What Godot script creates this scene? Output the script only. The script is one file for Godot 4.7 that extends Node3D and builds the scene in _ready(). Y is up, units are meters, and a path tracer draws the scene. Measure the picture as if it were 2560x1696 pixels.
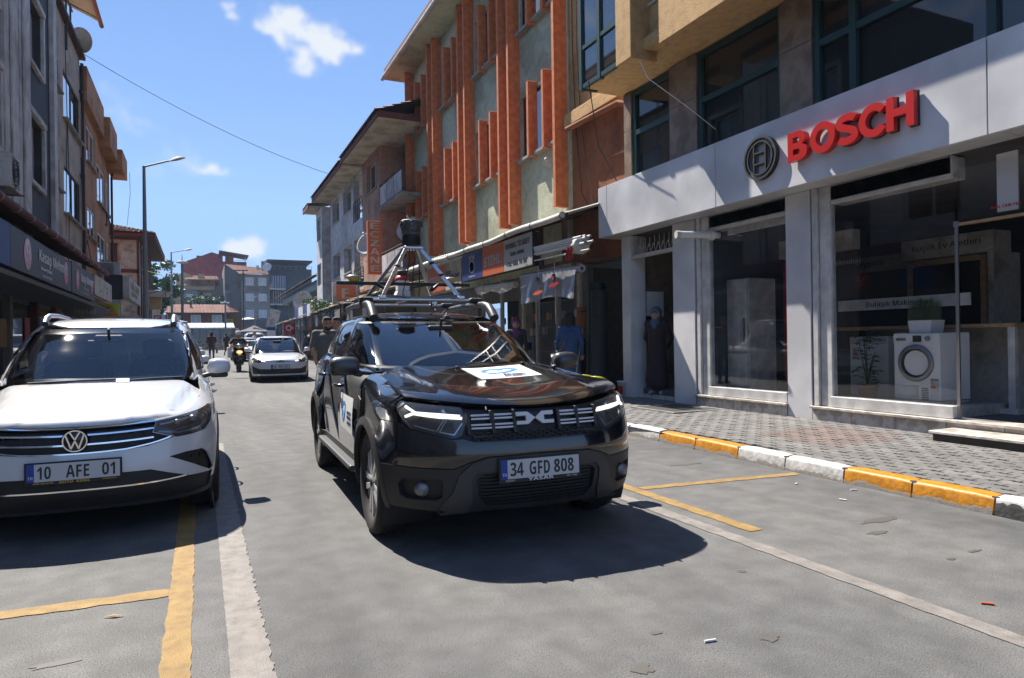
extends Node3D
class B:
	var v := PackedVector3Array()
	var n := PackedVector3Array()
	var xf := Transform3D.IDENTITY
	func tn(a: Vector3, b: Vector3, c: Vector3, na: Vector3, nb: Vector3, nc: Vector3) -> void:
		var g := (c - a).cross(b - a)
		if g.length_squared() < 1e-16: return
		if (g.dot(na + nb + nc) < 0.0) != (xf.basis.determinant() < 0.0):
			var t := b; b = c; c = t
			t = nb; nb = nc; nc = t
		v.append(xf * a); v.append(xf * b); v.append(xf * c)
		n.append((xf.basis * na).normalized()); n.append((xf.basis * nb).normalized()); n.append((xf.basis * nc).normalized())
	func tri(a: Vector3, b: Vector3, c: Vector3) -> void:
		var g := (c - a).cross(b - a)
		if g.length_squared() < 1e-16: return
		g = g.normalized()
		tn(a, b, c, g, g, g)
	func quad(a: Vector3, b: Vector3, c: Vector3, d: Vector3) -> void:
		tri(a, b, c); tri(a, c, d)
	func qf(a: Vector3, b: Vector3, c: Vector3, d: Vector3, w: Vector3) -> void:
		tn(a, b, c, w, w, w); tn(a, c, d, w, w, w)
	func box(c: Vector3, s: Vector3, ch := 0.0, bs := Basis.IDENTITY) -> void:
		var keep := xf
		xf = xf * Transform3D(bs, c)
		var h := s * 0.5
		if ch <= 0.0:
			for ax in 3:
				for sg in [-1.0, 1.0]:
					var u := (ax + 1) % 3
					var w := (ax + 2) % 3
					var nn := Vector3.ZERO; nn[ax] = sg
					var p := []
					for q in [[-1, -1], [1, -1], [1, 1], [-1, 1]]:
						var t := Vector3.ZERO
						t[ax] = sg * h[ax]; t[u] = q[0] * h[u]; t[w] = q[1] * h[w]
						p.append(t)
					qf(p[0], p[1], p[2], p[3], nn)
		else:
			ch = minf(ch, minf(h.x, minf(h.y, h.z)) * 0.98)
			var i := h - Vector3(ch, ch, ch)
			for ax in 3:
				for sg in [-1.0, 1.0]:
					var u := (ax + 1) % 3
					var w := (ax + 2) % 3
					var nn := Vector3.ZERO; nn[ax] = sg
					var p := []
					for q in [[-1, -1], [1, -1], [1, 1], [-1, 1]]:
						var t := Vector3.ZERO
						t[ax] = sg * h[ax]; t[u] = q[0] * i[u]; t[w] = q[1] * i[w]
						p.append(t)
					qf(p[0], p[1], p[2], p[3], nn)
					for s2 in [-1.0, 1.0]:
						var e := []
						for q in [-1, 1]:
							var t := Vector3.ZERO
							t[ax] = sg * h[ax]; t[u] = s2 * i[u]; t[w] = q * i[w]
							var t2 := Vector3.ZERO
							t2[ax] = sg * i[ax]; t2[u] = s2 * h[u]; t2[w] = q * i[w]
							e.append(t); e.append(t2)
						var en := Vector3.ZERO; en[ax] = sg; en[u] = s2
						en = en.normalized()
						var n1 := Vector3.ZERO; n1[ax] = sg
						var n2 := Vector3.ZERO; n2[u] = s2
						tn(e[0], e[1], e[3], n1, n2, n2); tn(e[0], e[3], e[2], n1, n2, n1)
			for a in [-1.0, 1.0]:
				for b in [-1.0, 1.0]:
					for c2 in [-1.0, 1.0]:
						tn(Vector3(a * h.x, b * i.y, c2 * i.z), Vector3(a * i.x, b * h.y, c2 * i.z), Vector3(a * i.x, b * i.y, c2 * h.z), Vector3(a, 0, 0), Vector3(0, b, 0), Vector3(0, 0, c2))
		xf = keep
	func b6(x0: float, x1: float, y0: float, y1: float, z0: float, z1: float, ch := 0.0) -> void:
		box(Vector3((x0 + x1) * .5, (y0 + y1) * .5, (z0 + z1) * .5), Vector3(absf(x1 - x0), absf(y1 - y0), absf(z1 - z0)), ch)
	func bar(a: Vector3, b: Vector3, w: float, h: float, up := Vector3.UP, ch := 0.0) -> void:
		var d := (b - a)
		var L := d.length()
		if L < 1e-6: return
		d /= L
		var sx := up.cross(d)
		if sx.length() < 1e-4: sx = Vector3.RIGHT.cross(d)
		sx = sx.normalized()
		var uy := d.cross(sx)
		box((a + b) * .5, Vector3(w, h, L), ch, Basis(sx, uy, d))
	func tube(pts: Array, r, sides := 8, caps := true) -> void:
		var rings := []
		var nr := []
		var last := Vector3.ZERO
		for i in pts.size():
			var t: Vector3
			if i == 0: t = pts[1] - pts[0]
			elif i == pts.size() - 1: t = pts[i] - pts[i - 1]
			else: t = (pts[i + 1] - pts[i]).normalized() + (pts[i] - pts[i - 1]).normalized()
			t = t.normalized()
			var s: Vector3
			if i == 0:
				s = t.cross(Vector3.UP)
				if s.length() < .05: s = t.cross(Vector3.RIGHT)
			else:
				s = last - t * last.dot(t)
			s = s.normalized(); last = s
			var u := s.cross(t)
			var rr: float = r[i] if r is Array else r
			var ring := []
			var rn := []
			for k in sides:
				var a := TAU * k / sides
				var dd := s * cos(a) + u * sin(a)
				ring.append(pts[i] + dd * rr); rn.append(dd)
			rings.append(ring); nr.append(rn)
		for i in rings.size() - 1:
			for k in sides:
				var k2 := (k + 1) % sides
				tn(rings[i][k], rings[i][k2], rings[i + 1][k2], nr[i][k], nr[i][k2], nr[i + 1][k2])
				tn(rings[i][k], rings[i + 1][k2], rings[i + 1][k], nr[i][k], nr[i + 1][k2], nr[i + 1][k])
		if caps:
			for e in [0, rings.size() - 1]:
				var w: Vector3 = (pts[0] - pts[1]) if e == 0 else (pts[e] - pts[e - 1])
				for k in range(1, sides - 1):
					tn(rings[e][0], rings[e][k], rings[e][k + 1], w, w, w)
	func lathe(prof: Array, segs := 24, tr := Transform3D.IDENTITY, sharp := false, a0 := 0.0, a1 := TAU) -> void:
		var keep := xf
		xf = xf * tr
		var pn := []
		for i in prof.size():
			var d := Vector2.ZERO
			if i > 0: d += (prof[i] - prof[i - 1]).normalized()
			if i < prof.size() - 1: d += (prof[i + 1] - prof[i]).normalized()
			pn.append(Vector2(d.y, -d.x).normalized())
		for i in prof.size() - 1:
			var p: Vector2 = prof[i]
			var q: Vector2 = prof[i + 1]
			var sn := (q - p).normalized(); sn = Vector2(sn.y, -sn.x)
			var n0: Vector2 = sn if sharp else pn[i]
			var n1: Vector2 = sn if sharp else pn[i + 1]
			for k in segs:
				var a := a0 + (a1 - a0) * k / segs
				var b := a0 + (a1 - a0) * (k + 1) / segs
				var ca := Vector3(cos(a), 0, sin(a))
				var cb := Vector3(cos(b), 0, sin(b))
				var A := ca * p.x + Vector3(0, p.y, 0)
				var Bv := cb * p.x + Vector3(0, p.y, 0)
				var C := cb * q.x + Vector3(0, q.y, 0)
				var D := ca * q.x + Vector3(0, q.y, 0)
				var nA := ca * n0.x + Vector3(0, n0.y, 0)
				var nB := cb * n0.x + Vector3(0, n0.y, 0)
				var nC := cb * n1.x + Vector3(0, n1.y, 0)
				var nD := ca * n1.x + Vector3(0, n1.y, 0)
				tn(A, Bv, C, nA, nB, nC); tn(A, C, D, nA, nC, nD)
		xf = keep
	func prism(poly: PackedVector2Array, z0: float, z1: float, bev := 0.0, tr := Transform3D.IDENTITY) -> void:
		var keep := xf
		xf = xf * tr
		if Geometry2D.is_polygon_clockwise(poly): poly.reverse()
		var sg := signf(z1 - z0)
		var top := poly
		if bev > 0.0:
			var off := Geometry2D.offset_polygon(poly, -bev, Geometry2D.JOIN_MITER)
			if off.size() == 1 and off[0].size() == poly.size(): 
				top = off[0]
				var best := 0
				var bd := 1e9
				for s in top.size():
					var dd := poly[0].distance_to(top[s])
					if dd < bd: bd = dd; best = s
				var rot := PackedVector2Array()
				for s in top.size(): rot.append(top[(s + best) % top.size()])
				top = rot
			else: bev = 0.0
		var zb := z1 - sg * bev
		var m := poly.size()
		for i in m:
			var a := poly[i]
			var b := poly[(i + 1) % m]
			var e := (b - a).normalized()
			var w := Vector3(e.y, -e.x, 0)
			qf(Vector3(a.x, a.y, z0), Vector3(b.x, b.y, z0), Vector3(b.x, b.y, zb), Vector3(a.x, a.y, zb), w)
			if bev > 0.0:
				var a2 := top[i]
				var b2 := top[(i + 1) % m]
				var w2 := (w + Vector3(0, 0, sg)).normalized()
				qf(Vector3(a.x, a.y, zb), Vector3(b.x, b.y, zb), Vector3(b2.x, b2.y, z1), Vector3(a2.x, a2.y, z1), w2)
		face(top, z1, sg)
		face(poly, z0, -sg)
		xf = keep
	func face(poly: PackedVector2Array, z: float, sg: float) -> void:
		var ix := Geometry2D.triangulate_polygon(poly)
		for k in range(0, ix.size(), 3):
			var w := Vector3(0, 0, sg)
			var a := poly[ix[k]]
			var b := poly[ix[k + 1]]
			var c := poly[ix[k + 2]]
			tn(Vector3(a.x, a.y, z), Vector3(b.x, b.y, z), Vector3(c.x, c.y, z), w, w, w)
	func grid(rows: Array, out := Vector3.ZERO) -> void:
		var nm := []
		var R := rows.size()
		for i in R:
			var l := []
			var Cn: int = rows[i].size()
			for j in Cn:
				var du: Vector3 = rows[i][mini(j + 1, Cn - 1)] - rows[i][maxi(j - 1, 0)]
				var dv: Vector3 = rows[mini(i + 1, R - 1)][j] - rows[maxi(i - 1, 0)][j]
				var q := du.cross(dv)
				if q.length_squared() < 1e-18: q = Vector3.UP
				q = q.normalized()
				if out != Vector3.ZERO and q.dot(out) < 0: q = -q
				l.append(q)
			nm.append(l)
		for i in R - 1:
			for j in rows[i].size() - 1:
				tn(rows[i][j], rows[i][j + 1], rows[i + 1][j + 1], nm[i][j], nm[i][j + 1], nm[i + 1][j + 1])
				tn(rows[i][j], rows[i + 1][j + 1], rows[i + 1][j], nm[i][j], nm[i + 1][j + 1], nm[i + 1][j])
	func ball(c: Vector3, r: Vector3, k := 10) -> void:
		var pr := []
		for i in k + 1:
			var a := -PI / 2 + PI * i / k
			pr.append(Vector2(cos(a), sin(a)))
		lathe(pr, k * 2, Transform3D(Basis.from_scale(r), c))
	func mesh() -> ArrayMesh:
		var arr := []
		arr.resize(Mesh.ARRAY_MAX)
		arr[Mesh.ARRAY_VERTEX] = v
		arr[Mesh.ARRAY_NORMAL] = n
		var am := ArrayMesh.new()
		if v.size() > 0: am.add_surface_from_arrays(Mesh.PRIMITIVE_TRIANGLES, arr)
		return am
var M := {}
var used := {}
func numbered(p: Node, nm: String) -> String:
	var key := str(p.get_instance_id()) + nm
	var k: int = used.get(key, -1) + 1
	used[key] = k
	return nm if k == 0 else "%s_%03d" % [nm, k]
func obj(nm: String, b, m, parent: Node = self) -> MeshInstance3D:
	var o := MeshInstance3D.new()
	o.name = numbered(parent, nm)
	o.mesh = b.mesh() if b is B else b
	o.material_override = M[m] if m is String else m
	parent.add_child(o, true)
	if parent.has_meta("absolute"): o.position = -parent.position
	return o
func tag(o: Node, label := "", cat := "", group := "", kind := "") -> Node:
	if label: o.set_meta("label", label)
	if cat: o.set_meta("category", cat)
	if group: o.set_meta("group", group)
	if kind: o.set_meta("kind", kind)
	return o
func thing(nm: String, label: String, cat: String, at: Vector3, group := "", absolute := true, turn := 0.0) -> Node3D:
	var o := Node3D.new()
	o.name = numbered(self, nm)
	add_child(o, true)
	o.position = at
	o.rotation.y = turn
	if absolute: o.set_meta("absolute", true)
	tag(o, label, cat, group)
	return o
func copy(src: Node3D, label: String, at: Vector3, turn := 0.0) -> Node3D:
	var base := String(src.name)
	var c: Node3D = src.duplicate()
	c.name = numbered(self, base)
	add_child(c, true)
	c.position = at
	c.rotation.y = turn
	c.set_meta("label", label)
	return c
func struct(nm: String, b, m, parent: Node = self) -> MeshInstance3D:
	var o := obj(nm, b, m, parent)
	if parent == self: o.set_meta("kind", "structure")
	return o
func bp(nm: String, m, parent: Node, x0: float, x1: float, y0: float, y1: float, z0: float, z1: float, ch := 0.0) -> MeshInstance3D:
	var b := B.new()
	b.b6(x0, x1, y0, y1, z0, z1, ch)
	return obj(nm, b, m, parent)
func V(x: float, y: float, z: float) -> Vector3: return Vector3(x, y, z)
var fonts := {}
func font(bold := true, fam := "Droid Sans") -> SystemFont:
	var k := fam + str(bold)
	if not fonts.has(k):
		var f := SystemFont.new()
		f.font_names = PackedStringArray([fam])
		f.font_weight = 700 if bold else 400
		fonts[k] = f
	return fonts[k]
func words(nm: String, s: String, m, parent: Node, at: Vector3, right: Vector3, up: Vector3, h: float, w := 0.0, depth := 0.004, bold := true, fam := "Droid Sans") -> MeshInstance3D:
	var t := TextMesh.new()
	t.text = s
	t.font = font(bold, fam)
	t.font_size = 64
	t.pixel_size = 0.01
	t.depth = 0.1
	t.curve_step = 1.0
	var bb := t.get_aabb()
	var k := h / 0.46
	var kx := k
	if w > 0.0: kx = w / maxf(bb.size.x, .01)
	var o := MeshInstance3D.new()
	o.name = numbered(parent, nm)
	o.mesh = t
	o.material_override = M[m] if m is String else m
	parent.add_child(o, true)
	right = right.normalized(); up = up.normalized()
	var out := right.cross(up)
	var c := bb.get_center()
	var bs := Basis(right * kx, up * k, out * (depth / 0.1))
	var p := at - bs * Vector3(c.x, c.y, c.z)
	if parent.has_meta("absolute"): p -= (parent as Node3D).position
	o.transform = Transform3D(bs, p)
	return o
func noise(freq: float, oct := 4, seed_ := 1, type := FastNoiseLite.TYPE_SIMPLEX_SMOOTH) -> FastNoiseLite:
	var f := FastNoiseLite.new()
	f.noise_type = type
	f.frequency = freq
	f.fractal_octaves = oct
	f.seed = seed_
	return f
func ntex(freq: float, cols: Array, offs: Array, size := 512, oct := 4, seed_ := 1, type := FastNoiseLite.TYPE_SIMPLEX_SMOOTH) -> ImageTexture:
	var im := noise(freq, oct, seed_, type).get_seamless_image(size, size, false, false, 0.12, true)
	im.convert(Image.FORMAT_L8)
	var d := im.get_data()
	var lut := PackedByteArray()
	var g := Gradient.new()
	g.offsets = PackedFloat32Array(offs)
	g.colors = PackedColorArray(cols)
	for i in 256:
		var c := g.sample(i / 255.0)
		lut.append(int(clampf(c.r * 255, 0, 255))); lut.append(int(clampf(c.g * 255, 0, 255))); lut.append(int(clampf(c.b * 255, 0, 255)))
	var o := PackedByteArray()
	o.resize(d.size() * 3)
	for i in d.size():
		var q := d[i] * 3
		o[i * 3] = lut[q]; o[i * 3 + 1] = lut[q + 1]; o[i * 3 + 2] = lut[q + 2]
	return ImageTexture.create_from_image(Image.create_from_data(size, size, false, Image.FORMAT_RGB8, o))
const TONE := .74
func lin(r: float, g: float, b: float) -> Color: return Color(r * TONE, g * TONE, b * TONE).linear_to_srgb()
func mat(nm: String, c: Color, rough := .7, metal := 0.0, spec := .5) -> StandardMaterial3D:
	var m := StandardMaterial3D.new()
	m.albedo_color = c
	m.roughness = rough
	m.metallic = metal
	m.metallic_specular = spec
	M[nm] = m
	return m
var grain := {}
func tmat(nm: String, c: Color, rough: float, tex: String, scale: float, tex2 := "", scale2 := .1, nrm := "", ns := .4) -> StandardMaterial3D:
	var m := mat(nm, c, rough)
	m.albedo_texture = grain[tex]
	m.uv1_triplanar = true
	m.uv1_world_triplanar = true
	m.uv1_scale = Vector3.ONE * scale
	if tex2:
		m.detail_enabled = true
		m.detail_albedo = grain[tex2]
		m.detail_blend_mode = BaseMaterial3D.BLEND_MODE_MUL
		m.detail_uv_layer = BaseMaterial3D.DETAIL_UV_2
		m.uv2_triplanar = true
		m.uv2_world_triplanar = true
		m.uv2_scale = Vector3.ONE * scale2
	if nrm:
		m.normal_enabled = true
		m.normal_texture = grain[nrm]
		m.normal_scale = ns
	return m
func glassmat(nm: String, c: Color, a: float, rough := .02) -> StandardMaterial3D:
	var m := mat(nm, Color(c.r, c.g, c.b, a), rough)
	m.transparency = BaseMaterial3D.TRANSPARENCY_ALPHA
	m.metallic_specular = .6
	return m
func paint(nm: String, c: Color, rough := .25, coat := 1.0, metal := 0.0) -> StandardMaterial3D:
	var m := mat(nm, c, rough, metal)
	m.clearcoat_enabled = coat > 0
	m.clearcoat = coat
	m.clearcoat_roughness = .03
	return m
func setup() -> void:
	var cam := Camera3D.new()
	cam.name = "camera"
	var yaw := .4286
	var pitch := .002
	var roll := -.0145
	var f := Vector3(sin(yaw) * cos(pitch), sin(pitch), -cos(yaw) * cos(pitch))
	var r := Vector3(cos(yaw), 0, sin(yaw))
	var u := r.cross(f)
	var r2 := r * cos(roll) + u * sin(roll)
	var u2 := u * cos(roll) - r * sin(roll)
	cam.transform = Transform3D(Basis(r2, u2, -f), Vector3(0, 1.29, 0))
	cam.fov = 52.84
	cam.near = .05
	cam.far = 2000
	add_child(cam)
	cam.current = true
	var sun := DirectionalLight3D.new()
	sun.name = "sun"
	add_child(sun)
	sun.look_at_from_position(Vector3(-.24, 1, -.7) * 50, Vector3.ZERO)
	sun.light_energy = 1.6
	sun.light_color = Color(1, .97, .925)
	sun.light_angular_distance = .5
	sun.shadow_enabled = true
	var we := WorldEnvironment.new()
	we.name = "environment"
	var e := Environment.new()
	e.tonemap_mode = Environment.TONE_MAPPER_LINEAR
	e.tonemap_exposure = EXPO
	e.background_mode = Environment.BG_SKY
	var sky := Sky.new()
	var ps := PanoramaSkyMaterial.new()
	ps.panorama = sky_image()
	ps.energy_multiplier = SKY_E
	sky.sky_material = ps
	e.sky = sky
	e.sdfgi_enabled = true
	e.ssao_enabled = true
	e.ssil_enabled = true
	e.fog_enabled = true
	e.fog_density = .0004
	e.fog_light_color = Color(.72, .83, .95)
	we.environment = e
	add_child(we)
const EXPO := 2.55
const SKY_E := .70
func sky_image() -> ImageTexture:
	var w := 1536
	var h := 768
	var im := Image.create(w, h, false, Image.FORMAT_RGBF)
	var n1 := noise(1.0, 6, 11)
	var n2 := noise(1.0, 6, 23)
	var top := Color(.11, .21, .46)
	var mid := Color(.235, .385, .66)
	var hor := Color(.24, .365, .61)
	var bl := [[6.2, 24.2, 1.6, .9, 1.0], [8.6, 23.4, 2.1, 1.1, 1.1], [10.6, 22.8, 1.7, .8, .9], [7.9, 21.3, 1.3, .55, .9], [2.6, 24.4, .6, .45, .8], [1.2, 13.0, 1.1, .42, 1.05], [-.6, 13.2, 1.6, .6, .34], [2.4, 7.25, .55, .5, 1.3], [3.5, 7.5, .85, .8, 1.5], [-4.2, 15.9, 2.2, 1.1, .30], [-1.0, 14.6, 2.0, .9, .26], [-6.5, 17.5, 2.0, 1.0, .27], [-8, 13.5, 3.0, 1.6, .22], [-4, 12.6, 3, .8, .24]]
	for y in h:
		var el := PI * (.5 - (y + .5) / h)
		var eld := rad_to_deg(el)
		var se := sin(el)
		var c: Color
		if se > 0:
			var t := pow(1.0 - se, 3.2)
			c = top.lerp(mid, clampf(t * 1.9, 0, 1)).lerp(hor, clampf((t - .42) / .58, 0, 1))
		else: c = Color(.12, .12, .118)
		for x in w:
			var az := wrapf(TAU * (x + .5) / w, -PI, PI)
			var q := c
			if se > 0 and eld < 75:
				var azd := rad_to_deg(az)
				var a := 0.0
				if azd > -14 and azd < 16 and eld < 28:
					var wx := azd + n2.get_noise_2d(azd * .35, eld * .5) * .9
					var wy := eld + n2.get_noise_2d(azd * .35 + 40, eld * .5) * .7
					for k in bl:
						var dx: float = (wx - k[0]) / k[2]
						var dy: float = (wy - k[1]) / k[3]
						var rr := dx * dx + dy * dy
						if rr < 4.5:
							var g := exp(-rr * .9) * float(k[4])
							a += g
					if a > .01:
						var nz := n1.get_noise_3d(azd * .42 + eld * .2, eld * .75, 3)
						nz += n2.get_noise_3d(azd * 1.5, eld * 2.4, 9) * .45
						a = clampf(a * 1.1 + nz * .95 * minf(1.0, a * 2.0) - .14, 0, .93)
						a = a * a * (3 - 2 * a)
				else:
					var dv := Vector3(sin(az) * cos(el), se, -cos(az) * cos(el)) * 3.2 / (se + .25)
					a = clampf((n1.get_noise_3d(dv.x, 0, dv.z) - .22) * 2.2, 0, .75) * clampf((absf(azd) - 14) / 20, 0, 1)
				if a > 0: q = c.lerp(Color(.47, .50, .545), a)
			im.set_pixel(x, y, q)
	return ImageTexture.create_from_image(im)
func make_materials() -> void:
	grain.soft = ntex(.008, [Color(.86, .86, .86), Color(1, 1, 1)], [.25, .75], 512, 5, 3)
	grain.plaster = ntex(.02, [Color(.90, .895, .885), Color(.97, .965, .96), Color(1, 1, 1)], [.2, .45, .8], 512, 6, 5)
	grain.stain = ntex(.006, [Color(.82, .805, .785), Color(.95, .945, .935), Color(1, 1, 1)], [.2, .4, .7], 512, 5, 8)
	grain.speck = ntex(.25, [Color(.7, .7, .7), Color(.95, .95, .95), Color(1.0, 1.0, 1.0)], [.25, .45, .7], 512, 2, 9)
	grain.marble = ntex(.012, [Color(.8, .77, .74), Color(.94, .92, .9), Color(1, .99, .97), Color(.9, .87, .83)], [.3, .45, .6, .75], 512, 6, 12, FastNoiseLite.TYPE_PERLIN)
	grain.tile = ntex(.05, [Color(.55, .5, .48), Color(.9, .88, .86), Color(1, 1, 1)], [.2, .5, .8], 512, 4, 14)
	var bim := noise(.09, 4, 21).get_seamless_image(512, 512)
	bim.bump_map_to_normal_map(5.0)
	grain.bump = ImageTexture.create_from_image(bim)
	var b2 := noise(.02, 5, 33).get_seamless_image(512, 512)
	b2.bump_map_to_normal_map(6.0)
	grain.wave = ImageTexture.create_from_image(b2)
	asphalt()
	tmat("w_green", lin(.56, .59, .43), .9, "plaster", .35, "stain", .12, "bump", .2)
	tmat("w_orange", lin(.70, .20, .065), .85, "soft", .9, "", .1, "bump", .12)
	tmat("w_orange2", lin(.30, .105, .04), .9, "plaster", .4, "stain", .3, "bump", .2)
	tmat("w_yellow", lin(.70, .43, .18), .88, "plaster", .5, "stain", .1, "bump", .15)
	tmat("w_salmon", lin(.52, .30, .21), .9, "plaster", .3, "stain", .15, "bump", .3)
	tmat("w_terra", lin(.36, .14, .07), .9, "plaster", .4, "stain", .15)
	tmat("w_white", lin(.74, .75, .80), .85, "soft", .4, "stain", .05, "bump", .15)
	tmat("w_cream", lin(.62, .57, .47), .9, "plaster", .4, "stain", .2)
	tmat("w_grey_l", lin(.66, .64, .61), .85, "soft", .4, "stain", .08)
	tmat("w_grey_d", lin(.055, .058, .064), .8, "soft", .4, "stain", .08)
	tmat("w_brown", lin(.50, .41, .32), .92, "plaster", .3, "stain", .22, "bump", .4)
	tmat("w_apricot", lin(.52, .24, .10), .9, "plaster", .35, "stain", .2, "bump", .3)
	tmat("w_old", lin(.52, .46, .39), .95, "plaster", .8, "stain", .6, "bump", .5)
	tmat("w_pink", lin(.32, .07, .075), .9, "soft", .2, "stain", .03)
	tmat("w_grey", lin(.30, .285, .27), .92, "plaster", .2, "stain", .06)
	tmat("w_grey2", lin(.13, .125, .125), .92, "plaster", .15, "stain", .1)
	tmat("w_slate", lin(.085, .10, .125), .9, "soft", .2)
	tmat("w_beige", lin(.55, .40, .24), .9, "plaster", .2, "stain", .06)
	tmat("w_brick", lin(.22, .085, .045), .9, "plaster", .5, "stain", .1)
	tmat("concrete", lin(.33, .32, .30), .9, "plaster", .6, "stain", .3, "bump", .4)
	tmat("rooftile", lin(.30, .105, .06), .85, "tile", 1.2, "stain", .2)
	tmat("rooftile2", lin(.42, .20, .15), .85, "tile", 1.2, "stain", .2)
	tmat("wood_dark", lin(.07, .028, .018), .8, "plaster", 1.0)
	tmat("wood_red", lin(.13, .03, .018), .8, "plaster", 1.0)
	tmat("wood_light", lin(.45, .29, .15), .6, "soft", 2.0)
	tmat("marble_brown", lin(.34, .25, .18), .45, "marble", .35, "stain", .3)
	tmat("marble_white", lin(.66, .64, .62), .35, "marble", .8)
	tmat("marble_black", lin(.02, .02, .022), .3, "marble", 1.5)
	tmat("panel_white", lin(.78, .78, .80), .35, "soft", .15)
	tmat("soffit", lin(.58, .58, .60), .5, "soft", .3)
	tmat("white_frame", lin(.68, .67, .65), .45, "soft", .8)
	tmat("white_dirty", lin(.60, .58, .54), .6, "plaster", .8, "stain", .4)
	mat("green_frame", lin(.008, .045, .042), .4)
	mat("black", lin(.012, .012, .013), .6)
	mat("dark", lin(.03, .03, .032), .7)
	tmat("w_greybrown", lin(.20, .19, .175), .9, "plaster", .4)  # even grey-brown plaster, the colour of the wall itself
	mat("grey_metal", lin(.32, .33, .34), .4, .8)
	tmat("galv", lin(.24, .25, .25), .55, "soft", 1.5)
	mat("chrome", lin(1.15, 1.16, 1.17), .08, 1.0)
	mat("alu", lin(.62, .63, .65), .32, 1.0)
	mat("red", lin(.42, .018, .018), .5)
	mat("letter_red", lin(.55, .022, .020), .28)
	mat("orange_p", lin(.62, .13, .03), .5)
	mat("blue_p", lin(.012, .045, .22), .5)
	mat("sign_blue", lin(.02, .04, .20), .5)
	mat("sign_grey", lin(.42, .41, .385), .5)
	mat("sign_dark", lin(.045, .047, .05), .5)
	mat("white", lin(.78, .78, .78), .5)
	mat("ink", lin(.02, .02, .022), .6)
	mat("lightink", lin(.50, .49, .47), .6)
	mat("yellow", lin(.65, .42, .03), .5)
	mat("lime", lin(.42, .45, .02), .6)
	mat("plastic_film", lin(.30, .30, .31), .25)
	mat("pvc", lin(.70, .70, .69), .35)
	mat("fabric_grey", lin(.55, .57, .60), .9)
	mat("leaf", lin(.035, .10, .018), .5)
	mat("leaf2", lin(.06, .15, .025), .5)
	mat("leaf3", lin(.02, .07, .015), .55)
	mat("grass_blade", lin(.015, .07, .012), .5)
	mat("bark", lin(.10, .075, .055), .9)
	mat("terracotta", lin(.30, .11, .06), .8)
	mat("skin", lin(.40, .22, .15), .55)
	mat("skin2", lin(.33, .17, .11), .55)
	mat("hair", lin(.012, .010, .009), .6)
	glassmat("glass", Color(.05, .06, .06), .04)
	glassmat("glass_tint", Color(.05, .055, .055), .55)
	glassmat("glass_shop", Color(.04, .05, .05), .04)
	mat("glass_dark", lin(.012, .013, .015), .05, 0.0, .8)
	paint("glass_win", lin(.02, .024, .028), .03, 1.0)
	M.glass_win.metallic_specular = 1.0
	for k in ["leaf", "leaf2", "leaf3"]: M[k].backlight = Color(.25, .35, .08)
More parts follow.
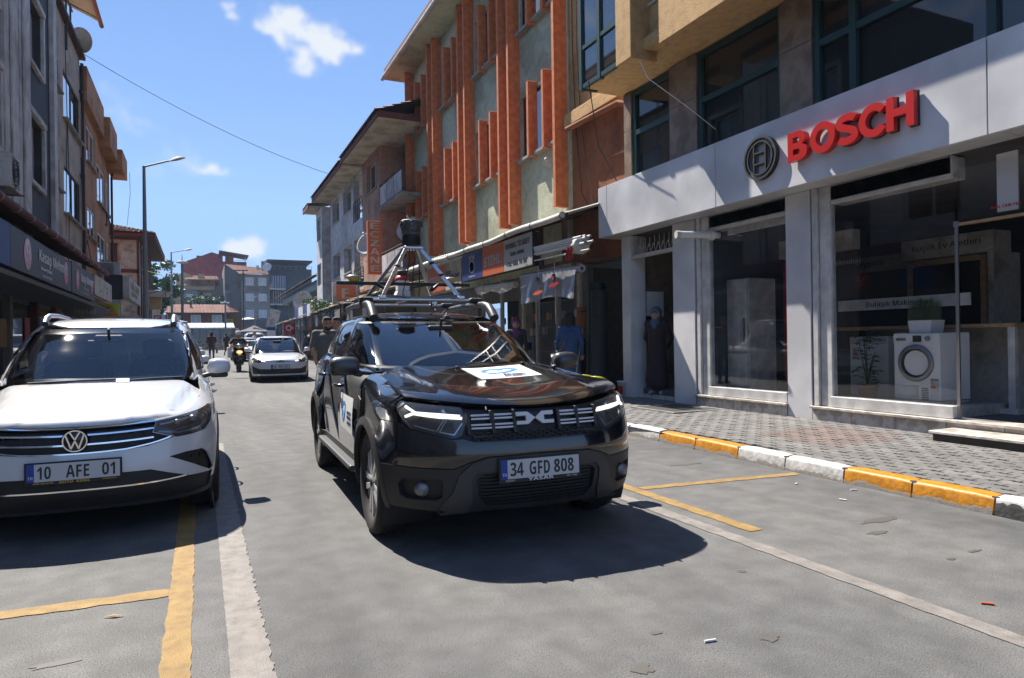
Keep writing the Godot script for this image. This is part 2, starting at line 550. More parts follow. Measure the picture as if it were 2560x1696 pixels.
func asphalt() -> void:
	var s := 1024
	var a := noise(.11, 3, 41).get_seamless_image(s, s); a.convert(Image.FORMAT_L8)
	var b := noise(.035, 2, 42, FastNoiseLite.TYPE_CELLULAR).get_seamless_image(s, s); b.convert(Image.FORMAT_L8)
	var c := noise(.006, 4, 43).get_seamless_image(s, s); c.convert(Image.FORMAT_L8)
	var g := noise(.30, 1, 44).get_seamless_image(s, s); g.convert(Image.FORMAT_L8)
	var da := a.get_data()
	var db := b.get_data()
	var dc := c.get_data()
	var dg := g.get_data()
	var o := PackedByteArray()
	o.resize(s * s)
	var hh := PackedByteArray()
	hh.resize(s * s)
	for i in s * s:
		var f := .80 + (dg[i] / 255.0 - .5) * .62 + (dc[i] / 255.0 - .5) * .2
		var pit := clampf((.40 - da[i] / 255.0) * 5.0, 0, 1) * clampf(dc[i] / 255.0 * 1.6, .15, 1)
		f *= 1.0 - .20 * pit
		var st := clampf((db[i] / 255.0 - .80) * 6.0, 0, 1)
		f = lerpf(f, 1.0, st * .35)
		o[i] = int(clampf(f * 255, 0, 255))
		hh[i] = int(clampf(150 + (dg[i] - 128) * .5 - pit * 110, 0, 255))
	var im := Image.create_from_data(s, s, false, Image.FORMAT_L8, o)
	im.convert(Image.FORMAT_RGB8)
	grain.asphalt = ImageTexture.create_from_image(im)
	var hm := Image.create_from_data(s, s, false, Image.FORMAT_L8, hh)
	hm.bump_map_to_normal_map(3.0)
	grain.asphalt_n = ImageTexture.create_from_image(hm)
	var t := 512
	var d1 := noise(.012, 5, 45)
	var d2 := noise(.02, 4, 46)
	var q := Image.create(t, t, false, Image.FORMAT_RGB8)
	for y in t:
		for x in t:
			var k := TAU / t
			var p := Vector3(cos(x * k) * 70, sin(x * k) * 70, cos(y * k) * 26)
			var p2 := sin(y * k) * 26.0
			var v := d1.get_noise_3d(p.x + p2 * .7, p.y - p2 * .4, p.z + p2)
			var w := d2.get_noise_3d(p.x * 1.6 + 90 + p2, p.y * 1.6, p.z * 1.3 + p2)
			var f := .88 + v * .20
			if w < -.5: f *= 1.0 + (w + .5) * 1.0
			var warm := clampf(v, 0, 1) * .05
			q.set_pixel(x, y, Color(clampf(f + warm * .5, 0, 1), clampf(f + warm * .2, 0, 1), clampf(f - warm * .3, 0, 1)))
	grain.road_wear = ImageTexture.create_from_image(q)
	var m := mat("asphalt", lin(.226, .227, .228), .88)
	m.albedo_texture = grain.asphalt
	m.normal_enabled = true
	m.normal_texture = grain.asphalt_n
	m.normal_scale = .45
	m.uv1_triplanar = true
	m.uv1_world_triplanar = true
	m.uv1_scale = Vector3.ONE * .55
	m.detail_enabled = true
	m.detail_albedo = grain.road_wear
	m.detail_blend_mode = BaseMaterial3D.BLEND_MODE_MUL
	m.detail_uv_layer = BaseMaterial3D.DETAIL_UV_2
	m.uv2_triplanar = true
	m.uv2_world_triplanar = true
	m.uv2_scale = Vector3(.23, .12, .085)
	for pr in [["paint_white", lin(.38, .35, .325)], ["paint_yellow", lin(.50, .31, .09)]]:
		var w := mat(pr[0], pr[1], .8)
		w.albedo_texture = grain.asphalt
		w.uv1_triplanar = true
		w.uv1_world_triplanar = true
		w.uv1_scale = Vector3.ONE * .9
		w.normal_enabled = true
		w.normal_texture = grain.asphalt_n
		w.normal_scale = .4
		w.detail_enabled = true
		w.detail_albedo = grain.plaster
		w.detail_blend_mode = BaseMaterial3D.BLEND_MODE_MUL
		w.detail_uv_layer = BaseMaterial3D.DETAIL_UV_2
		w.uv2_triplanar = true
		w.uv2_world_triplanar = true
		w.uv2_scale = Vector3.ONE * 1.1
	tmat("stain_dark", lin(.10, .095, .085), .7, "speck", 3.0)
	tmat("paver", lin(.25, .24, .228), .9, "speck", 1.5, "soft", .6, "bump", .2)
	tmat("paver_d", lin(.22, .214, .206), .9, "speck", 1.5, "soft", .6, "bump", .2)
	tmat("paver_r", lin(.245, .19, .17), .9, "speck", 1.5, "soft", .6, "bump", .2)
	tmat("joint", lin(.13, .124, .115), .95, "speck", 2.0)
	tmat("kerb_white", lin(.70, .69, .67), .6, "plaster", 1.6, "soft", 2.0, "wave", .4)
	tmat("kerb_yellow", lin(.70, .29, .015), .5, "plaster", 1.6, "soft", 2.0, "wave", .4)
	tmat("kerb_stone", lin(.36, .33, .29), .9, "plaster", 2.0, "speck", 1.5, "bump", .5)
	tmat("kerb_black", lin(.06, .06, .062), .7, "plaster", 2.0, "stain", 1.6, "wave", .5)
func gy(z: float) -> float:
	return .009 * clampf(-z - 10.0, 0.0, 80.0)
func kerb_x(z: float) -> float: return 5.10 + .032 * clampf(-z - 4.2, 0, 6)
func pave_y(x: float) -> float: return .135 + (x - 5.2) * .018
var rng := RandomNumberGenerator.new()
func ragged(pts: Array, amp: float, step: float, only := []) -> PackedVector2Array:
	var o := PackedVector2Array()
	for i in pts.size():
		var a: Vector2 = pts[i]
		var b: Vector2 = pts[(i + 1) % pts.size()]
		var L := a.distance_to(b)
		var nrm := (b - a).normalized().orthogonal()
		var k := maxi(1, int(L / step))
		for j in k:
			var am := amp if (only.is_empty() or i in only) else amp * .25
			o.append(a.lerp(b, float(j) / k) + nrm * (rng.randf_range(-am, am) if j > 0 else 0.0))
	return o
func sheet(b: B, poly: PackedVector2Array, y: float) -> void:
	var ix := Geometry2D.triangulate_polygon(poly)
	for k in range(0, ix.size(), 3):
		var p := []
		for j in 3:
			var q := poly[ix[k + j]]
			p.append(Vector3(q.x, y, q.y))
		b.tn(p[0], p[1], p[2], Vector3.UP, Vector3.UP, Vector3.UP)
func ground() -> void:
	rng.seed = 7
	var b := B.new()
	b.qf(V(-600, -.06, -600), V(600, -.06, -600), V(600, -.06, 400), V(-600, -.06, 400), Vector3.UP)
	struct("ground", b, "concrete")
	b = B.new()
	var rows := []
	for i in 60:
		var z := 20.0 - i * 2.4
		var l := []
		for j in 5: l.append(V(lerpf(-2.05, 5.35, j / 4.0) if z > -57 else lerpf(-45, 45, j / 4.0), gy(z), z))
		rows.append(l)
	b.grid(rows, Vector3.UP)
	var rd := struct("road", b, "asphalt")
	for q in [[4.27, -3.27, .20, .05], [4.01, -3.07, .10, .04], [2.2, -2.2, .05, .035], [1.55, -2.22, .05, .05], [1.8, -2.46, .03, .02], [4.16, -2.55, .06, .02], [3.9, -2.52, .04, .02], [-.55, -3.3, .10, .03], [4.5, -5.6, .22, .05], [4.0, -6.1, .12, .04], [2.7, -2.9, .03, .02]]:
		var sp := PackedVector2Array()
		for i in 18:
			var an := TAU * i / 18
			var rr := rng.randf_range(.55, 1.1)
			sp.append(Vector2(q[0] + cos(an) * q[2] * rr, q[1] + sin(an) * q[3] * rr))
		b = B.new(); sheet(b, sp, .0025)
		obj("stain", b, "stain_dark", rd)
	var y := .004
	b = B.new()
	var lw := []
	sheet(b, ragged([Vector2(.085, 6), Vector2(.25, 6), Vector2(.25, -14), Vector2(.10, -14)], .010, .022, [1]), y)
	sheet(b, ragged([Vector2(.10, -14), Vector2(.25, -14), Vector2(.25, -24), Vector2(.11, -24)], .008, .2), y)
	struct("lane_line_left", b, "paint_white")
	b = B.new()
	sheet(b, ragged([Vector2(3.04, 6), Vector2(3.16, 6), Vector2(3.17, -16), Vector2(3.06, -16)], .006, .05), y)
	struct("lane_line_right", b, "paint_white")
	b = B.new()
	sheet(b, ragged([Vector2(-.16, 4), Vector2(-.05, 4), Vector2(-.05, -9.5), Vector2(-.165, -9.5)], .006, .05), y)
	sheet(b, ragged([Vector2(-2.0, -4.0), Vector2(-.166, -3.93), Vector2(-.166, -4.045), Vector2(-2.0, -4.12)], .01, .06), y)
	struct("parking_line_left", b, "paint_yellow")
	b = B.new()
	sheet(b, ragged([Vector2(3.29, -3.46), Vector2(3.40, -3.46), Vector2(3.42, -9.4), Vector2(3.31, -9.4)], .006, .05), y)
	sheet(b, ragged([Vector2(3.424, -4.83), Vector2(5.06, -4.67), Vector2(5.09, -4.77), Vector2(3.424, -4.93)], .007, .06), y)
	struct("parking_line_right", b, "paint_yellow")
	kerbs()
	pavers()
	b = B.new()
	b.b6(-4.6, -2.2, -.05, .13, -60, 12)
	struct("pavement_left", b, "paver_d")
	var kl := Node3D.new()
	kl.name = "kerb_left"; kl.set_meta("kind", "structure")
	add_child(kl)
	for i in 60:
		var z0 := 3.0 - i * .7
		bp("kerb_stone", "kerb_white" if (i / 2) % 2 == 0 else "kerb_yellow", kl, -2.2, -2.03, -.05, .14, z0 - .69, z0, .012)
	litter()
func kerbs() -> void:
	var k := Node3D.new()
	k.name = "kerb"; k.set_meta("kind", "structure")
	add_child(k)
	var js := [-2.33, -2.99, -3.61, -4.24, -4.92, -5.58, -6.29, -6.99, -7.69]
	var z := -2.33
	while z < 6: z += .66; js.push_front(z)
	z = -7.69
	while z > -34: z -= .7; js.append(z)
	var first: int = js.find(-2.99)
	for i in js.size() - 1:
		var z0: float = js[i]
		var z1: float = js[i + 1]
		var q := i - first
		var yel := posmod(q, 4) < 2
		if q >= 0 and q < 2: yel = true
		var m := "kerb_yellow" if yel else "kerb_white"
		var x0 := kerb_x(z0)
		var x1 := kerb_x(z1)
		var b := B.new()
		var g := .008
		var dz := rng.randf_range(-.006, .006)
		var sec := [Vector2(.0, -.04), Vector2(.004, .045), Vector2(.012, .108), Vector2(.02, .124), Vector2(.034, .134), Vector2(.12, .139), Vector2(.155, .136), Vector2(.165, .12), Vector2(.165, -.04)]
		var ra := []
		for st in 6:
			var t := st / 5.0
			var zz := lerpf(z0 - g, z1 + g, t)
			var inn := .006 if st == 0 or st == 5 else 0.0
			var l := []
			for s in sec:
				l.append(V(lerpf(x0, x1, t) + s.x + inn * (1 if s.x < .08 else -1) + rng.randf_range(-.0015, .0015), s.y + dz - (inn if s.y > .1 else 0.0) + rng.randf_range(-.0015, .0015), zz))
			ra.append(l)
		b.grid(ra)
		for e in [0, 5]:
			var l: Array = ra[e]
			for s in range(1, sec.size() - 1):
				b.tn(l[0], l[s], l[s + 1], V(0, 0, 1 if e == 0 else -1), V(0, 0, 1 if e == 0 else -1), V(0, 0, 1 if e == 0 else -1))
		var o := obj("kerb_stone", b, m, k)
		var bb := B.new()
		var low := []
		for st in 25:
			var t := st / 24.0
			var zz := lerpf(z0 - g, z1 + g, t)
			var hh := .035 + rng.randf_range(-.012, .014) + .012 * sin(t * 9.0 + i)
			if q in [-1]: hh += .05
			low.append([V(lerpf(x0, x1, t) - .0035, -.02, zz), V(lerpf(x0, x1, t) - .003 + .001, hh * .6, zz), V(lerpf(x0, x1, t) - .002 + .004 * hh / .045, hh, zz)])
		bb.grid(low, V(-1, 0, 0))
		var lo := obj("unpainted_foot", bb, "kerb_black" if q == -1 else "kerb_stone", o)
	var jb := B.new()
	for i in range(1, js.size() - 1):
		jb.box(V(kerb_x(js[i]) + .09, .045, js[i]), V(.13, .17, .05))
	obj("mortar", jb, "joint", k)
func paver_shape(w: float, d: float, a: float, g: float) -> PackedVector2Array:
	var l := PackedVector2Array()
	var xs := [0, .18, .32, .68, .82, 1.0]
	var ys := [0, 0, 1, 1, 0, 0]
	for i in 6: l.append(Vector2(-w / 2 + g + xs[i] * (w - 2 * g), -d / 2 + g + (ys[i] - .5) * a))
	for i in range(5, -1, -1): l.append(Vector2(-w / 2 + g + xs[i] * (w - 2 * g), d / 2 - g + (ys[i] - .5) * a))
	return l
func pavers() -> void:
	var b := B.new()
	b.qf(V(5.2, .115, 8), V(8.2, .115 + .054, 8), V(8.2, .115 + .054, -62), V(5.2, .115, -62), Vector3.UP)
	var bed := struct("pavement_right", b, "joint")
	var w := .225
	var d := .1125
	var sh := paver_shape(w, d, .03, .0022)
	var inner := Geometry2D.offset_polygon(sh, -.004, Geometry2D.JOIN_MITER)[0]
	var meshes := []
	for k in 3:
		var pb := B.new()
		pb.prism(sh, -.03, 0.0, .0035, Transform3D(Basis(V(0, 0, -1), V(-1, 0, 0), V(0, 1, 0)), Vector3.ZERO))
		meshes.append(pb.mesh())
	var spots := []
	var nz := noise(.35, 3, 51)
	var row := 0
	var x := 5.33
	while x < 7.75:
		var z := 1.0 + (w * .5 if row % 2 else 0.0)
		while z > -34.0:
			if x > kerb_x(z) + .2:
				var red := x > 5.9 and x < 7.1 and z < -5.0 - (x - 6.5) * .0 and z > -6.15
				var v := nz.get_noise_2d(x * 2.2, z * 1.1) + nz.get_noise_2d(row * 2.0, z * .6 + 30) * .5
				var m := "paver_r" if red else ("paver_d" if v < -.02 else "paver")
				spots.append([x, z, m, V(x - 0.0, 1.2, z).distance_to(V(0, 1.29, 0)), rng.randf_range(-.0025, .0025), rng.randf_range(-.012, .012), rng.randf_range(-.008, .008)])
			z -= w
		x += d
		row += 1
	var cand := []
	for s in spots:
		var ang := atan2(s[0], -s[1])
		if s[1] < -1.0 and ang < .4286 + .62 and s[1] > -14: cand.append(s)
	cand.sort_custom(func(p, q): return p[3] < q[3])
	var near := {}
	for i in mini(300, cand.size()):
		near[cand[i]] = true
	var rest := {"paver": B.new(), "paver_d": B.new(), "paver_r": B.new()}
	var tmpl := B.new()
	tmpl.prism(sh, -.03, 0.0, .0035, Transform3D(Basis(V(0, 0, -1), V(-1, 0, 0), V(0, 1, 0)), Vector3.ZERO))
	for s in spots:
		var tr := Transform3D(Basis.from_euler(Vector3(s[5] * .3, 0, s[6] * .3)), V(s[0], pave_y(s[0]) + s[4], s[1]))
		if near.has(s):
			var o := MeshInstance3D.new()
			o.name = numbered(bed, "paver")
			o.mesh = meshes[0]
			o.material_override = M[s[2]]
			bed.add_child(o, true)
			o.transform = tr
		else:
			var rb: B = rest[s[2]]
			if s[1] < -14 or s[1] > -1:
				for k in range(0, 30, 3): pass
			for k in tmpl.v.size():
				rb.v.append(tr * tmpl.v[k]); rb.n.append(tmpl.n[k])
	for k in rest:
		if rest[k].v.size():
			var o := obj("paver_field", rest[k], k, bed)
			o.set_meta("kind", "stuff")
func litter() -> void:
	var n := 0
	for p in [[4.56, -3.79, 1.1, "white cigarette end lying nearest the yellow kerb stones"], [4.93, -3.99, .4, "short white cigarette end close beside the kerb"], [4.70, -4.38, 2.0, "crumpled white scrap by the end of the yellow bay line"], [3.39, -2.02, .8, "orange cigarette filter lying right of the white line"], [1.95, -2.29, .15, "white cigarette end alone on the bare road"]]:
		var b := B.new()
		var d := V(cos(p[2]), 0, sin(p[2]))
		var r := .0055
		if n == 2:
			b.box(V(p[0], .008, p[1]), V(.022, .012, .018), .004, Basis(Vector3.UP, .4))
		else:
			b.tube([V(p[0], r + .001, p[1]) - d * .028, V(p[0], r + .001, p[1]), V(p[0], r + .001, p[1]) + d * .026], r, 8)
		var o := obj("cigarette_end" if n != 2 else "paper_scrap", b, "orange_p" if n == 3 else "white")
		tag(o, p[3], "litter", "litter on the road")
		n += 1
	var lb := B.new()
	for s in [-1.0, 1.0]:
		lb.quad(V(-.44, .006, -3.76), V(-.39, .012, -3.75 + s * .012), V(-.34, .006, -3.735), V(-.39, .008, -3.75))
	tag(obj("dry_leaf", lb, "w_beige"), "small dry tan leaf beside the yellow bay line", "leaf")
func win_x(par: Node, x: float, side: float, z0: float, z1: float, y0: float, y1: float, frame, pane := "glass_win", n := 2, fw := .06, curtain := "", depth := .16) -> MeshInstance3D:
	var lo := minf(z0, z1)
	var hi := maxf(z0, z1)
	var xi := x - side * depth
	var fr := B.new()
	fr.b6(xi - .03, xi + .03, y0, y0 + fw, lo, hi)
	fr.b6(xi - .03, xi + .03, y1 - fw, y1, lo, hi)
	fr.b6(xi - .029, xi + .029, y0 + fw, y1 - fw, lo, lo + fw)
	fr.b6(xi - .029, xi + .029, y0 + fw, y1 - fw, hi - fw, hi)
	for k in range(1, n):
		var zc := lerpf(lo, hi, float(k) / n)
		fr.b6(xi - .028, xi + .028, y0 + fw, y1 - fw, zc - fw * .5, zc + fw * .5)
	var o := obj("window", fr, frame, par)
	var g := B.new()
	g.b6(xi - .006, xi + .006, y0 + fw * .5, y1 - fw * .5, lo + fw * .5, hi - fw * .5)
	obj("pane", g, pane, o)
	if curtain:
		var c := B.new()
		var rows := [[], []]
		var k := int((hi - lo) / .06)
		for i in k + 1:
			var zz := lerpf(lo + .02, hi - .02, float(i) / k)
			var xx := xi - side * (.10 + .018 * sin(i * 1.9) + .01 * sin(i * .7))
			rows[0].append(V(xx, y0 + .02, zz)); rows[1].append(V(xx, y1 - .02, zz))
		c.grid(rows)
		obj("curtain", c, curtain, o)
	return o
func wall_x(par: Node, nm: String, m, x: float, side: float, z0: float, z1: float, y0: float, y1: float, holes: Array, th := .3) -> MeshInstance3D:
	var zs := [minf(z0, z1), maxf(z0, z1)]
	var ys := [y0, y1]
	for h in holes:
		for v in [h[0], h[1]]: if not v in zs: zs.append(v)
		for v in [h[2], h[3]]: if not v in ys: ys.append(v)
	zs.sort(); ys.sort()
	var b := B.new()
	var xb := x - side * th
	for j in ys.size() - 1:
		for i in zs.size() - 1:
			var zc: float = (zs[i] + zs[i + 1]) * .5
			var yc: float = (ys[j] + ys[j + 1]) * .5
			var open := false
			for h in holes:
				if zc > minf(h[0], h[1]) and zc < maxf(h[0], h[1]) and yc > h[2] and yc < h[3]: open = true
			if open: continue
			b.qf(V(x, ys[j], zs[i]), V(x, ys[j], zs[i + 1]), V(x, ys[j + 1], zs[i + 1]), V(x, ys[j + 1], zs[i]), V(side, 0, 0))
			b.qf(V(xb, ys[j], zs[i]), V(xb, ys[j], zs[i + 1]), V(xb, ys[j + 1], zs[i + 1]), V(xb, ys[j + 1], zs[i]), V(-side, 0, 0))
	for h in holes:
		var a := minf(h[0], h[1])
		var c := maxf(h[0], h[1])
		b.qf(V(x, h[2], a), V(x, h[2], c), V(xb, h[2], c), V(xb, h[2], a), Vector3.UP)
		b.qf(V(x, h[3], a), V(x, h[3], c), V(xb, h[3], c), V(xb, h[3], a), Vector3.DOWN)
		b.qf(V(x, h[2], a), V(x, h[3], a), V(xb, h[3], a), V(xb, h[2], a), V(0, 0, 1))
		b.qf(V(x, h[2], c), V(x, h[3], c), V(xb, h[3], c), V(xb, h[2], c), V(0, 0, -1))
	var e0 := minf(z0, z1)
	var e1 := maxf(z0, z1)
	b.qf(V(x, y0, e0), V(x, y1, e0), V(xb, y1, e0), V(xb, y0, e0), V(0, 0, -1))
	b.qf(V(x, y0, e1), V(x, y1, e1), V(xb, y1, e1), V(xb, y0, e1), V(0, 0, 1))
	b.qf(V(x, y1, e0), V(x, y1, e1), V(xb, y1, e1), V(xb, y1, e0), Vector3.UP)
	return obj(nm, b, m, par)
func stroke(pts: Array, w: float) -> Array: return Geometry2D.offset_polyline(PackedVector2Array(pts), w * .5, Geometry2D.JOIN_ROUND, Geometry2D.END_BUTT)
func arc(cx: float, cy: float, rx: float, ry: float, a0: float, a1: float, n := 20) -> Array:
	var o := []
	for i in n + 1:
		var a := deg_to_rad(lerpf(a0, a1, float(i) / n))
		o.append(Vector2(cx + rx * cos(a), cy + ry * sin(a)))
	return o
func ring(b: B, cx: float, cy: float, ro: float, ri: float, z0: float, z1: float, tr: Transform3D, n := 40) -> void:
	var keep := b.xf
	b.xf = b.xf * tr
	for i in n:
		var a := TAU * i / n
		var c := TAU * (i + 1) / n
		var p := Vector2(cos(a), sin(a))
		var q := Vector2(cos(c), sin(c))
		var o0 := V(cx + p.x * ro, cy + p.y * ro, 0)
		var o1 := V(cx + q.x * ro, cy + q.y * ro, 0)
		var i0 := V(cx + p.x * ri, cy + p.y * ri, 0)
		var i1 := V(cx + q.x * ri, cy + q.y * ri, 0)
		var A := V(0, 0, z0)
		var Z := V(0, 0, z1)
		b.qf(o0 + Z, o1 + Z, i1 + Z, i0 + Z, V(0, 0, signf(z1 - z0)))
		b.qf(o0 + A, o1 + A, o1 + Z, o0 + Z, V(p.x, p.y, 0))
		b.qf(i0 + A, i1 + A, i1 + Z, i0 + Z, V(-p.x, -p.y, 0))
	b.xf = keep
func appliance_shop() -> void:
	var s := thing("appliance_shop", "yellow building with white fascia, red raised BOSCH letters and glazed shopfront", "building", V(9, 0, -6))
	var seams := [2.0, -.6, -4.15, -8.05, -11.06]
	bp("fascia_core", "dark", s, 7.14, 7.55, 3.30, 4.18, -11.34, 2)
	for i in seams.size() - 1:
		var z0: float = seams[i] - .006
		var z1: float = seams[i + 1] + .006
		bp("fascia_panel", "panel_white", s, 7.08, 7.135, 3.25, 4.215, z1, z0, .004)
	bp("fascia_panel", "panel_white", s, 7.08, 7.135, 3.25, 4.215, -11.365, -11.066, .004)
	bp("fascia_end_panel", "panel_white", s, 7.14, 7.62, 3.25, 4.215, -11.38, -11.35, .003)
	bp("fascia_capping", "panel_white", s, 7.09, 7.62, 4.185, 4.212, -11.34, 2)
	var z := 1.9
	while z > -11.2:
		bp("soffit_panel", "soffit", s, 7.14, 7.5, 3.252, 3.28, maxf(z - .735, -11.34), z, .003)
		z -= .745
	var T := Transform3D(Basis(V(0, 0, 1), V(0, 1, 0), V(-1, 0, 0)), Vector3.ZERO)
	var lh := .37
	var y0 := 3.545
	var word := []
	var sw := .088
	var Bp := PackedVector2Array([Vector2(0, 0)])
	for q in arc(.19, .1, .12, .1, -90, 75, 12): Bp.append(q)
	for q in arc(.175, .277, .105, .093, -45, 90, 12): Bp.append(q)
	Bp.append(Vector2(0, .37))
	var zB := -6.56
	letter(s, T, [Bp], [PackedVector2Array([Vector2(.085, .075), Vector2(.175, .075), Vector2(.205, .105), Vector2(.175, .145), Vector2(.085, .145)]), PackedVector2Array([Vector2(.085, .225), Vector2(.165, .225), Vector2(.19, .26), Vector2(.165, .295), Vector2(.085, .295)])], zB, y0)
	letter(s, T, [PackedVector2Array(arc(0, 0, .185, .19, 0, 351, 39))], [PackedVector2Array(arc(0, 0, .098, .105, 0, 350, 35))], -6.02, y0 + .185)
	var sp := []
	sp.append_array(arc(.165, .268, .115, .058, 25, 180, 14))
	sp.append_array([Vector2(.06, .235), Vector2(.10, .212), Vector2(.20, .172), Vector2(.255, .145)])
	sp.append_array(arc(.155, .100, .115, .056, 20, -155, 16))
	letter(s, T, stroke(sp, .088), [], -5.83, y0)
	letter(s, T, stroke(arc(0, 0, .145, .147, 38, 322, 30), .088), [], -5.32, y0 + .185)
	letter(s, T, [PackedVector2Array([Vector2(0, 0), Vector2(.09, 0), Vector2(.09, .145), Vector2(.235, .145), Vector2(.235, 0), Vector2(.325, 0), Vector2(.325, .37), Vector2(.235, .37), Vector2(.235, .23), Vector2(.09, .23), Vector2(.09, .37), Vector2(0, .37)])], [], -5.16, y0)
	var em := B.new()
	var tr := Transform3D(Basis(V(0, 0, 1), V(0, 1, 0), V(-1, 0, 0)), V(7.08, 3.745, -7.09))
	ring(em, 0, 0, .297, .27, .0, .07, tr)
	ring(em, 0, 0, .235, .215, .0, .07, tr)
	for pz in [[-.115, -.095, -.21, .21], [.095, .115, -.21, .21]]:
		em.box(tr * V((pz[0] + pz[1]) * .5, 0, .035), V(.07, .36, .022))
	for yy in [-.075, .075]: em.box(tr * V(0, yy, .035), V(.068, .02, .19))
	obj("emblem", em, "black", s)
	var er := B.new()
	ring(er, 0, 0, .294, .238, .0, .045, tr)
	ring(er, 0, 0, .213, .2, 0, .045, tr)
	for sx in [-1, 1]: er.box(tr * V(sx * .105, 0, .02), V(.04, .36, .05))
	er.box(tr * V(0, .075, .02), V(.04, .045, .17)); er.box(tr * V(0, -.075, .02), V(.04, .045, .17))
	obj("emblem_side", er, "grey_metal", s)
	for p in [[-11.14, -10.86], [-9.575, -9.01], [-7.07, -6.655], [-1.6, -1.1]]:
		var h := 3.25
		bp("pillar", "panel_white", s, 7.45, 7.80, .1, h, p[0], p[1], .006)
	for w in [[-8.98, -7.08, -8.70, -7.075, .36], [-6.64, -4.77, -6.40, -4.775, .37]]:
		var fr := B.new()
		fr.b6(7.46, 7.60, .36, 3.25, w[0] + .012, w[0] + .09, .004)
		fr.b6(7.50, 7.60, .36, 3.25, w[0] + .10, w[0] + .27, .004)
		fr.b6(7.455, 7.62, .362, .50, w[0] + .272, w[1] - .004, .006)
		fr.b6(7.50, 7.60, 3.05, 3.248, w[0] + .272, w[1] - .004, .004)
		var o := obj("shop_window", fr, "white_frame", s)
		var g := B.new()
		g.b6(7.535, 7.547, .47, 3.08, w[2] - .02, w[3] + .0)
		obj("pane", g, "glass_shop", o)
		bp("shutter_rail", "dark", s, 7.47, 7.58, .36, 3.16, w[0] + .001, w[0] + .011)
		bp("sill", "marble_white", s, 7.40, 7.72, .325, .358, w[0] - .02, w[1] + (.02 if w[0] < -8 else 6.0), .005)
		var zt: float = w[0]
		var ze: float = w[1] + (0.0 if w[0] < -8 else 6.0)
		while zt < ze:
			bp("plinth_tile", "marble_white", s, 7.44, 7.6, .1, .322, zt, minf(zt + .595, ze), .003)
			zt += .6
		bp("shutter_box", "white_frame", s, 7.50, 7.75, 3.0, 3.245, w[0] + .28, w[1] - .01, .01)
	bp("blind", "white_dirty", s, 7.62, 7.635, 2.9, 3.05, -8.4, -7.1)
	var gr := B.new()
	gr.b6(7.53, 7.553, .4, 2.5, -4.778, -4.742, .002)
	gr.b6(7.52, 7.56, 2.46, 2.52, -4.785, -4.735, .002)
	obj("glass_clamp", gr, "alu", s)
	var gd := B.new()
	gd.b6(7.535, 7.547, 2.52, 3.08, -4.74, -1.65)
	gd.b6(7.535, 7.547, .5, 2.46, -3.1, -1.65)
	obj("door_pane", gd, "glass_shop", s)
	bp("door_lintel", "wood_light", s, 7.52, 7.57, 2.47, 2.5, -4.73, -1.65)
	bp("hanging_panel", "white", s, 7.56, 7.58, 2.55, 3.15, -4.35, -4.15)
	words("sticker_text", "ORAL CAM PEN", "red", s, V(7.525, 2.60, -4.25), V(0, 0, 1), V(0, 1, 0), .03, .3)
	bp("door_step_floor", "w_grey2", s, 7.72, 13.0, .2, .345, -11, 2)  # floor and walls coloured dark to stand in for the unlit interior's shade
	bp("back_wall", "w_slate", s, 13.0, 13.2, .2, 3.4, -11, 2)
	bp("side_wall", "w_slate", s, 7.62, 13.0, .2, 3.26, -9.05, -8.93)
	bp("ceiling", "w_grey2", s, 7.55, 13.2, 3.26, 3.45, -11, 2)  # dark ceiling grey likewise stands in for shade inside the shop
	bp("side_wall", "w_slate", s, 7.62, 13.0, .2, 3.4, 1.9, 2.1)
	shop_fittings(s)
	wall_x(s, "upper_wall", "dark", 7.9, -1, 2, -11.1, 4.0, 6.1, [], .05)
	for p in [[-11.1, -10.86], [-9.69, -8.98], [-7.2, -6.64]]:
		var ym := 5.28
		bp("pier_stone", "marble_brown", s, 7.52, 7.9, 4.05, ym - .003, p[0], p[1], .004)
		bp("pier_stone", "marble_brown", s, 7.52, 7.9, ym + .003, 6.0, p[0], p[1], .004)
		bp("pier_core", "dark", s, 7.6, 7.9, 4.05, 6.0, p[0] + .01, p[1] - .01)
	for w in [[-10.86, -9.69, []], [-8.98, -7.2, []], [-6.64, -.2, [-6.03, -4.37, -2.4]]]:
		var fr := B.new()
		fr.b6(7.55, 7.66, 4.05, 6.0, w[0] + .002, w[0] + .10)
		fr.b6(7.55, 7.66, 4.05, 6.0, w[1] - .06, w[1] - .002)
		fr.b6(7.555, 7.655, 5.90, 5.998, w[0] + .1, w[1] - .06)
		fr.b6(7.555, 7.655, 5.15, 5.24, w[0] + .1, w[1] - .06)
		for zz in w[2]: fr.b6(7.545, 7.665, 4.05, 5.9, zz - .05, zz + .05)
		var o := obj("upper_window", fr, "green_frame", s)
		var g := B.new()
		g.b6(7.60, 7.608, 4.05, 5.95, w[0] + .05, w[1] - .03)
		obj("pane", g, "glass_tint", o)
		var c := B.new()
		var r0 := []
		var r1 := []
		var n := int((w[1] - w[0]) / .05)
		for i in n + 1:
			var zz := lerpf(w[0] + .06, w[1] - .04, float(i) / n)
			var xx := 7.74 + .014 * sin(i * .9) + .008 * sin(i * .37 + 1)
			r0.append(V(xx, 4.02, zz)); r1.append(V(xx, 5.99, zz))
		c.grid([r0, r1])
		obj("curtain", c, "fabric_grey", o)
	bp("bay_soffit", "w_yellow", s, 6.66, 8.2, 6.02, 6.2, -11.2, 2)
	bp("upper_storeys", "w_yellow", s, 6.95, 12, 6.2, 12.5, -11.15, 2)
	bp("bay_corner", "w_yellow", s, 6.66, 6.94, 6.2, 12.4, -11.2, -11.16)
	var fr := B.new()
	for zz in [-11.13, -10.49, -9.77]: fr.b6(6.58, 6.68, 5.98, 12.4, zz - .045, zz + .045)
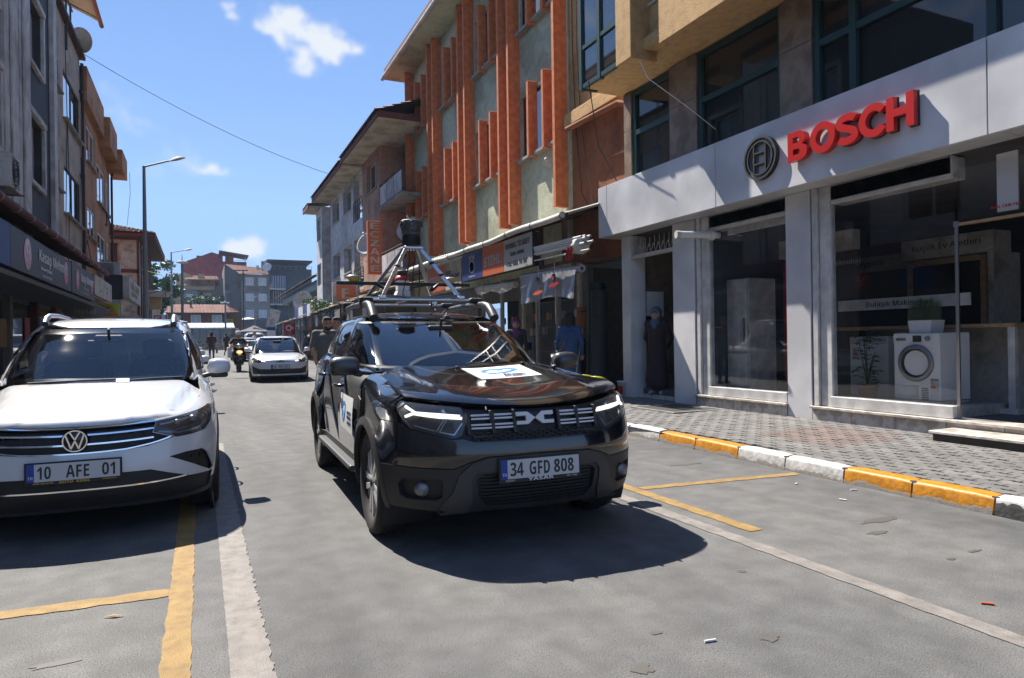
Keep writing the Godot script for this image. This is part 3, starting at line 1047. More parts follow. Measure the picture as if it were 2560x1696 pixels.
	for yy in [6.0, 6.72, 8.5, 9.2]: fr.b6(6.59, 6.67, yy, yy + .075, -11.09, -9.81)
	fr.b6(6.68, 6.94, 6.0, 6.07, -11.17, -11.09)
	var bw := obj("bay_window", fr, "green_frame", s)
	var g2 := B.new()
	g2.b6(6.625, 6.635, 6.02, 12.3, -11.1, -9.79)
	obj("pane", g2, "glass_win", bw)
	bp("bay_pilaster", "w_yellow", s, 6.42, 6.95, 5.86, 12.4, -9.70, -9.24, .02)
	bp("recess_wall", "w_yellow", s, 6.8, 6.94, 6.2, 6.75, -9.24, -8.78)
	bp("recess_sill", "marble_white", s, 6.76, 6.94, 6.75, 6.785, -9.24, -8.78)
	win_x(s, 6.9, -1, -9.23, -8.79, 6.79, 8.4, "green_frame", "glass_win", 1, .05, "", .0)
	bp("parapet", "w_yellow", s, 6.60, 6.94, 5.9, 7.15, -8.77, 2, .02)
	bp("parapet", "w_yellow", s, 6.60, 6.94, 9.1, 10.1, -8.77, 2, .02)
	win_x(s, 6.94, -1, -8.1, -6.8, 7.35, 8.9, "green_frame", "glass_win", 2, .06, "", .02)
	var gu := B.new()
	gu.tube([V(6.6, 5.9, -9.3), V(6.65, 5.5, -9.1), V(7.0, 4.9, -8.55), V(7.5, 4.6, -8.5)], .006, 5)
	obj("loose_cable", gu, "white", s)
	bp("entrance_wall", "marble_brown", s, 7.62, 9.4, .15, 3.4, -11.15, -11.05)
	bp("entrance_wall", "marble_brown", s, 9.3, 9.42, .15, 3.4, -11.05, -9.1)
	bp("entrance_wall", "w_cream", s, 7.82, 9.3, .15, 3.4, -9.18, -9.06)
	bp("entrance_ceiling", "w_cream", s, 7.62, 9.4, 3.3, 3.4, -11.05, -9.06)
	bp("entrance_step", "marble_white", s, 7.6, 9.3, .12, .24, -10.85, -9.59, .01)
	var dr := B.new()
	dr.b6(8.6, 8.66, .24, 3.0, -10.35, -9.22)
	for k in 3: dr.b6(8.57, 8.6, .4 + k * .85, 1.1 + k * .85, -10.2, -9.4, .02)
	obj("entrance_door", dr, "green_frame", s)
	var gl := B.new()
	gl.b6(7.48, 7.56, 2.80, 2.87, -10.86, -9.58)
	for k in 9:
		var zc := -10.80 + k * .14
		var pts := []
		for q in 9: pts.append(V(7.52, 2.96 + .07 * sin(q * PI / 4), zc + q * .017))
		gl.tube(pts, .008, 5)
		gl.tube([V(7.52, 2.87, zc + .07), V(7.52, 3.16, zc + .07)], .006, 5)
	obj("entrance_grille", gl, "white_dirty", s)
	var dp := B.new()
	dp.tube([V(7.95, 6.0, -11.25), V(7.95, 4.0, -11.25)], .06, 10)
	dp.tube([V(7.72, 6.12, -13.7), V(7.72, 6.05, -11.6), V(7.95, 5.9, -11.25)], .06, 10)
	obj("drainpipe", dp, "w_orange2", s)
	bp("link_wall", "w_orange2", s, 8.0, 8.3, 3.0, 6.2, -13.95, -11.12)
	bp("link_wall_top", "w_yellow", s, 7.75, 8.3, 6.2, 6.5, -13.9, -11.22, .02)
	bp("link_upper_wall", "w_yellow", s, 7.95, 8.3, 6.5, 12, -13.9, -11.22)
	var cb := B.new()
	cb.tube([V(7.9, 12, -13.7), V(7.9, 8, -13.7), V(7.9, 6.2, -13.6), V(7.92, 4.6, -13.4), V(7.9, 3.9, -12.8)], .012, 5)
	cb.tube([V(7.9, 12, -13.5), V(7.9, 8, -13.5), V(7.92, 6.2, -13.4), V(7.9, 4.3, -12.9), V(7.9, 3.7, -12.2)], .008, 5)
	cb.tube([V(6.5, 6.0, -10.7), V(7.0, 5.0, -11.2), V(7.9, 4.1, -11.6)], .01, 5)
	obj("cable", cb, "dark", s).set_meta("kind", "stuff")
	var fl := thing("boiler_flue", "short white boiler flue pipe sticking out of the shop window", "pipe", V(7.5, 2.95, -8.6))
	var fb := B.new()
	fb.tube([V(6.95, 2.93, -8.73), V(7.6, 2.93, -8.57)], .055, 14)
	fb.tube([V(7.44, 2.93, -8.61), V(7.5, 2.93, -8.595)], .085, 16)
	obj("pipe", fb, "pvc", fl)
	var fc := B.new()
	fc.tube([V(6.88, 2.93, -8.747), V(6.95, 2.93, -8.73)], .062, 14)
	obj("cap", fc, "white_dirty", fl)
	bp("meter_box", "white", tag_thing("meter_box", "white metal meter box on the stone wall above the doorway woman", "box", V(7.9, 1.85, -11)), 7.86, 8.26, 1.72, 2.20, -11.05, -10.9, .01)
	var st := thing("door_step", "white marble step on a black base in front of the shop door", "step", V(7.2, .17, -4))
	bp("tread", "marble_white", st, 7.0, 7.43, .245, .275, -4.75, -2.4, .006)
	bp("riser", "marble_black", st, 7.03, 7.43, .14, .245, -4.72, -2.43)
	var mh := thing("manhole_cover", "dark square steel plate set in the pavement before the shop", "manhole cover", V(6.95, .17, -8.8))
	var mb := B.new()
	mb.b6(6.45, 7.35, .158, .176, -9.35, -8.3, .004)
	obj("plate", mb, "dark", mh)
	var mr := B.new()
	for e in [[6.41, 6.45, -9.39, -8.26], [7.35, 7.39, -9.39, -8.26], [6.45, 7.35, -9.39, -9.352], [6.45, 7.35, -8.298, -8.26]]: mr.b6(e[0], e[1], .15, .18, e[2], e[3], .003)
	obj("rim", mr, "concrete", mh)
	var bk := thing("paint_bucket", "white and red plastic bucket at the foot of the thin pillar", "bucket", V(7.62, .18, -11.35))
	var bb := B.new()
	bb.lathe([Vector2(0, 0), Vector2(.115, 0), Vector2(.14, .27), Vector2(.15, .272), Vector2(.15, .295), Vector2(.138, .295), Vector2(.135, .27), Vector2(.11, .02), Vector2(0, .02)], 24, Transform3D(Basis.IDENTITY, V(7.50, .175, -11.18)))
	obj("pail", bb, "white", bk)
	bb = B.new()
	bb.lathe([Vector2(.1215, .05), Vector2(.1345, .2)], 14, Transform3D(Basis.IDENTITY, V(7.50, .175, -11.18)), false, 2.4, 4.4)
	obj("print", bb, "red", bk)
func tag_thing(nm: String, label: String, cat: String, at: Vector3) -> Node3D: return thing(nm, label, cat, at)
func letter(s: Node, T: Transform3D, polys: Array, holes: Array, z: float, y: float) -> void:
	var tr := Transform3D(T.basis, V(7.07, y, z))
	var b := B.new()
	var d := .095
	for p in polys:
		var pp: PackedVector2Array = p
		if holes.is_empty():
			b.prism(pp, .012, d, .0, tr)
		else:
			var top := pp
			var minx := 1e9
			var maxx := -1e9
			for q in pp:
				minx = minf(minx, q.x); maxx = maxf(maxx, q.x)
			var cuts := [minx - .01]
			for h in holes:
				var c := 0.0
				for q in h: c += q.x
				cuts.append(c / h.size())
			cuts.append(maxx + .01)
			cuts.sort()
			for i in cuts.size() - 1:
				if cuts[i + 1] - cuts[i] < .004: continue
				var slab := PackedVector2Array([Vector2(cuts[i], -1), Vector2(cuts[i + 1], -1), Vector2(cuts[i + 1], 1), Vector2(cuts[i], 1)])
				for piece in Geometry2D.intersect_polygons(pp, slab):
					var parts := [piece]
					for h in holes:
						var nx := []
						for a in parts: nx.append_array(Geometry2D.clip_polygons(a, h))
						parts = nx
					for a in parts: b.prism(a, .012, d, 0.0, tr)
	var o := obj("letter", b, "letter_red", s)
	var bk := B.new()
	for p in polys:
		if holes.is_empty():
			for q in Geometry2D.offset_polygon(p, .006): bk.prism(q, .003, .03, 0.0, tr)
	if bk.v.size(): obj("letter_back", bk, "black", o)
func shop_fittings(s: Node) -> void:
	bp("display_platform", "white_dirty", s, 7.66, 8.7, .346, .455, -6.6, -4.9)
	var wm := thing("washing_machine", "white front loading washing machine with dark round door behind shop glass", "washing machine", V(8.2, .46, -5.5))
	bp("cabinet", "white", wm, 7.90, 8.46, .50, 1.31, -5.79, -5.2, .012)
	bp("plinth", "white_dirty", wm, 7.915, 8.44, .458, .495, -5.78, -5.21, .004)
	bp("control_panel", "white", wm, 7.893, 7.9, 1.19, 1.30, -5.785, -5.205, .003)
	bp("drawer", "grey_metal", wm, 7.887, 7.893, 1.215, 1.25, -5.75, -5.62, .004)
	bp("display", "black", wm, 7.886, 7.892, 1.20, 1.275, -5.53, -5.42, .002)
	var b := B.new()
	var face := Transform3D(Basis(V(0, 0, 1), V(-1, 0, 0), V(0, -1, 0)), Vector3.ZERO)
	b.lathe([Vector2(0, .03), Vector2(.026, .028), Vector2(.03, .02), Vector2(.03, 0)], 20, Transform3D(face.basis, V(7.893, 1.24, -5.34)))
	obj("knob", b, "grey_metal", wm)
	b = B.new()
	b.lathe([Vector2(.172, .03), Vector2(.205, .035), Vector2(.222, .02), Vector2(.225, 0)], 36, Transform3D(face.basis, V(7.9, .945, -5.5)))
	var door := obj("door", b, "grey_metal", wm)
	b = B.new()
	b.lathe([Vector2(0, -.05), Vector2(.10, -.045), Vector2(.155, .0), Vector2(.172, .028)], 36, Transform3D(face.basis, V(7.897, .945, -5.5)))
	obj("door_glass", b, "black", door)
	bp("energy_label", "white_frame", wm, 7.896, 7.8995, .54, .76, -5.32, -5.215)
	for k in 5: bp("energy_bar", ["leaf2", "lime", "yellow", "orange_p", "red"][k], wm, 7.893, 7.8955, .72 - k * .018, .732 - k * .018, -5.31, -5.285 + k * .008)
	bp("energy_head", "blue_p", wm, 7.893, 7.8955, .742, .757, -5.315, -5.22)
	for k in 7: bp("vent_slot", "black", wm, 7.894, 7.8975, .505 + k * .022, .515 + k * .022, -5.43, -5.345)
	bp("filter_flap", "white_frame", wm, 7.895, 7.8995, .52, .67, -5.78, -5.47, .001)
	var pl := thing("grass_planter", "white square planter of upright green grass on the washing machine", "plant", V(8.1, 1.31, -5.5))
	var pb := B.new()
	pb.prism(PackedVector2Array([Vector2(-.13, 0), Vector2(.13, 0), Vector2(.155, .15), Vector2(-.155, .15)]), -.12, .12, 0, Transform3D(Basis(V(0, 0, 1), V(0, 1, 0), V(-1, 0, 0)), V(8.1, 1.312, -5.5)))
	obj("pot", pb, "white", pl)
	var gb := B.new()
	for i in 420:
		var x := 8.1 + rng.randf_range(-.11, .11)
		var zz := -5.5 + rng.randf_range(-.14, .14)
		var h := rng.randf_range(.22, .33)
		var dx := rng.randf_range(-.02, .02)
		var dz := rng.randf_range(-.02, .02)
		gb.tri(V(x - .003, 1.45, zz), V(x + .003, 1.45, zz + .004), V(x + dx, 1.45 + h, zz + dz))
	obj("blades", gb, "grass_blade", pl)
	var dw := thing("dishwasher", "plain white dishwasher half hidden behind the potted plant", "dishwasher", V(8.4, .46, -6.5))
	bp("cabinet", "white", dw, 8.30, 8.85, .46, 1.27, -6.75, -6.16, .01)
	bp("control_strip", "white_frame", dw, 8.29, 8.30, 1.17, 1.26, -6.74, -6.17, .003)
	bp("handle", "black", dw, 8.284, 8.29, 1.2, 1.225, -6.52, -6.4)
	bp("energy_label", "white_frame", dw, 8.295, 8.299, .95, 1.12, -6.7, -6.6)
	for k in 4: bp("energy_bar", ["leaf2", "lime", "orange_p", "red"][k], dw, 8.291, 8.294, 1.08 - k * .02, 1.095 - k * .02, -6.69, -6.65 + k * .01)
	var ct := thing("display_counter", "white and wood display counter lettered Bulaşık Makineleri inside shop", "counter", V(8.7, .35, -6))
	bp("top", "wood_light", ct, 8.55, 9.3, 1.36, 1.41, -7.3, -4.75, .005)
	bp("upstand", "white_frame", ct, 8.62, 8.66, 1.645, 1.80, -7.2, -5.3, .003)
	bp("upright", "white_frame", ct, 8.55, 8.62, .35, 1.36, -4.83, -4.75, .003)
	bp("foot", "white_frame", ct, 8.5, 9.3, .35, .41, -4.9, -4.7, .003)
	bp("back_panel", "white_dirty", ct, 9.2, 9.24, .35, 1.36, -7.2, -4.8)
	words("lettering", "Bulaşık Makineleri", "ink", ct, V(8.615, 1.715, -6.25), V(0, 0, 1), V(0, 1, 0), .07, .95, .004, false)
	var du := thing("display_unit", "tall white display unit lettered Küçük Ev Aletleri deep inside shop", "cabinet", V(10, .35, -6.4))
	bp("header", "white_dirty", du, 9.9, 10.3, 2.42, 2.72, -7.1, -5.75, .004)
	bp("niche_frame", "wood_light", du, 9.88, 9.92, 1.4, 2.38, -7.0, -6.93)
	bp("niche_frame", "wood_light", du, 9.88, 9.92, 1.4, 2.38, -5.92, -5.85)
	bp("niche_frame", "wood_light", du, 9.88, 9.92, 2.32, 2.40, -6.93, -5.92)
	bp("side", "white_dirty", du, 9.9, 10.5, .35, 2.42, -5.83, -5.75)
	bp("back", "dark", du, 10.4, 10.5, .35, 2.42, -7.1, -5.83)
	words("lettering", "Küçük Ev Aletleri", "ink", du, V(9.895, 2.58, -6.42), V(0, 0, 1), V(0, 1, 0), .085, 1.0, .004, false)
	var tv := thing("display_unit", "low dark display wall lettered Televizyonlar deep inside shop", "cabinet", V(10.5, .35, -8))
	bp("header", "white_dirty", tv, 10.3, 10.5, 2.36, 2.60, -8.9, -7.3, .004)
	bp("panel", "dark", tv, 10.4, 10.5, .35, 2.36, -8.9, -7.3)
	words("lettering", "Televizyonlar", "ink", tv, V(10.295, 2.48, -8.1), V(0, 0, 1), V(0, 1, 0), .09, .85, .004, false)
	var rp := thing("product_stand", "tall panel with red stripe and faint writing behind the first window", "panel", V(8.6, .35, -8))
	bp("board", "sign_dark", rp, 8.8, 8.86, .5, 2.55, -8.4, -7.0)
	bp("stripe", "red", rp, 8.79, 8.8, .5, 2.5, -8.4, -8.15)
	bp("head", "white_dirty", rp, 8.7, 8.86, 2.56, 2.85, -8.4, -7.0)
	words("lettering", "Yaşam için teknoloji", "lightink", rp, V(8.79, 2.38, -7.5), V(0, 0, 1), V(0, 1, 0), .07, 1.1, .004, false)
	var fg := thing("fridge", "tall white fridge standing behind the first shop window", "fridge", V(8.2, .35, -8.7))
	bp("cabinet", "white_frame", fg, 8.05, 8.65, .36, 2.25, -8.9, -8.42, .02)
	bp("door", "white_frame", fg, 8.02, 8.045, 1.05, 2.24, -8.89, -8.43, .01)
	bp("door", "white_frame", fg, 8.02, 8.045, .40, 1.03, -8.89, -8.43, .01)
	bp("handle", "grey_metal", fg, 7.99, 8.015, 1.2, 1.6, -8.5, -8.47, .005)
	var up := thing("potted_plant", "leafy potted umbrella plant standing before the white appliances", "plant", V(7.95, .455, -6.2))
	var pt := B.new()
	pt.lathe([Vector2(0, 0), Vector2(.09, 0), Vector2(.12, .16), Vector2(.13, .16), Vector2(.13, .18), Vector2(.11, .18), Vector2(.1, .15), Vector2(0, .15)], 20, Transform3D(Basis.IDENTITY, V(7.95, .456, -6.2)))
	obj("pot", pt, "terracotta", up)
	var sb := B.new()
	var lb := B.new()
	var lb2 := B.new()
	for k in 5:
		var a := k * 1.3
		var top := V(7.95 + .1 * cos(a), 1.0 + .07 * k, -6.2 + .1 * sin(a))
		sb.tube([V(7.95, .6, -6.2), V(7.95 + .03 * cos(a), .8, -6.2 + .03 * sin(a)), top], [.008, .007, .004], 5)
	for k in 46:
		var a := rng.randf() * TAU
		var hgt := rng.randf_range(.62, 1.33)
		var rad := rng.randf_range(.05, .21) * (1.0 - absf(hgt - 1.0) * .6)
		var c := V(7.95 + rad * cos(a) * .8, hgt, -6.2 + rad * sin(a))
		sb.tube([V(7.95 + .02 * cos(a), hgt - .06, -6.2 + .02 * sin(a)), c], .0025, 4)
		for q in 7:
			var b2 := q * TAU / 7 + a
			var d := V(cos(b2), rng.randf_range(-.45, -.05), sin(b2)).normalized()
			var sd := d.cross(Vector3.UP).normalized() * .017
			var tip := c + d * rng.randf_range(.065, .1)
			var mid := c.lerp(tip, .55)
			var tgt: B = lb if (k + q) % 3 else lb2
			tgt.tri(c, mid + sd, tip); tgt.tri(c, tip, mid - sd)
	obj("stem", sb, "leaf3", up)
	obj("leaves", lb, "leaf", up).set_meta("kind", "stuff")
	var o2 := obj("young_leaves", lb2, "leaf2", up)
	o2.set_meta("kind", "stuff")
func tiles(par: Node, a: Vector3, b: Vector3, c: Vector3, d: Vector3, m, pitch := .24, course := .34) -> void:
	var w := a.distance_to(b)
	var l := maxf(a.distance_to(d), b.distance_to(c))
	var nx := clampi(int(w / pitch), 2, 60) * 4
	var ny := clampi(int(l / course), 2, 30)
	var nrm := (b - a).cross(d - a).normalized()
	if nrm.y < 0: nrm = -nrm
	var st := B.new()
	for j in ny:
		var rows := []
		for e in 2:
			var t := (j + e * 1.12) / ny
			var lift := .05 if e == 0 else 0.0
			var row := []
			for i in nx + 1:
				var s := float(i) / nx
				var p := a.lerp(b, s).lerp(d.lerp(c, s), minf(t, 1.0))
				row.append(p + nrm * (lift + .045 * absf(sin(i * PI / 4.0)) + .006 * sin(i * 1.7 + j * 2.3)))
			rows.append(row)
		st.grid(rows, nrm)
	var base := B.new()
	base.quad(a - nrm * .03, b - nrm * .03, c - nrm * .03, d - nrm * .03)
	var o := obj("roof_slope", base, "wood_dark", par)
	var t2 := obj("tiles", st, m, o)
	t2.set_meta("kind", "stuff")
func dish(nm: String, label: String, at: Vector3, dir: Vector3, r: float, m := "w_grey_l") -> void:
	var t := thing(nm, label, "satellite dish", at, "satellite dishes", false)
	dir = dir.normalized()
	var sx := dir.cross(Vector3.UP).normalized()
	var bs := Basis(sx, dir, sx.cross(dir))
	var b := B.new()
	var pr := []
	for i in 7:
		var q := r * i / 6.0
		pr.append(Vector2(q, .22 * q * q / r))
	for i in range(6, -1, -1):
		var q := r * i / 6.0
		pr.append(Vector2(q, .22 * q * q / r - .012))
	b.lathe(pr, 24, Transform3D(bs, dir * .12))
	obj("reflector", b, m, t)
	b = B.new()
	b.tube([bs * V(0, .12, r * .9), bs * V(0, r * .8 + .1, r * .55)], .012, 6)
	b.tube([Vector3.ZERO, dir * .12], .03, 8)
	b.tube([Vector3.ZERO, V(0, -r * .9, 0)], .025, 8)
	obj("arm", b, "galv", t)
	b = B.new()
	b.tube([bs * V(0, r * .8 + .05, r * .52), bs * V(0, r * .8 + .2, r * .58)], .04, 8)
	obj("receiver", b, "white", t)
func foliage(b1: B, b2: B, c: Vector3, r: Vector3, n: int, size: float) -> void:
	for i in n:
		var d := V(rng.randfn(), rng.randfn(), rng.randfn()).normalized() * pow(rng.randf(), .45)
		var p := c + d * r
		var a := V(rng.randfn(), rng.randfn() * .6, rng.randfn()).normalized() * size * rng.randf_range(.6, 1.3)
		var q := a.cross(V(rng.randfn(), rng.randfn(), rng.randfn())).normalized() * size * .45
		var t: B = b1 if rng.randf() < .55 else b2
		t.tri(p - a * .5, p + q * .5, p + a * .5); t.tri(p - a * .5, p + a * .5, p - q * .5)
func ac_unit(label: String, at: Vector3, face: Vector3, k := 1.0) -> void:
	var t := thing("air_conditioner", label, "air conditioner", at, "", false)
	t.rotation.y = atan2(face.x, face.z)
	var b := B.new()
	b.box(V(0, .3 * k, 0), V(.8, .58, .3) * k, .02)
	obj("housing", b, "white_dirty", t)
	b = B.new()
	for i in 11: b.box(V(-.08 * k, (.07 + i * .045) * k, .152 * k), V(.5, .012, .01) * k)
	for i in 3: ring(b, 0, 0, (.22 - i * .07) * k, (.21 - i * .07) * k, 0, .012, Transform3D(Basis.IDENTITY, V(-.08 * k, .3 * k, .152 * k)), 24)
	obj("fan_grille", b, "dark", t)
	b = B.new()
	for s in [-.3, .3]: b.bar(V(s * k, 0, .2 * k), V(s * k, 0, -.3 * k), .03, .03)
	obj("bracket", b, "galv", t)
func fin_building() -> void:
	var s := thing("office_building", "green building with tall projecting orange fins and narrow windows", "building", V(9, 0, -20))
	var wins := []
	var bays := [[-16.58, -14.12], [-19.9, -17.36], [-23.08, -20.58], [-26.5, -23.8]]
	for bb in bays:
		for yy in [[6.10, 7.78], [9.5, 11.2]]:
			wins.append([bb[0] + .06, bb[1] - .06, yy[0], yy[1]])
	wall_x(s, "wall", "w_green", 7.92, -1, -13.95, -26.75, 3.0, 12.4, wins, .3)
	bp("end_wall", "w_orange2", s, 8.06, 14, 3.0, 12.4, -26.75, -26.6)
	bp("end_wall", "w_green", s, 8.06, 14, 3.0, 12.4, -14.1, -13.95)
	for w in wins: win_x(s, 7.92, -1, w[0], w[1], w[2], w[3], "wood_dark", "glass_win", 4, .05, "", .10)
	for fz in [-14.08, -16.66, -17.32, -19.97, -20.54, -23.14, -23.74, -26.56]:
		bp("fin", "w_orange", s, 7.58, 7.92, 4.40, 12.06, fz - .065, fz + .065, .012)
	for bb in bays:
		for yy in [[5.98, 7.9], [9.38, 11.35]]:
			for k in 2:
				var z: float = bb[0] + (.95 if k == 0 else 1.78)
				bp("small_fin", "w_orange", s, 7.66, 7.92, yy[0], yy[1], z - .06, z + .06, .012)
			for sg in [[bb[0] + .08, bb[0] + .87], [bb[0] + 1.03, bb[0] + 1.70], [bb[0] + 1.86, bb[1] - .08]]:
				bp("sill", "concrete", s, 7.74, 7.92, yy[0] + .02, yy[0] + .10, sg[0], sg[1], .008)
	bp("eave_slab", "w_green", s, 7.0, 8.6, 12.07, 12.22, -27.6, -13.2)
	bp("roof", "rooftile", s, 7.0, 14, 12.22, 12.5, -27.6, -13.2)
	var g := B.new()
	g.tube([V(6.95, 12.12, -27.7), V(6.95, 12.16, -13.0)], .075, 10)
	for i in 20: ring(g, 0, 0, .082, .07, -.012, .012, Transform3D(Basis.IDENTITY, V(6.95, 12.12 + i * .002, -27.4 + i * .72)), 12)
	obj("gutter", g, "white_dirty", s)
	var wl := B.new()
	wl.tube([V(7.9, 5.55, -14.75), V(7.72, 5.55, -14.75), V(7.7, 5.62, -14.75)], .012, 6)
	wl.ball(V(7.72, 5.68, -14.75), V(.05, .06, .05), 6)
	wl.box(V(7.88, 5.3, -14.5), V(.12, .2, .1), .02)
	obj("wall_bracket", wl, "white_dirty", s)
	var cb := B.new()
	cb.tube([V(7.9, 4.6, -17.9), V(7.88, 5.0, -17.86), V(7.9, 5.3, -17.95), V(7.9, 5.0, -18.05)], .012, 5)
	obj("loose_cable", cb, "dark", s)
	wall_x(s, "shop_wall", "w_greybrown", 7.98, -1, -13.3, -26.7, .1, 3.0, [[-16.1, -13.9, .3, 2.4], [-20.0, -17.0, .3, 2.4]], .15)
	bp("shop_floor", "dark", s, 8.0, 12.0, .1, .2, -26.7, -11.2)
	bp("shop_back_wall", "w_greybrown", s, 12.0, 12.2, .1, 4.2, -26.7, -11.2)
	bp("shop_ceiling", "w_greybrown", s, 8.3, 12.2, 4.1, 4.25, -26.7, -11.2)
	awning_front()
func corrugated(b: B, x0: float, y0: float, x1: float, y1: float, z0: float, z1: float, per := .177, amp := .028, th := .008) -> void:
	var n := int(absf(z1 - z0) / per * 6)
	var e0 := []
	var e1 := []
	var f0 := []
	var f1 := []
	for i in n + 1:
		var t := float(i) / n
		var z := lerpf(z0, z1, t)
		var h := amp * sin(TAU * (z - z0) / per)
		var sag := .02 * sin(z * .9) + .012 * sin(z * 2.3)
		e0.append(V(x0, y0 + h, z)); e1.append(V(x1, y1 + h + sag, z))
		f0.append(V(x0, y0 + h - th, z)); f1.append(V(x1, y1 + h + sag - th, z))
	b.grid([e0, e1], Vector3.UP); b.grid([f0, f1], Vector3.DOWN)
	b.grid([e1, f1], V(signf(x1 - x0), 0, 0))
func awning_front() -> void:
	var a := thing("corrugated_awning", "sagging corrugated sheet awning with pale gutter over the tool shop", "awning", V(7, 3, -16))
	var b := B.new()
	corrugated(b, 8.04, 4.22, 6.1, 3.62, -11.3, -21.2)
	obj("roof_sheet", b, "white_dirty", a)
	b = B.new()
	var pts := []
	for i in 34:
		var z := -10.9 - i * .31
		pts.append(V(6.02, 3.545 + .02 * sin(z * .9) + .012 * sin(z * 2.3) - (.02 if i > 20 else 0.0), z))
	b.tube(pts, .06, 10)
	obj("gutter", b, "white_dirty", a)
	for i in 9:
		b = B.new(); ring(b, 0, 0, .068, .058, -.015, .015, Transform3D(Basis.IDENTITY, pts[i * 4]), 12)
		obj("gutter_clip", b, "dark", a)
	b = B.new()
	for z in [-11.6, -13.6, -15.6, -17.6, -19.6]: b.bar(V(8.0, 4.15, z), V(6.12, 3.55, z), .05, .06)
	for x in [6.35, 7.2]: b.bar(V(x, 3.60 + (x - 6.1) * .31, -11.3), V(x, 3.58 + (x - 6.1) * .31, -21.2), .05, .05)
	for z in [-11.5, -12.5]: b.bar(V(6.4, 2.75, z), V(6.4, 3.62, z), .08, .08)
	b.bar(V(6.4, 2.78, -12.55), V(6.4, 2.78, -11.0), .06, .06); b.bar(V(6.4, 2.78, -11.2), V(8.0, 2.9, -11.2), .06, .06)
	obj("frame", b, "wood_dark", a)
	var g := thing("shop_sign", "long sign board with blue, orange STIHL and white DURBAL TİCARET fields", "sign", V(6.3, 2.84, -14.7), "boards under the awning")
	bp("backing", "dark", g, 6.26, 6.40, 2.83, 3.53, -16.74, -12.62)
	var R := V(0, 0, 1)
	var U := V(0, 1, 0)
	bp("blue_field", "sign_blue", g, 6.25, 6.26, 2.84, 3.53, -16.74, -15.345)
	bp("orange_field", "orange_p", g, 6.25, 6.26, 2.84, 3.53, -15.335, -14.065)
	bp("white_field", "sign_grey", g, 6.25, 6.26, 2.84, 3.53, -14.055, -12.62)
	words("lettering", "STIHL", "sign_grey", g, V(6.247, 3.18, -14.72), V(0, .02, 1), V(0, 1, .22), .24, 1.0)
	words("lettering", "DURBAL TİCARET", "ink", g, V(6.247, 3.39, -13.34), R, U, .115, 1.22)
	words("lettering", "KEMAL DURBAL", "ink", g, V(6.247, 3.185, -13.34), R, U, .08, .72)
	words("lettering", "Tel: 662 10 90", "ink", g, V(6.247, 2.98, -13.38), R, U, .105, 1.0)
	words("lettering", "Husqvarna", "lightink", g, V(6.247, 2.915, -16.05), R, U, .05, .42)
	var hb := B.new()
	var ht := Transform3D(Basis(V(0, 0, 1), V(0, 1, 0), V(-1, 0, 0)), V(6.25, 3.16, -16.05))
	for p in stroke(arc(0, 0, .17, .15, 0, 360, 28), .035): hb.prism(p, .001, .005, 0, ht)
	for q in [[[-.08, -.09], [-.08, .09]], [[.08, -.09], [.08, .09]], [[-.08, 0], [.08, 0]]]:
		for p in stroke([Vector2(q[0][0], q[0][1]), Vector2(q[1][0], q[1][1])], .035): hb.prism(p, .001, .004, 0, ht)
	for p in stroke([Vector2(-.13, .17), Vector2(-.17, .28), Vector2(-.07, .2), Vector2(0, .29), Vector2(.07, .2), Vector2(.17, .28), Vector2(.13, .17)], .03): hb.prism(p, .001, .0055, 0, ht)
	obj("crown_emblem", hb, "lightink", g)
	var g2 := thing("shop_sign", "stained cream board with faded orange STIHL field behind the tripod", "sign", V(6.3, 2.82, -18.4), "boards under the awning")
	bp("board", "w_cream", g2, 6.28, 6.36, 2.70, 3.47, -19.8, -16.93)
	bp("orange_field", "orange_p", g2, 6.272, 6.28, 2.71, 3.46, -19.78, -18.2)
	words("lettering", "STIHL", "sign_grey", g2, V(6.27, 3.05, -19.0), V(0, .02, 1), V(0, 1, .22), .24, 1.2)
	words("lettering", "ÖZCAN", "ink", g2, V(6.277, 3.2, -17.95), R, U, .11, .4)
	words("lettering", "DURBAL TİCARET", "ink", g2, V(6.277, 3.08, -17.45), R, U, .1, .85)
	words("lettering", "662 TEL", "ink", g2, V(6.277, 2.8, -17.3), R, U, .1, .5)
	var pr := thing("plastic_film_roll", "thick roll of grey plastic film with a sheet hanging down", "plastic roll", V(6.4, 2.6, -12.2))
	b = B.new()
	b.tube([V(6.42, 2.66, -13.45), V(6.42, 2.60, -10.9)], .075, 16)
	obj("roll", b, "plastic_film", pr)
	b = B.new()
	b.tube([V(6.42, 2.602, -10.93), V(6.42, 2.598, -10.89)], .03, 12)
	obj("core", b, "black", pr)
	b = B.new()
	var rows := []
	for j in 12:
		var t := j / 11.0
		var l := []
		for i in 31:
			var u := i / 30.0
			var z := lerpf(-13.4, -11.0, u)
			l.append(V(6.345 - .03 * t + .03 * sin(u * 17 + t * 1.5) * t + .014 * sin(u * 41 + t * 3.0) * t, lerpf(2.65, 2.605, u) - t * (.53 + .045 * sin(u * 6.0 + 1)), z))
		rows.append(l)
	b.grid(rows, V(-1, 0, 0))
	obj("hanging_sheet", b, "plastic_film", pr)
	var scy := [["hanging_scythe", "black disc and orange curved blade hanging at the left of the plastic sheet", -12.35, 2.49, 2.24, "orange_p"], ["hanging_scythe", "black disc with red hub and red curved blade hanging right on the sheet", -11.66, 2.49, 2.35, "red"]]
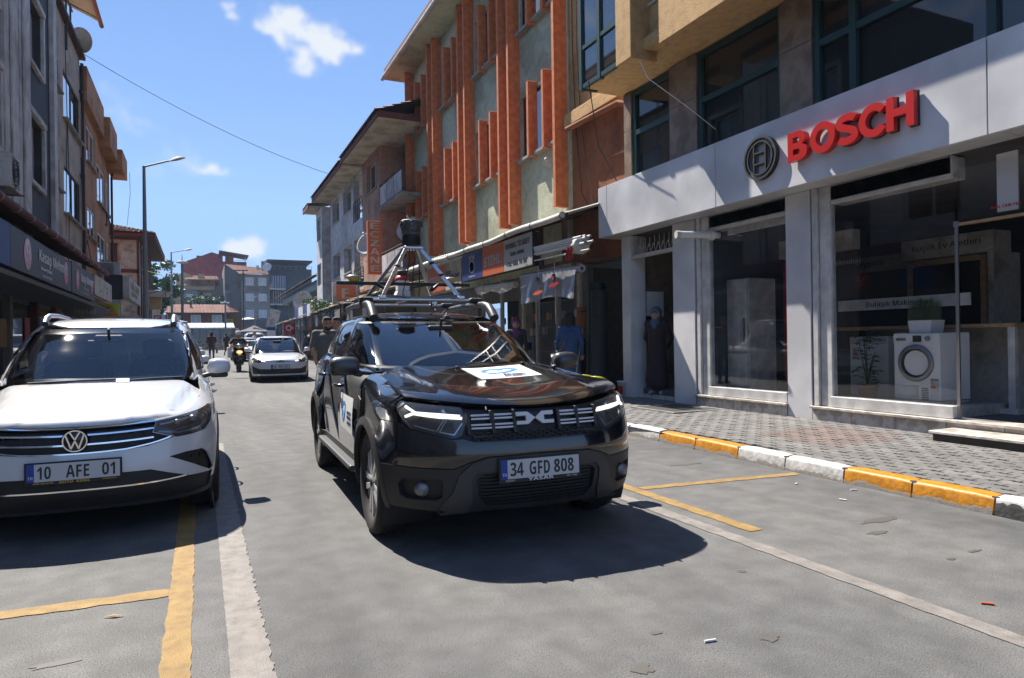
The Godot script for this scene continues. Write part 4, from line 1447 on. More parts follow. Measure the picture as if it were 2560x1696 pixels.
	for k in 2:
		var q: Array = scy[k]
		var t := thing(q[0], q[1], "tool", V(6.25, 2.4, q[2]), "tools hung before the shop")
		b = B.new()
		var tr := Transform3D(Basis(V(0, 0, 1), V(0, 1, 0), V(-1, 0, 0)), V(6.24, q[3], q[2]))
		b.prism(PackedVector2Array(arc(0, 0, .075, .075, 0, 348, 29)), 0, .02, 0, tr)
		obj("disc", b, "black", t)
		if k == 1:
			b = B.new()
			b.prism(PackedVector2Array(arc(0, 0, .045, .045, 0, 340, 17)), .021, .028, 0, tr)
			obj("hub", b, "red", t)
		b = B.new()
		var tr2 := Transform3D(tr.basis, V(6.24, q[4], q[2]))
		var pl := PackedVector2Array()
		for i in 13: pl.append(Vector2(lerpf(-.22, .22, i / 12.0), -.035 * sin(i * PI / 12) + .02 * (i - 6) / 6.0))
		for i in range(12, -1, -1): pl.append(Vector2(lerpf(-.22, .22, i / 12.0), .035 * sin(i * PI / 12) + .012 + .02 * (i - 6) / 6.0))
		b.prism(pl, 0, .012, 0, tr2)
		obj("blade", b, q[5], t)
		b = B.new()
		b.tube([V(6.25, q[3] + .3, q[2]), V(6.25, q[3] - .9, q[2] + .03)], .008, 6)
		obj("wire", b, "alu", t)
	var pv := thing("pipe_bundle", "bundle of white plastic pipes tied with a red cloth under the awning", "pipes", V(6.5, 3, -11.4))
	for i in 14:
		b = B.new()
		var yy := 3.02 + .045 * (i % 4) + rng.randf_range(-.01, .01)
		var xx := 6.30 + .05 * (i / 4) + rng.randf_range(-.01, .01)
		var e := -10.62 + rng.randf_range(-.12, .1)
		b.tube([V(xx, yy + .04, -12.6), V(xx, yy, e)], .022, 8, false)
		b.tube([V(xx, yy + .04, -12.6), V(xx, yy, e - .002)], .017, 8, false)
		obj("pipe", b, "pvc", pv)
	b = B.new()
	b.tube([V(6.38, 3.02, -10.95), V(6.36, 3.0, -10.8)], .16, 10)
	obj("wrapping", b, "white_dirty", pv)
	b = B.new()
	b.box(V(6.5, 3.05, -12.0), V(.28, .16, .9), .01)
	b.tube([V(6.3, 2.93, -12.6), V(6.28, 2.88, -10.4)], .018, 8)
	obj("gutter_profile", b, "white_dirty", pv)
	b = B.new()
	var rg := []
	for j in 6:
		var l := []
		for i in 7: l.append(V(6.22 + .02 * sin(i * 2.0 + j), 3.0 - j * .05 + .015 * sin(i * 1.3), -11.15 + i * .04 + .015 * sin(j * 1.7)))
		rg.append(l)
	b.grid(rg)
	obj("red_cloth", b, "red", pv)
	var r2 := thing("plastic_film_roll", "dusty cream film roll hanging under the long board", "plastic roll", V(6.4, 2.5, -15))
	b = B.new()
	b.tube([V(6.4, 2.60, -16.1), V(6.4, 2.53, -13.75)], .07, 14)
	obj("roll", b, "w_cream", r2)
	b = B.new()
	var rw := []
	for j in 4:
		var l := []
		for i in 13: l.append(V(6.345 + .015 * sin(i * 1.9), 2.60 - i * .0055 - j * .045 * (1 + .3 * sin(i * .9)), -16.0 + i * .18))
		rw.append(l)
	b.grid(rw, V(-1, 0, 0))
	obj("loose_sheet", b, "w_cream", r2)
	var sf := thing("shop_shelving", "dark shop front with pale door posts and wire racks", "shop front", V(7.8, .15, -15))
	for z in [-15.4, -14.3, -13.3, -16.2, -17.6, -19.0]: bp("post", "w_cream", sf, 7.72, 7.80, .15, 3.0, z - .06, z + .06, .006)
	b = B.new()
	for i in 28: b.tube([V(7.66, .5, -15.3 + i * .07), V(7.66, 2.2, -15.3 + i * .07)], .006, 5, false)
	for y in [.5, 1.0, 1.6, 2.2]: b.tube([V(7.66, y, -15.3), V(7.66, y, -13.4)], .008, 5)
	for i in 22: b.tube([V(7.66, .5, -19.0 + i * .07), V(7.66, 2.2, -19.0 + i * .07)], .006, 5, false)
	obj("wire_rack", b, "grey_metal", sf).set_meta("kind", "stuff")
	for k in 26:
		var z := -19.2 + k * .235
		bp("packet", ["red", "orange_p", "white_dirty", "yellow", "dark", "blue_p", "w_cream"][k % 7], sf, 7.9, 8.0, 1.0 + fmod(k * .37, 1.1), 1.18 + fmod(k * .37, 1.1), z, z + .13)
	var names := [[7.55, -12.2, 2.3, .17, "dark", "tall roll of dark wire netting nearest the white thin pillar"], [7.75, -12.65, 2.5, .2, "green_frame", "tall roll of dark green mesh standing in the shop entrance"], [7.35, -12.75, 1.3, .15, "black", "shorter black roll standing before the mesh rolls"], [7.7, -13.1, 2.0, .16, "w_terra", "brownish roll leaning deep in the shop entrance"]]
	for q in names:
		var t := thing("mesh_roll", q[5], "roll", V(q[0], .16, q[1]), "rolls by the shop entrance")
		b = B.new()
		b.tube([V(q[0], .16, q[1]), V(q[0] + .08, q[2], q[1] - .05)], q[3], 16)
		obj("roll", b, q[4], t)
		for i in 5:
			b = B.new()
			ring(b, 0, 0, float(q[3]) + .006, float(q[3]) - .01, -.01, .01, Transform3D(Basis(V(1, 0, 0), V(0, 0, -1), V(0, 1, 0)), V(q[0] + .02 * i, .3 + i * float(q[2] - .4) / 4.0, q[1])), 20)
			obj("tie", b, "dark", t)
	var ys := thing("yellow_wires", "low heap of yellow sacks behind the black car bonnet", "wires", V(6.4, .15, -11.0))  # rounded lumps standing for a bundle of yellow wire
	for k in 4:
		b = B.new()
		b.ball(V(6.35 + .12 * (k % 2), .28 + .2 * (k / 2), -11.0 + .3 * (k % 3)), V(.3, .16, .22), 7)
		obj("wire_lump", b, "lime", ys)
	var br := thing("broom", "broom with a pale handle leaning in the tool shop entrance", "broom", V(6.7, .15, -11.6))
	b = B.new(); b.tube([V(6.45, .4, -11.3), V(7.0, 1.5, -11.9)], .014, 6)
	obj("handle", b, "w_beige", br)
	b = B.new(); b.box(V(6.42, .3, -11.27), V(.3, .22, .08), .02)
	obj("bristles", b, "lime", br)
func right_houses() -> void:
	var s := thing("apartment_house", "salmon plastered house with terracotta balcony side and tiled eaves", "building", V(9, 0, -28))
	var hs := [[-31.1, -29.1, 8.0, 9.3], [-31.15, -29.1, 5.05, 6.4]]
	wall_x(s, "wall", "w_salmon", 7.0, -1, -28.5, -31.9, 3.7, 9.62, hs, .3)
	for h in hs:
		win_x(s, 7.0, -1, h[0], h[1], h[2], h[3], "white_frame", "glass_win", 2, .06, "", .22)
		bp("sill", "concrete", s, 6.93, 7.0, h[2] - .06, h[2], h[0] - .08, h[1] + .08, .008)
	bp("side_wall", "w_salmon", s, 7.31, 8.6, 3.7, 9.62, -28.56, -28.5)
	bp("recess_wall", "w_terra", s, 8.2, 8.5, 3.7, 9.62, -28.5, -25.1)
	for y in [6.85, 3.95]:
		bp("balcony_slab", "concrete", s, 6.95, 8.2, y, y + .14, -28.5, -25.1, .01)
		bp("balcony_panel", "w_white", s, 6.97, 6.99, y + .18, y + .95, -28.4, -25.1)
		bp("balcony_panel", "w_white", s, 6.97, 8.2, y + .18, y + .95, -28.46, -28.43)
		var b := B.new()
		b.tube([V(6.98, y + 1.05, -28.45), V(6.98, y + 1.05, -25.1)], .02, 6)
		b.tube([V(6.98, y + 1.05, -28.45), V(8.2, y + 1.05, -28.45)], .02, 6)
		for z in [-28.45, -27.3, -26.2]: b.tube([V(6.98, y + .1, z), V(6.98, y + 1.05, z)], .02, 6)
		obj("balcony_rail", b, "dark", s)
	bp("eave_soffit", "w_cream", s, 6.05, 9.0, 9.62, 9.72, -32.0, -24.8)
	bp("eave_board", "wood_red", s, 6.0, 6.05, 9.58, 9.8, -32.0, -24.8)
	bp("eave_board", "wood_red", s, 6.0, 9.0, 9.58, 9.8, -24.8, -24.75)
	tiles(s, V(5.95, 9.8, -32.0), V(5.95, 9.8, -24.7), V(11, 11.6, -24.7), V(11, 11.6, -32.0), "rooftile")
	var pp := B.new()
	pp.tube([V(7.02, 9.5, -28.6), V(6.96, 5, -28.6)], .04, 8)
	pp.tube([V(8.1, 5.8, -27.3), V(8.15, 4.2, -27.6)], .05, 8)
	obj("drainpipe", pp, "w_salmon", s)
	dish("satellite_dish", "grey satellite dish on the salmon wall left of the pharmacy sign", V(6.8, 5.5, -29.6), V(-.75, .35, .6), .55)
	dish("satellite_dish", "large pale satellite dish behind the scanner head on the brown wall", V(7.6, 5.6, -25.9), V(-.6, .4, .7), .55)
	var g := thing("pharmacy_sign", "tall orange sign with ECZANE in stacked faded letters", "sign", V(6.6, 4.2, -26.6))
	bp("box", "orange_p", g, 6.0, 6.55, 3.95, 6.05, -26.75, -26.55, .01)
	var ii := 0
	for ch in ["E", "C", "Z", "A", "N", "E"]:
		words("letter", ch, "w_cream", g, V(6.27, 5.86 - ii * .335, -26.54), V(1, 0, 0), V(0, 1, 0), .25, .36)
		ii += 1
	var e := thing("pharmacy_sign", "square red and white box sign with letter E under the antenna bar", "sign", V(6.2, 3.4, -33))
	bp("box", "white_dirty", e, 5.75, 7.0, 3.15, 4.15, -33.2, -33.0, .01)
	bp("red_field", "orange_p", e, 5.92, 6.83, 3.27, 4.03, -33.0, -32.985)
	words("letter", "E", "w_cream", e, V(6.375, 3.65, -32.98), V(1, 0, 0), V(0, 1, 0), .5, .42)
	var w := thing("apartment_house", "bluish white house with recessed balconies and projecting end bay", "building", V(9, 0, -37))
	var wh := [[-39.85, -37.8, 4.92, 6.28], [-36.68, -34.68, 4.92, 6.28], [-34.0, -31.95, 3.95, 6.34], [-39.9, -37.85, 8.0, 9.3], [-36.65, -34.6, 8.0, 9.25], [-34.0, -31.95, 7.2, 9.3]]
	wall_x(w, "wall", "w_white", 7.0, -1, -31.92, -40.6, 3.8, 9.5, wh, .3)
	for i in wh.size():
		var h: Array = wh[i]
		if i % 3 < 2:
			win_x(w, 7.0, -1, h[0], h[1], h[2], h[3], "white_frame", "glass_win", 2, .07, "", .24)
			bp("sill", "white_dirty", w, 6.94, 7.0, h[2] - .05, h[2], h[0] - .06, h[1] + .06, .006)
		else:
			bp("balcony_back", "w_slate", w, 7.9, 8.0, h[2], h[3], h[0], h[1])
			var b := B.new()
			for k in 3: b.tube([V(6.98, h[2] + .5 + k * .22, h[0]), V(6.98, h[2] + .5 + k * .22, h[1])], .018, 6)
			for k in 5: b.tube([V(6.98, h[2], lerpf(h[0], h[1], k / 4.0)), V(6.98, h[2] + .95, lerpf(h[0], h[1], k / 4.0))], .014, 6)
			obj("balcony_rail", b, "dark", w)
	bp("underside", "w_apricot", w, 6.98, 9, 3.68, 3.8, -40.6, -31.92)
	var bh := [[-42.42, -40.98, 4.72, 6.0], [-42.42, -40.98, 7.38, 8.75]]
	wall_x(w, "bay_wall", "w_white", 6.5, -1, -40.6, -42.6, 3.62, 9.2, bh, .2)
	for h in bh: win_x(w, 6.5, -1, h[0], h[1], h[2], h[3], "white_frame", "glass_win", 2, .06, "", .1)
	bp("bay_side", "w_white", w, 6.71, 7.3, 3.62, 9.2, -40.66, -40.6)
	bp("bay_side", "w_white", w, 6.71, 9.0, 3.62, 9.2, -42.6, -42.54)
	bp("bay_underside", "w_apricot", w, 6.5, 9, 3.5, 3.62, -42.6, -40.6)
	bp("eave_soffit", "w_cream", w, 6.05, 9.0, 9.5, 9.6, -40.95, -32.02)
	bp("eave_board", "wood_red", w, 6.0, 6.05, 9.46, 9.7, -40.95, -32.02)
	bp("bay_eave_soffit", "w_cream", w, 5.85, 9.0, 9.2, 9.3, -43.3, -41.0)
	bp("bay_eave_board", "wood_red", w, 5.8, 5.85, 9.16, 9.4, -43.3, -40.98)
	tiles(w, V(5.95, 9.7, -40.95), V(5.95, 9.7, -32.02), V(11, 11.5, -32.02), V(11, 11.5, -40.95), "rooftile")
	tiles(w, V(5.8, 9.4, -43.3), V(5.8, 9.4, -41.0), V(11, 10.9, -41.0), V(11, 10.9, -43.3), "rooftile")
	bp("street_wall", "w_greybrown", w, 8.3, 8.5, 0, 3.7, -62, -26.8)
	for i in 13:
		var z := -27.5 - i * 2.6
		bp("shop_front", ["dark", "w_terra", "w_slate", "w_cream", "wood_dark"][i % 5], w, 8.1, 8.3, .1, 2.7, z - 2.5, z)
		bp("shop_pane", "glass_dark", w, 8.06, 8.1, .7, 2.3, z - 2.2, z - 1.0)
		bp("goods", ["red", "white_dirty", "lime", "blue_p", "w_beige"][(i * 3) % 5], w, 7.4, 7.9, gy(z), .7 + .3 * (i % 3), z - .9, z - .2)
		bp("hung_cloth", ["fabric_grey", "white", "w_salmon", "blue_p"][i % 4], w, 6.3, 6.34, 2.3, 2.95, z - 1.6, z - .9)
	var a := thing("reed_canopy", "long low brown reed canopy running down the right pavement", "awning", V(6.5, 2.9, -40))
	var b := B.new()
	var rows := []
	for i in 80:
		var z := -23.5 - i * .5
		var y := 3.2 - i * .003 + .03 * sin(i * 1.3)
		rows.append([V(6.0 + .02 * sin(i * 2.1), y, z), V(6.9, y + .22, z), V(7.9, y + .4, z)])
	b.grid(rows, Vector3.UP)
	obj("sheet", b, "w_old", a)
	b = B.new()
	for i in 300: 
		var z := -23.5 - rng.randf() * 39
		b.tube([V(6.0 + rng.randf_range(-.06, .1), 3.2 + (z + 23.5) * .006 + rng.randf_range(-.06, .05), z), V(6.0 + rng.randf_range(-.08, .1), 3.2 + (z + 23.5) * .006 + rng.randf_range(-.08, .05), z - rng.randf_range(.3, .8))], .012, 4, false)
	obj("reed_edge", b, "w_cream", a).set_meta("kind", "stuff")
	b = B.new()
	for i in 14:
		var z := -24.0 - i * 2.9
		b.tube([V(6.08, gy(z), z), V(6.05, 3.15, z)], .03, 6)
		b.bar(V(6.05, 3.1, z), V(7.9, 3.4, z), .05, .05)
		b.bar(V(6.05, 2.7, z), V(6.7, 3.2, z), .03, .03)
	b.bar(V(6.1, 3.05, -23.5), V(6.1, 2.85, -62), .05, .05)
	obj("frame", b, "dark", a)
	var gs := thing("banner_board", "blue and white striped board standing on the reed canopy", "sign", V(6, 3, -45))
	bp("blue_panel", "fabric_grey", gs, 5.98, 6.03, 2.95, 3.67, -49.0, -47.3)
	bp("blue_panel", "blue_p", gs, 5.975, 5.98, 2.95, 3.67, -49.0, -47.3)
	bp("white_panel", "white", gs, 5.975, 6.03, 2.95, 3.67, -47.29, -45.2)
	bp("blue_panel", "blue_p", gs, 5.975, 6.03, 2.95, 3.67, -45.19, -43.3)
	bp("white_panel", "white", gs, 5.975, 6.03, 2.95, 3.67, -43.29, -42.0)
	var sh := thing("climbing_plant", "bushy climbing plant spilling over the reed canopy", "plant", V(6.5, 3.1, -44))
	var l1 := B.new()
	var l2 := B.new()
	for q in [[6.5, 3.6, -44.0, .5, .5, 2.0], [6.3, 3.45, -40.5, .45, .4, 1.6], [6.6, 3.9, -47, .5, .4, 1.2], [6.4, 3.3, -38.5, .4, .3, 1.0]]:
		foliage(l1, l2, V(q[0], q[1], q[2]), V(q[3], q[4], q[5]), 700, .14)
	obj("crown", l1, "leaf", sh); obj("paler_crown", l2, "leaf2", sh)  # second mesh holds paler green leaves, picked at random
	b = B.new(); b.tube([V(6.9, gy(-42), -42), V(6.8, 2, -42.2), V(6.5, 3.4, -43)], .04, 6)
	obj("trunk", b, "bark", sh)
	dish("satellite_dish", "grey satellite dish leaning above the reed canopy", V(7.0, 4.3, -52), V(-.5, .3, .8), .75)
	dish("satellite_dish", "small rusty satellite dish beside the climbing plant", V(6.6, 4.4, -50), V(-.3, .3, .9), .5, "w_old")
	var h := thing("corner_house", "dark green house with red hipped tile roof past the white house", "building", V(10, 0, -60))
	bp("wall", "w_grey2", h, 8.4, 14, 0, 5.75, -74, -51)
	bp("upper_band", "green_frame", h, 7.9, 14, 5.3, 6.0, -75, -50)
	tiles(h, V(7.3, 6.0, -76.5), V(7.3, 6.0, -49), V(11, 8.2, -53), V(11, 8.2, -72), "rooftile")
	tiles(h, V(7.3, 6.0, -49), V(15, 6.0, -49), V(11, 8.2, -53), V(11, 8.2, -53), "rooftile")
	for z in [-53.5, -57.5, -61.5, -66]: win_x(h, 8.38, -1, z - 2.6, z, 2.9, 5.0, "white_frame", "glass_win", 3, .07, "", -.02)
	var fl := thing("flag", "red flag with white crescent and star hanging under the canopy", "flag", V(6.1, 2.5, -50))
	b = B.new()
	var fr := []
	for j in 7:
		var l := []
		for i in 9: l.append(V(5.3 + i * .1, 2.75 - j * .14 + .02 * sin(i), -50 + .05 * sin(i * 1.1 + j * .4)))
		fr.append(l)
	b.grid(fr, V(0, 0, 1))
	obj("cloth", b, "red", fl)
	b = B.new()
	ring(b, 5.65, 2.38, .2, .13, .05, .06, Transform3D(Basis.IDENTITY, V(0, 0, -49.95)), 24)
	b.ball(V(5.92, 2.38, -49.88), V(.06, .06, .02), 5)
	obj("crescent", b, "white", fl)
	b = B.new(); b.tube([V(5.25, gy(-50), -50), V(5.25, 2.9, -50)], .03, 6)
	obj("pole", b, "grey_metal", fl)
	var tb := thing("price_board", "tilted white board with faint writing at the far end of the canopy", "sign", V(5.9, 2.9, -64))
	b = B.new(); b.box(V(5.95, 3.5, -64), V(.9, 1.7, .06), .01, Basis(V(0, 0, 1), -.25))
	obj("board", b, "white_dirty", tb)
	b = B.new(); b.tube([V(6.2, gy(-64), -64.1), V(6.2, 4.8, -64.1)], .04, 6)
	obj("post", b, "dark", tb)
	var ib := thing("street_name_board", "small blue and white board on a dark post by the far parasol", "sign", V(5.2, .4, -56))
	bp("blue_field", "blue_p", ib, 4.72, 5.35, 2.35, 2.6, -56.02, -55.98)
	bp("white_field", "white", ib, 4.72, 5.35, 1.9, 2.34, -56.02, -55.98)
	b = B.new(); b.tube([V(5.03, gy(-56), -56.05), V(5.03, 2.6, -56.05)], .03, 6)
	obj("post", b, "dark", ib)
func left_side() -> void:
	var R := V(0, 0, -1)
	var U := V(0, 1, 0)
	var s := thing("grey_white_house", "light grey house front with charcoal panels beside white window surrounds", "building", V(-6, 0, -16))
	var hs := []
	for y in [5.48, 8.48]:
		for z in [-20.0, -15.6]: hs.append([z - 1.75, z - .12, y, y + 1.62])
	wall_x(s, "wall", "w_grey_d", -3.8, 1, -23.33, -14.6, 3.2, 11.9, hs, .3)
	for h in hs:
		var b := B.new()
		var o := .1
		b.b6(-3.8, -3.70, h[2] - .12, h[2], h[0] - .16, h[1] + .16, .02)
		b.b6(-3.8, -3.68, h[3], h[3] + .16, h[0] - .16, h[1] + .16, .02)
		b.b6(-3.8, -3.70, h[2], h[3], h[0] - .16, h[0] - .002, .02); b.b6(-3.8, -3.70, h[2], h[3], h[1] + .002, h[1] + .16, .02)
		obj("window_surround", b, "w_grey_l", s)
		win_x(s, -3.8, 1, h[0], h[1], h[2], h[3], "white_frame", "glass_win", 2, .07, "fabric_grey", .2)
	for z in [-23.30, -19.85, -18.7]:
		var w := .42 if z < -23 else 1.25
		bp("pilaster", "w_grey_l", s, -3.8, -3.66, 3.2, 11.9, z, z + w, .02)
		if w > 1: bp("pilaster_rib", "w_grey_l", s, -3.66, -3.60, 3.2, 11.9, z + .35, z + .9, .02)
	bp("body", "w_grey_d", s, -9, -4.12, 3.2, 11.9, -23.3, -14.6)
	var nb := thing("plain_house", "low plain grey house behind the camera on the left", "building", V(-6, 0, -4))
	wall_x(nb, "wall", "w_grey_l", -3.8, 1, -14.55, 10, 3.2, 7.4, [[-13.5, -11.8, 4.6, 6.1], [-9.5, -7.8, 4.6, 6.1], [-5.5, -3.8, 4.6, 6.1]], .3)
	for wz in [-13.5, -9.5, -5.5]: win_x(nb, -3.8, 1, wz, wz + 1.7, 4.6, 6.1, "white_frame", "glass_win", 2, .07, "", .2)
	bp("body", "w_grey_l", nb, -9, -4.12, 0, 7.35, -14.55, 10)
	var t := thing("brown_house", "weathered beige brown plaster house with wide dark windows", "building", V(-6, 0, -26))
	var bh := [[-28.25, -25.15, 8.47, 10.0], [-28.2, -25.1, 5.48, 6.98], [-24.32, -23.42, 9.0, 9.9], [-24.35, -23.42, 6.0, 6.92]]
	wall_x(t, "wall", "w_brown", -3.8, 1, -28.5, -23.34, 3.2, 11.55, bh, .3)
	for h in bh:
		win_x(t, -3.8, 1, h[0], h[1], h[2], h[3], "wood_dark", "glass_win", 2, .07, "", .05)
		bp("sill", "concrete", t, -3.8, -3.66, h[2] - .07, h[2], h[0] - .1, h[1] + .1, .008)
	bp("roof_edge", "wood_dark", t, -4.3, -3.62, 11.55, 11.68, -28.6, -23.34)
	bp("body", "w_brown", t, -9, -4.12, 3.2, 11.5, -28.5, -23.34)
	var b := B.new()
	for q in [[-25.6, 8.4, 3.6], [-25.3, 11.4, 5.4], [-28.42, 11.4, 3.4], [-28.3, 8.0, 3.4]]: b.tube([V(-3.76, q[1], q[0]), V(-3.74, (q[1] + q[2]) * .5, q[0] - .12), V(-3.76, q[2], q[0] + .2)], .012, 5)
	b.tube([V(-3.72, 11.4, -28.48), V(-3.72, 3.5, -28.46)], .05, 8)
	b.box(V(-3.7, 7.3, -28.2), V(.14, .16, .14), .01); b.box(V(-3.7, 10.2, -27.9), V(.1, .1, .1), .01)
	obj("cable", b, "dark", t)
	var lean := thing("roof_shelter", "translucent corrugated sheet shelter on a steel frame on the roof", "canopy", V(-3.6, 11.6, -24))
	b = B.new()
	corrugated(b, -6.5, 15.2, -3.42, 13.9, -22.0, -30.6, .18, .03)
	obj("roof_sheet", b, "w_cream", lean)
	b = B.new()
	for z in [-22.4, -30.2]:
		b.bar(V(-4.3, 11.5, z), V(-4.3, 14.1, z), .06, .06); b.bar(V(-6.4, 15.1, z), V(-3.4, 13.85, z), .06, .06)
	b.bar(V(-4.3, 14.1, -22), V(-4.3, 14.1, -30.6), .06, .06); b.bar(V(-3.7, 10.6, -25.2), V(-3.7, 13.8, -25.2), .05, .05)
	obj("frame", b, "dark", lean)
	b = B.new(); b.tube([V(-3.36, 13.86, -22.0), V(-3.36, 13.82, -30.9)], .08, 10)
	obj("gutter", b, "w_terra", lean)
	dish("satellite_dish", "brown satellite dish seen edge on at the left roof edge", V(-3.75, 11.9, -27.6), V(.5, .3, -.8), .42, "w_brown")
	var o := thing("apricot_house", "apricot orange house with stepped overhanging eaves and narrow windows", "building", V(-6, 0, -33))
	var oh := [[-32.05, -29.9, 5.48, 6.6], [-32.05, -29.9, 8.3, 9.7], [-35.3, -32.6, 4.6, 6.05], [-35.3, -32.7, 7.3, 8.95], [-36.6, -35.7, 5.2, 6.0], [-36.6, -35.7, 7.3, 8.8]]
	wall_x(o, "wall", "w_apricot", -3.8, 1, -37.0, -28.52, 3.2, 10.2, oh, .3)
	for h in oh:
		win_x(o, -3.8, 1, h[0], h[1], h[2], h[3], "white_frame", "glass_win", 2, .07, "", .06)
		bp("sill", "concrete", o, -3.8, -3.68, h[2] - .06, h[2], h[0] - .08, h[1] + .08, .008)
	bp("body", "w_apricot", o, -9, -4.12, 3.2, 10.2, -37.0, -28.52)
	bp("end_wall", "w_apricot", o, -9, -3.82, 3.2, 10.2, -37.06, -37.0)
	bp("eave_soffit", "w_apricot", o, -3.8, -3.58, 10.1, 10.3, -33.3, -28.52)
	bp("eave_parapet", "w_apricot", o, -3.8, -3.58, 10.3, 11.35, -33.3, -28.52, .01)
	bp("eave_parapet", "w_brown", o, -9, -3.8, 10.2, 11.35, -28.6, -28.5, .01)
	bp("eave_soffit", "w_apricot", o, -3.8, -3.36, 9.75, 9.95, -36.0, -33.3)
	bp("eave_parapet", "w_apricot", o, -3.8, -3.16, 9.4, 10.35, -38.3, -36.0, .01)
	bp("eave_parapet", "w_apricot", o, -3.8, -3.36, 9.95, 11.0, -36.0, -33.3, .01)
	bp("eave_roof", "w_apricot", o, -9, -3.82, 10.2, 10.6, -37, -28.7)
	b = B.new()
	b.tube([V(-3.62, 9.6, -36.9), V(-3.7, 9.2, -36.95), V(-3.7, 3.6, -36.95)], .05, 8)
	b.tube([V(-3.7, 7.2, -33.5), V(-3.55, 6.9, -33.5), V(-3.55, 6.4, -33.5), V(-3.55, 6.4, -33.1)], .03, 6)
	b.tube([V(-3.7, 7.2, -34.7), V(-3.55, 6.7, -34.7), V(-3.55, 6.2, -34.7), V(-3.55, 6.2, -34.3)], .03, 6)
	b.tube([V(-3.75, 4.8, -28.9), V(-3.72, 5.2, -29.2), V(-3.74, 4.4, -30.5), V(-3.74, 4.2, -33)], .014, 5)
	obj("drainpipe", b, "wood_dark", o)
	ac_unit("white air conditioner under the last window of the apricot house", V(-3.45, 4.25, -33.3), V(0, 0, 1), 1.0)
	var a := thing("shop_awning", "brown gutter edged awning roof above the dark shop boards", "awning", V(-3, 3.2, -18))
	b = B.new()
	b.quad(V(-3.8, 4.0, -6), V(-2.62, 3.48, -6), V(-2.62, 3.55, -24.3), V(-3.8, 4.1, -24.3))
	b.quad(V(-3.8, 3.96, -6), V(-2.62, 3.44, -6), V(-2.62, 3.51, -24.3), V(-3.8, 4.06, -24.3))
	obj("roof_sheet", b, "wood_red", a)
	b = B.new(); b.tube([V(-2.58, 3.42, -6), V(-2.58, 3.52, -24.4)], .07, 10)
	obj("gutter", b, "wood_red", a)
	for i in 18:
		b = B.new(); ring(b, 0, 0, .078, .066, -.02, .02, Transform3D(Basis.IDENTITY, V(-2.58, 3.425 + i * .0054, -6.8 - i * 1.0)), 10)
		obj("gutter_clip", b, "grey_metal", a)
	bp("ceiling", "w_greybrown", a, -3.8, -2.7, 2.42, 2.5, -27, -6)
	var k1 := thing("butcher_sign", "long charcoal sign board lettered Kasap Mehmet with red round badges", "sign", V(-2.7, 2.55, -15.5), "charcoal boards on the left")
	bp("board", "sign_dark", k1, -2.78, -2.66, 2.54, 3.22, -18.35, -12.85, .01)
	bp("blue_end", "blue_p", k1, -2.78, -2.66, 2.54, 3.22, -12.84, -11.9, .01)
	badge(k1, V(-2.655, 2.88, -14.0), .27)
	words("lettering", "Kasap Mehmet", "white", k1, V(-2.65, 2.95, -16.35), R, U, .21, 2.9)
	badge(k1, V(-2.656, 2.90, -17.65), .25, false)
	words("lettering", "Mehmet ÇAKMAK", "white", k1, V(-2.65, 2.74, -15.55), R, U, .06, 1.05)
	words("lettering", "0 535 347 49 02", "white", k1, V(-2.65, 2.62, -15.6), R, U, .05, .9, .004, false)
	var k2 := thing("butcher_sign", "shorter charcoal board repeating Kasap Mehmet with smaller badge", "sign", V(-2.7, 2.55, -20), "charcoal boards on the left")
	bp("board", "sign_dark", k2, -2.78, -2.66, 2.54, 3.26, -22.0, -18.45, .01)
	badge(k2, V(-2.655, 2.90, -19.2), .26)
	words("lettering", "Kasap Mehmet", "white", k2, V(-2.65, 2.98, -20.75), R, U, .2, 2.1)
	badge(k2, V(-2.656, 2.9, -21.55), .2, false)
	words("lettering", "ET VE MANGAL", "lightink", k2, V(-2.65, 2.76, -20.5), R, U, .07, 1.0)
	words("lettering", "0 535 347 49 02", "lightink", k2, V(-2.65, 2.64, -20.5), R, U, .06, .9)
	var k3 := thing("blank_sign", "dirty pale blank sign board with peeling patches past the charcoal boards", "sign", V(-2.7, 2.75, -24))
	bp("board", "white_dirty", k3, -2.78, -2.66, 2.74, 3.32, -26.2, -22.2, .01)
	for q in 9: bp("peeled_patch", "sign_grey" if q % 2 else "w_grey", k3, -2.66, -2.655, 2.9 + fmod(q * .23, .3), 2.97 + fmod(q * .23, .3), -23.6 - fmod(q * .77, 1.6), -23.4 - fmod(q * .77, 1.6))
	var k4 := thing("projecting_sign", "black backed white box sign with faded yellow lettering", "sign", V(-2.7, 3.2, -33))
	bp("box", "white_dirty", k4, -2.85, -2.62, 3.24, 4.14, -37.9, -31.9, .01)
	bp("end_panel", "black", k4, -3.5, -2.85, 3.2, 4.2, -32.2, -31.95, .01)
	words("lettering", "GÜLSAN", "w_beige", k4, V(-2.61, 3.85, -34.6), R, U, .28, 4.2)
	words("lettering", "KURUYEMİŞ", "w_beige", k4, V(-2.61, 3.5, -34.4), R, U, .18, 3.0)
	var k5 := thing("bakery_sign", "yellow green box sign with curved faded red lettering over a doorway", "sign", V(-2.7, 2.3, -26))
	bp("box", "lime", k5, -3.3, -2.45, 2.28, 2.7, -26.3, -26.1, .01)
	bp("orange_strip", "orange_p", k5, -3.28, -2.47, 2.29, 2.38, -26.1, -26.09)
	words("lettering", "YENİLMEZ", "w_terra", k5, V(-2.88, 2.58, -26.09), V(1, 0, 0), U, .1, .6)
	words("lettering", "EKMEKLERİ", "w_terra", k5, V(-2.88, 2.46, -26.09), V(1, 0, 0), U, .08, .65)
	var k6 := thing("oval_sign", "oval grey sign hanging in shade under the butcher awning", "sign", V(-3, 2.3, -22))
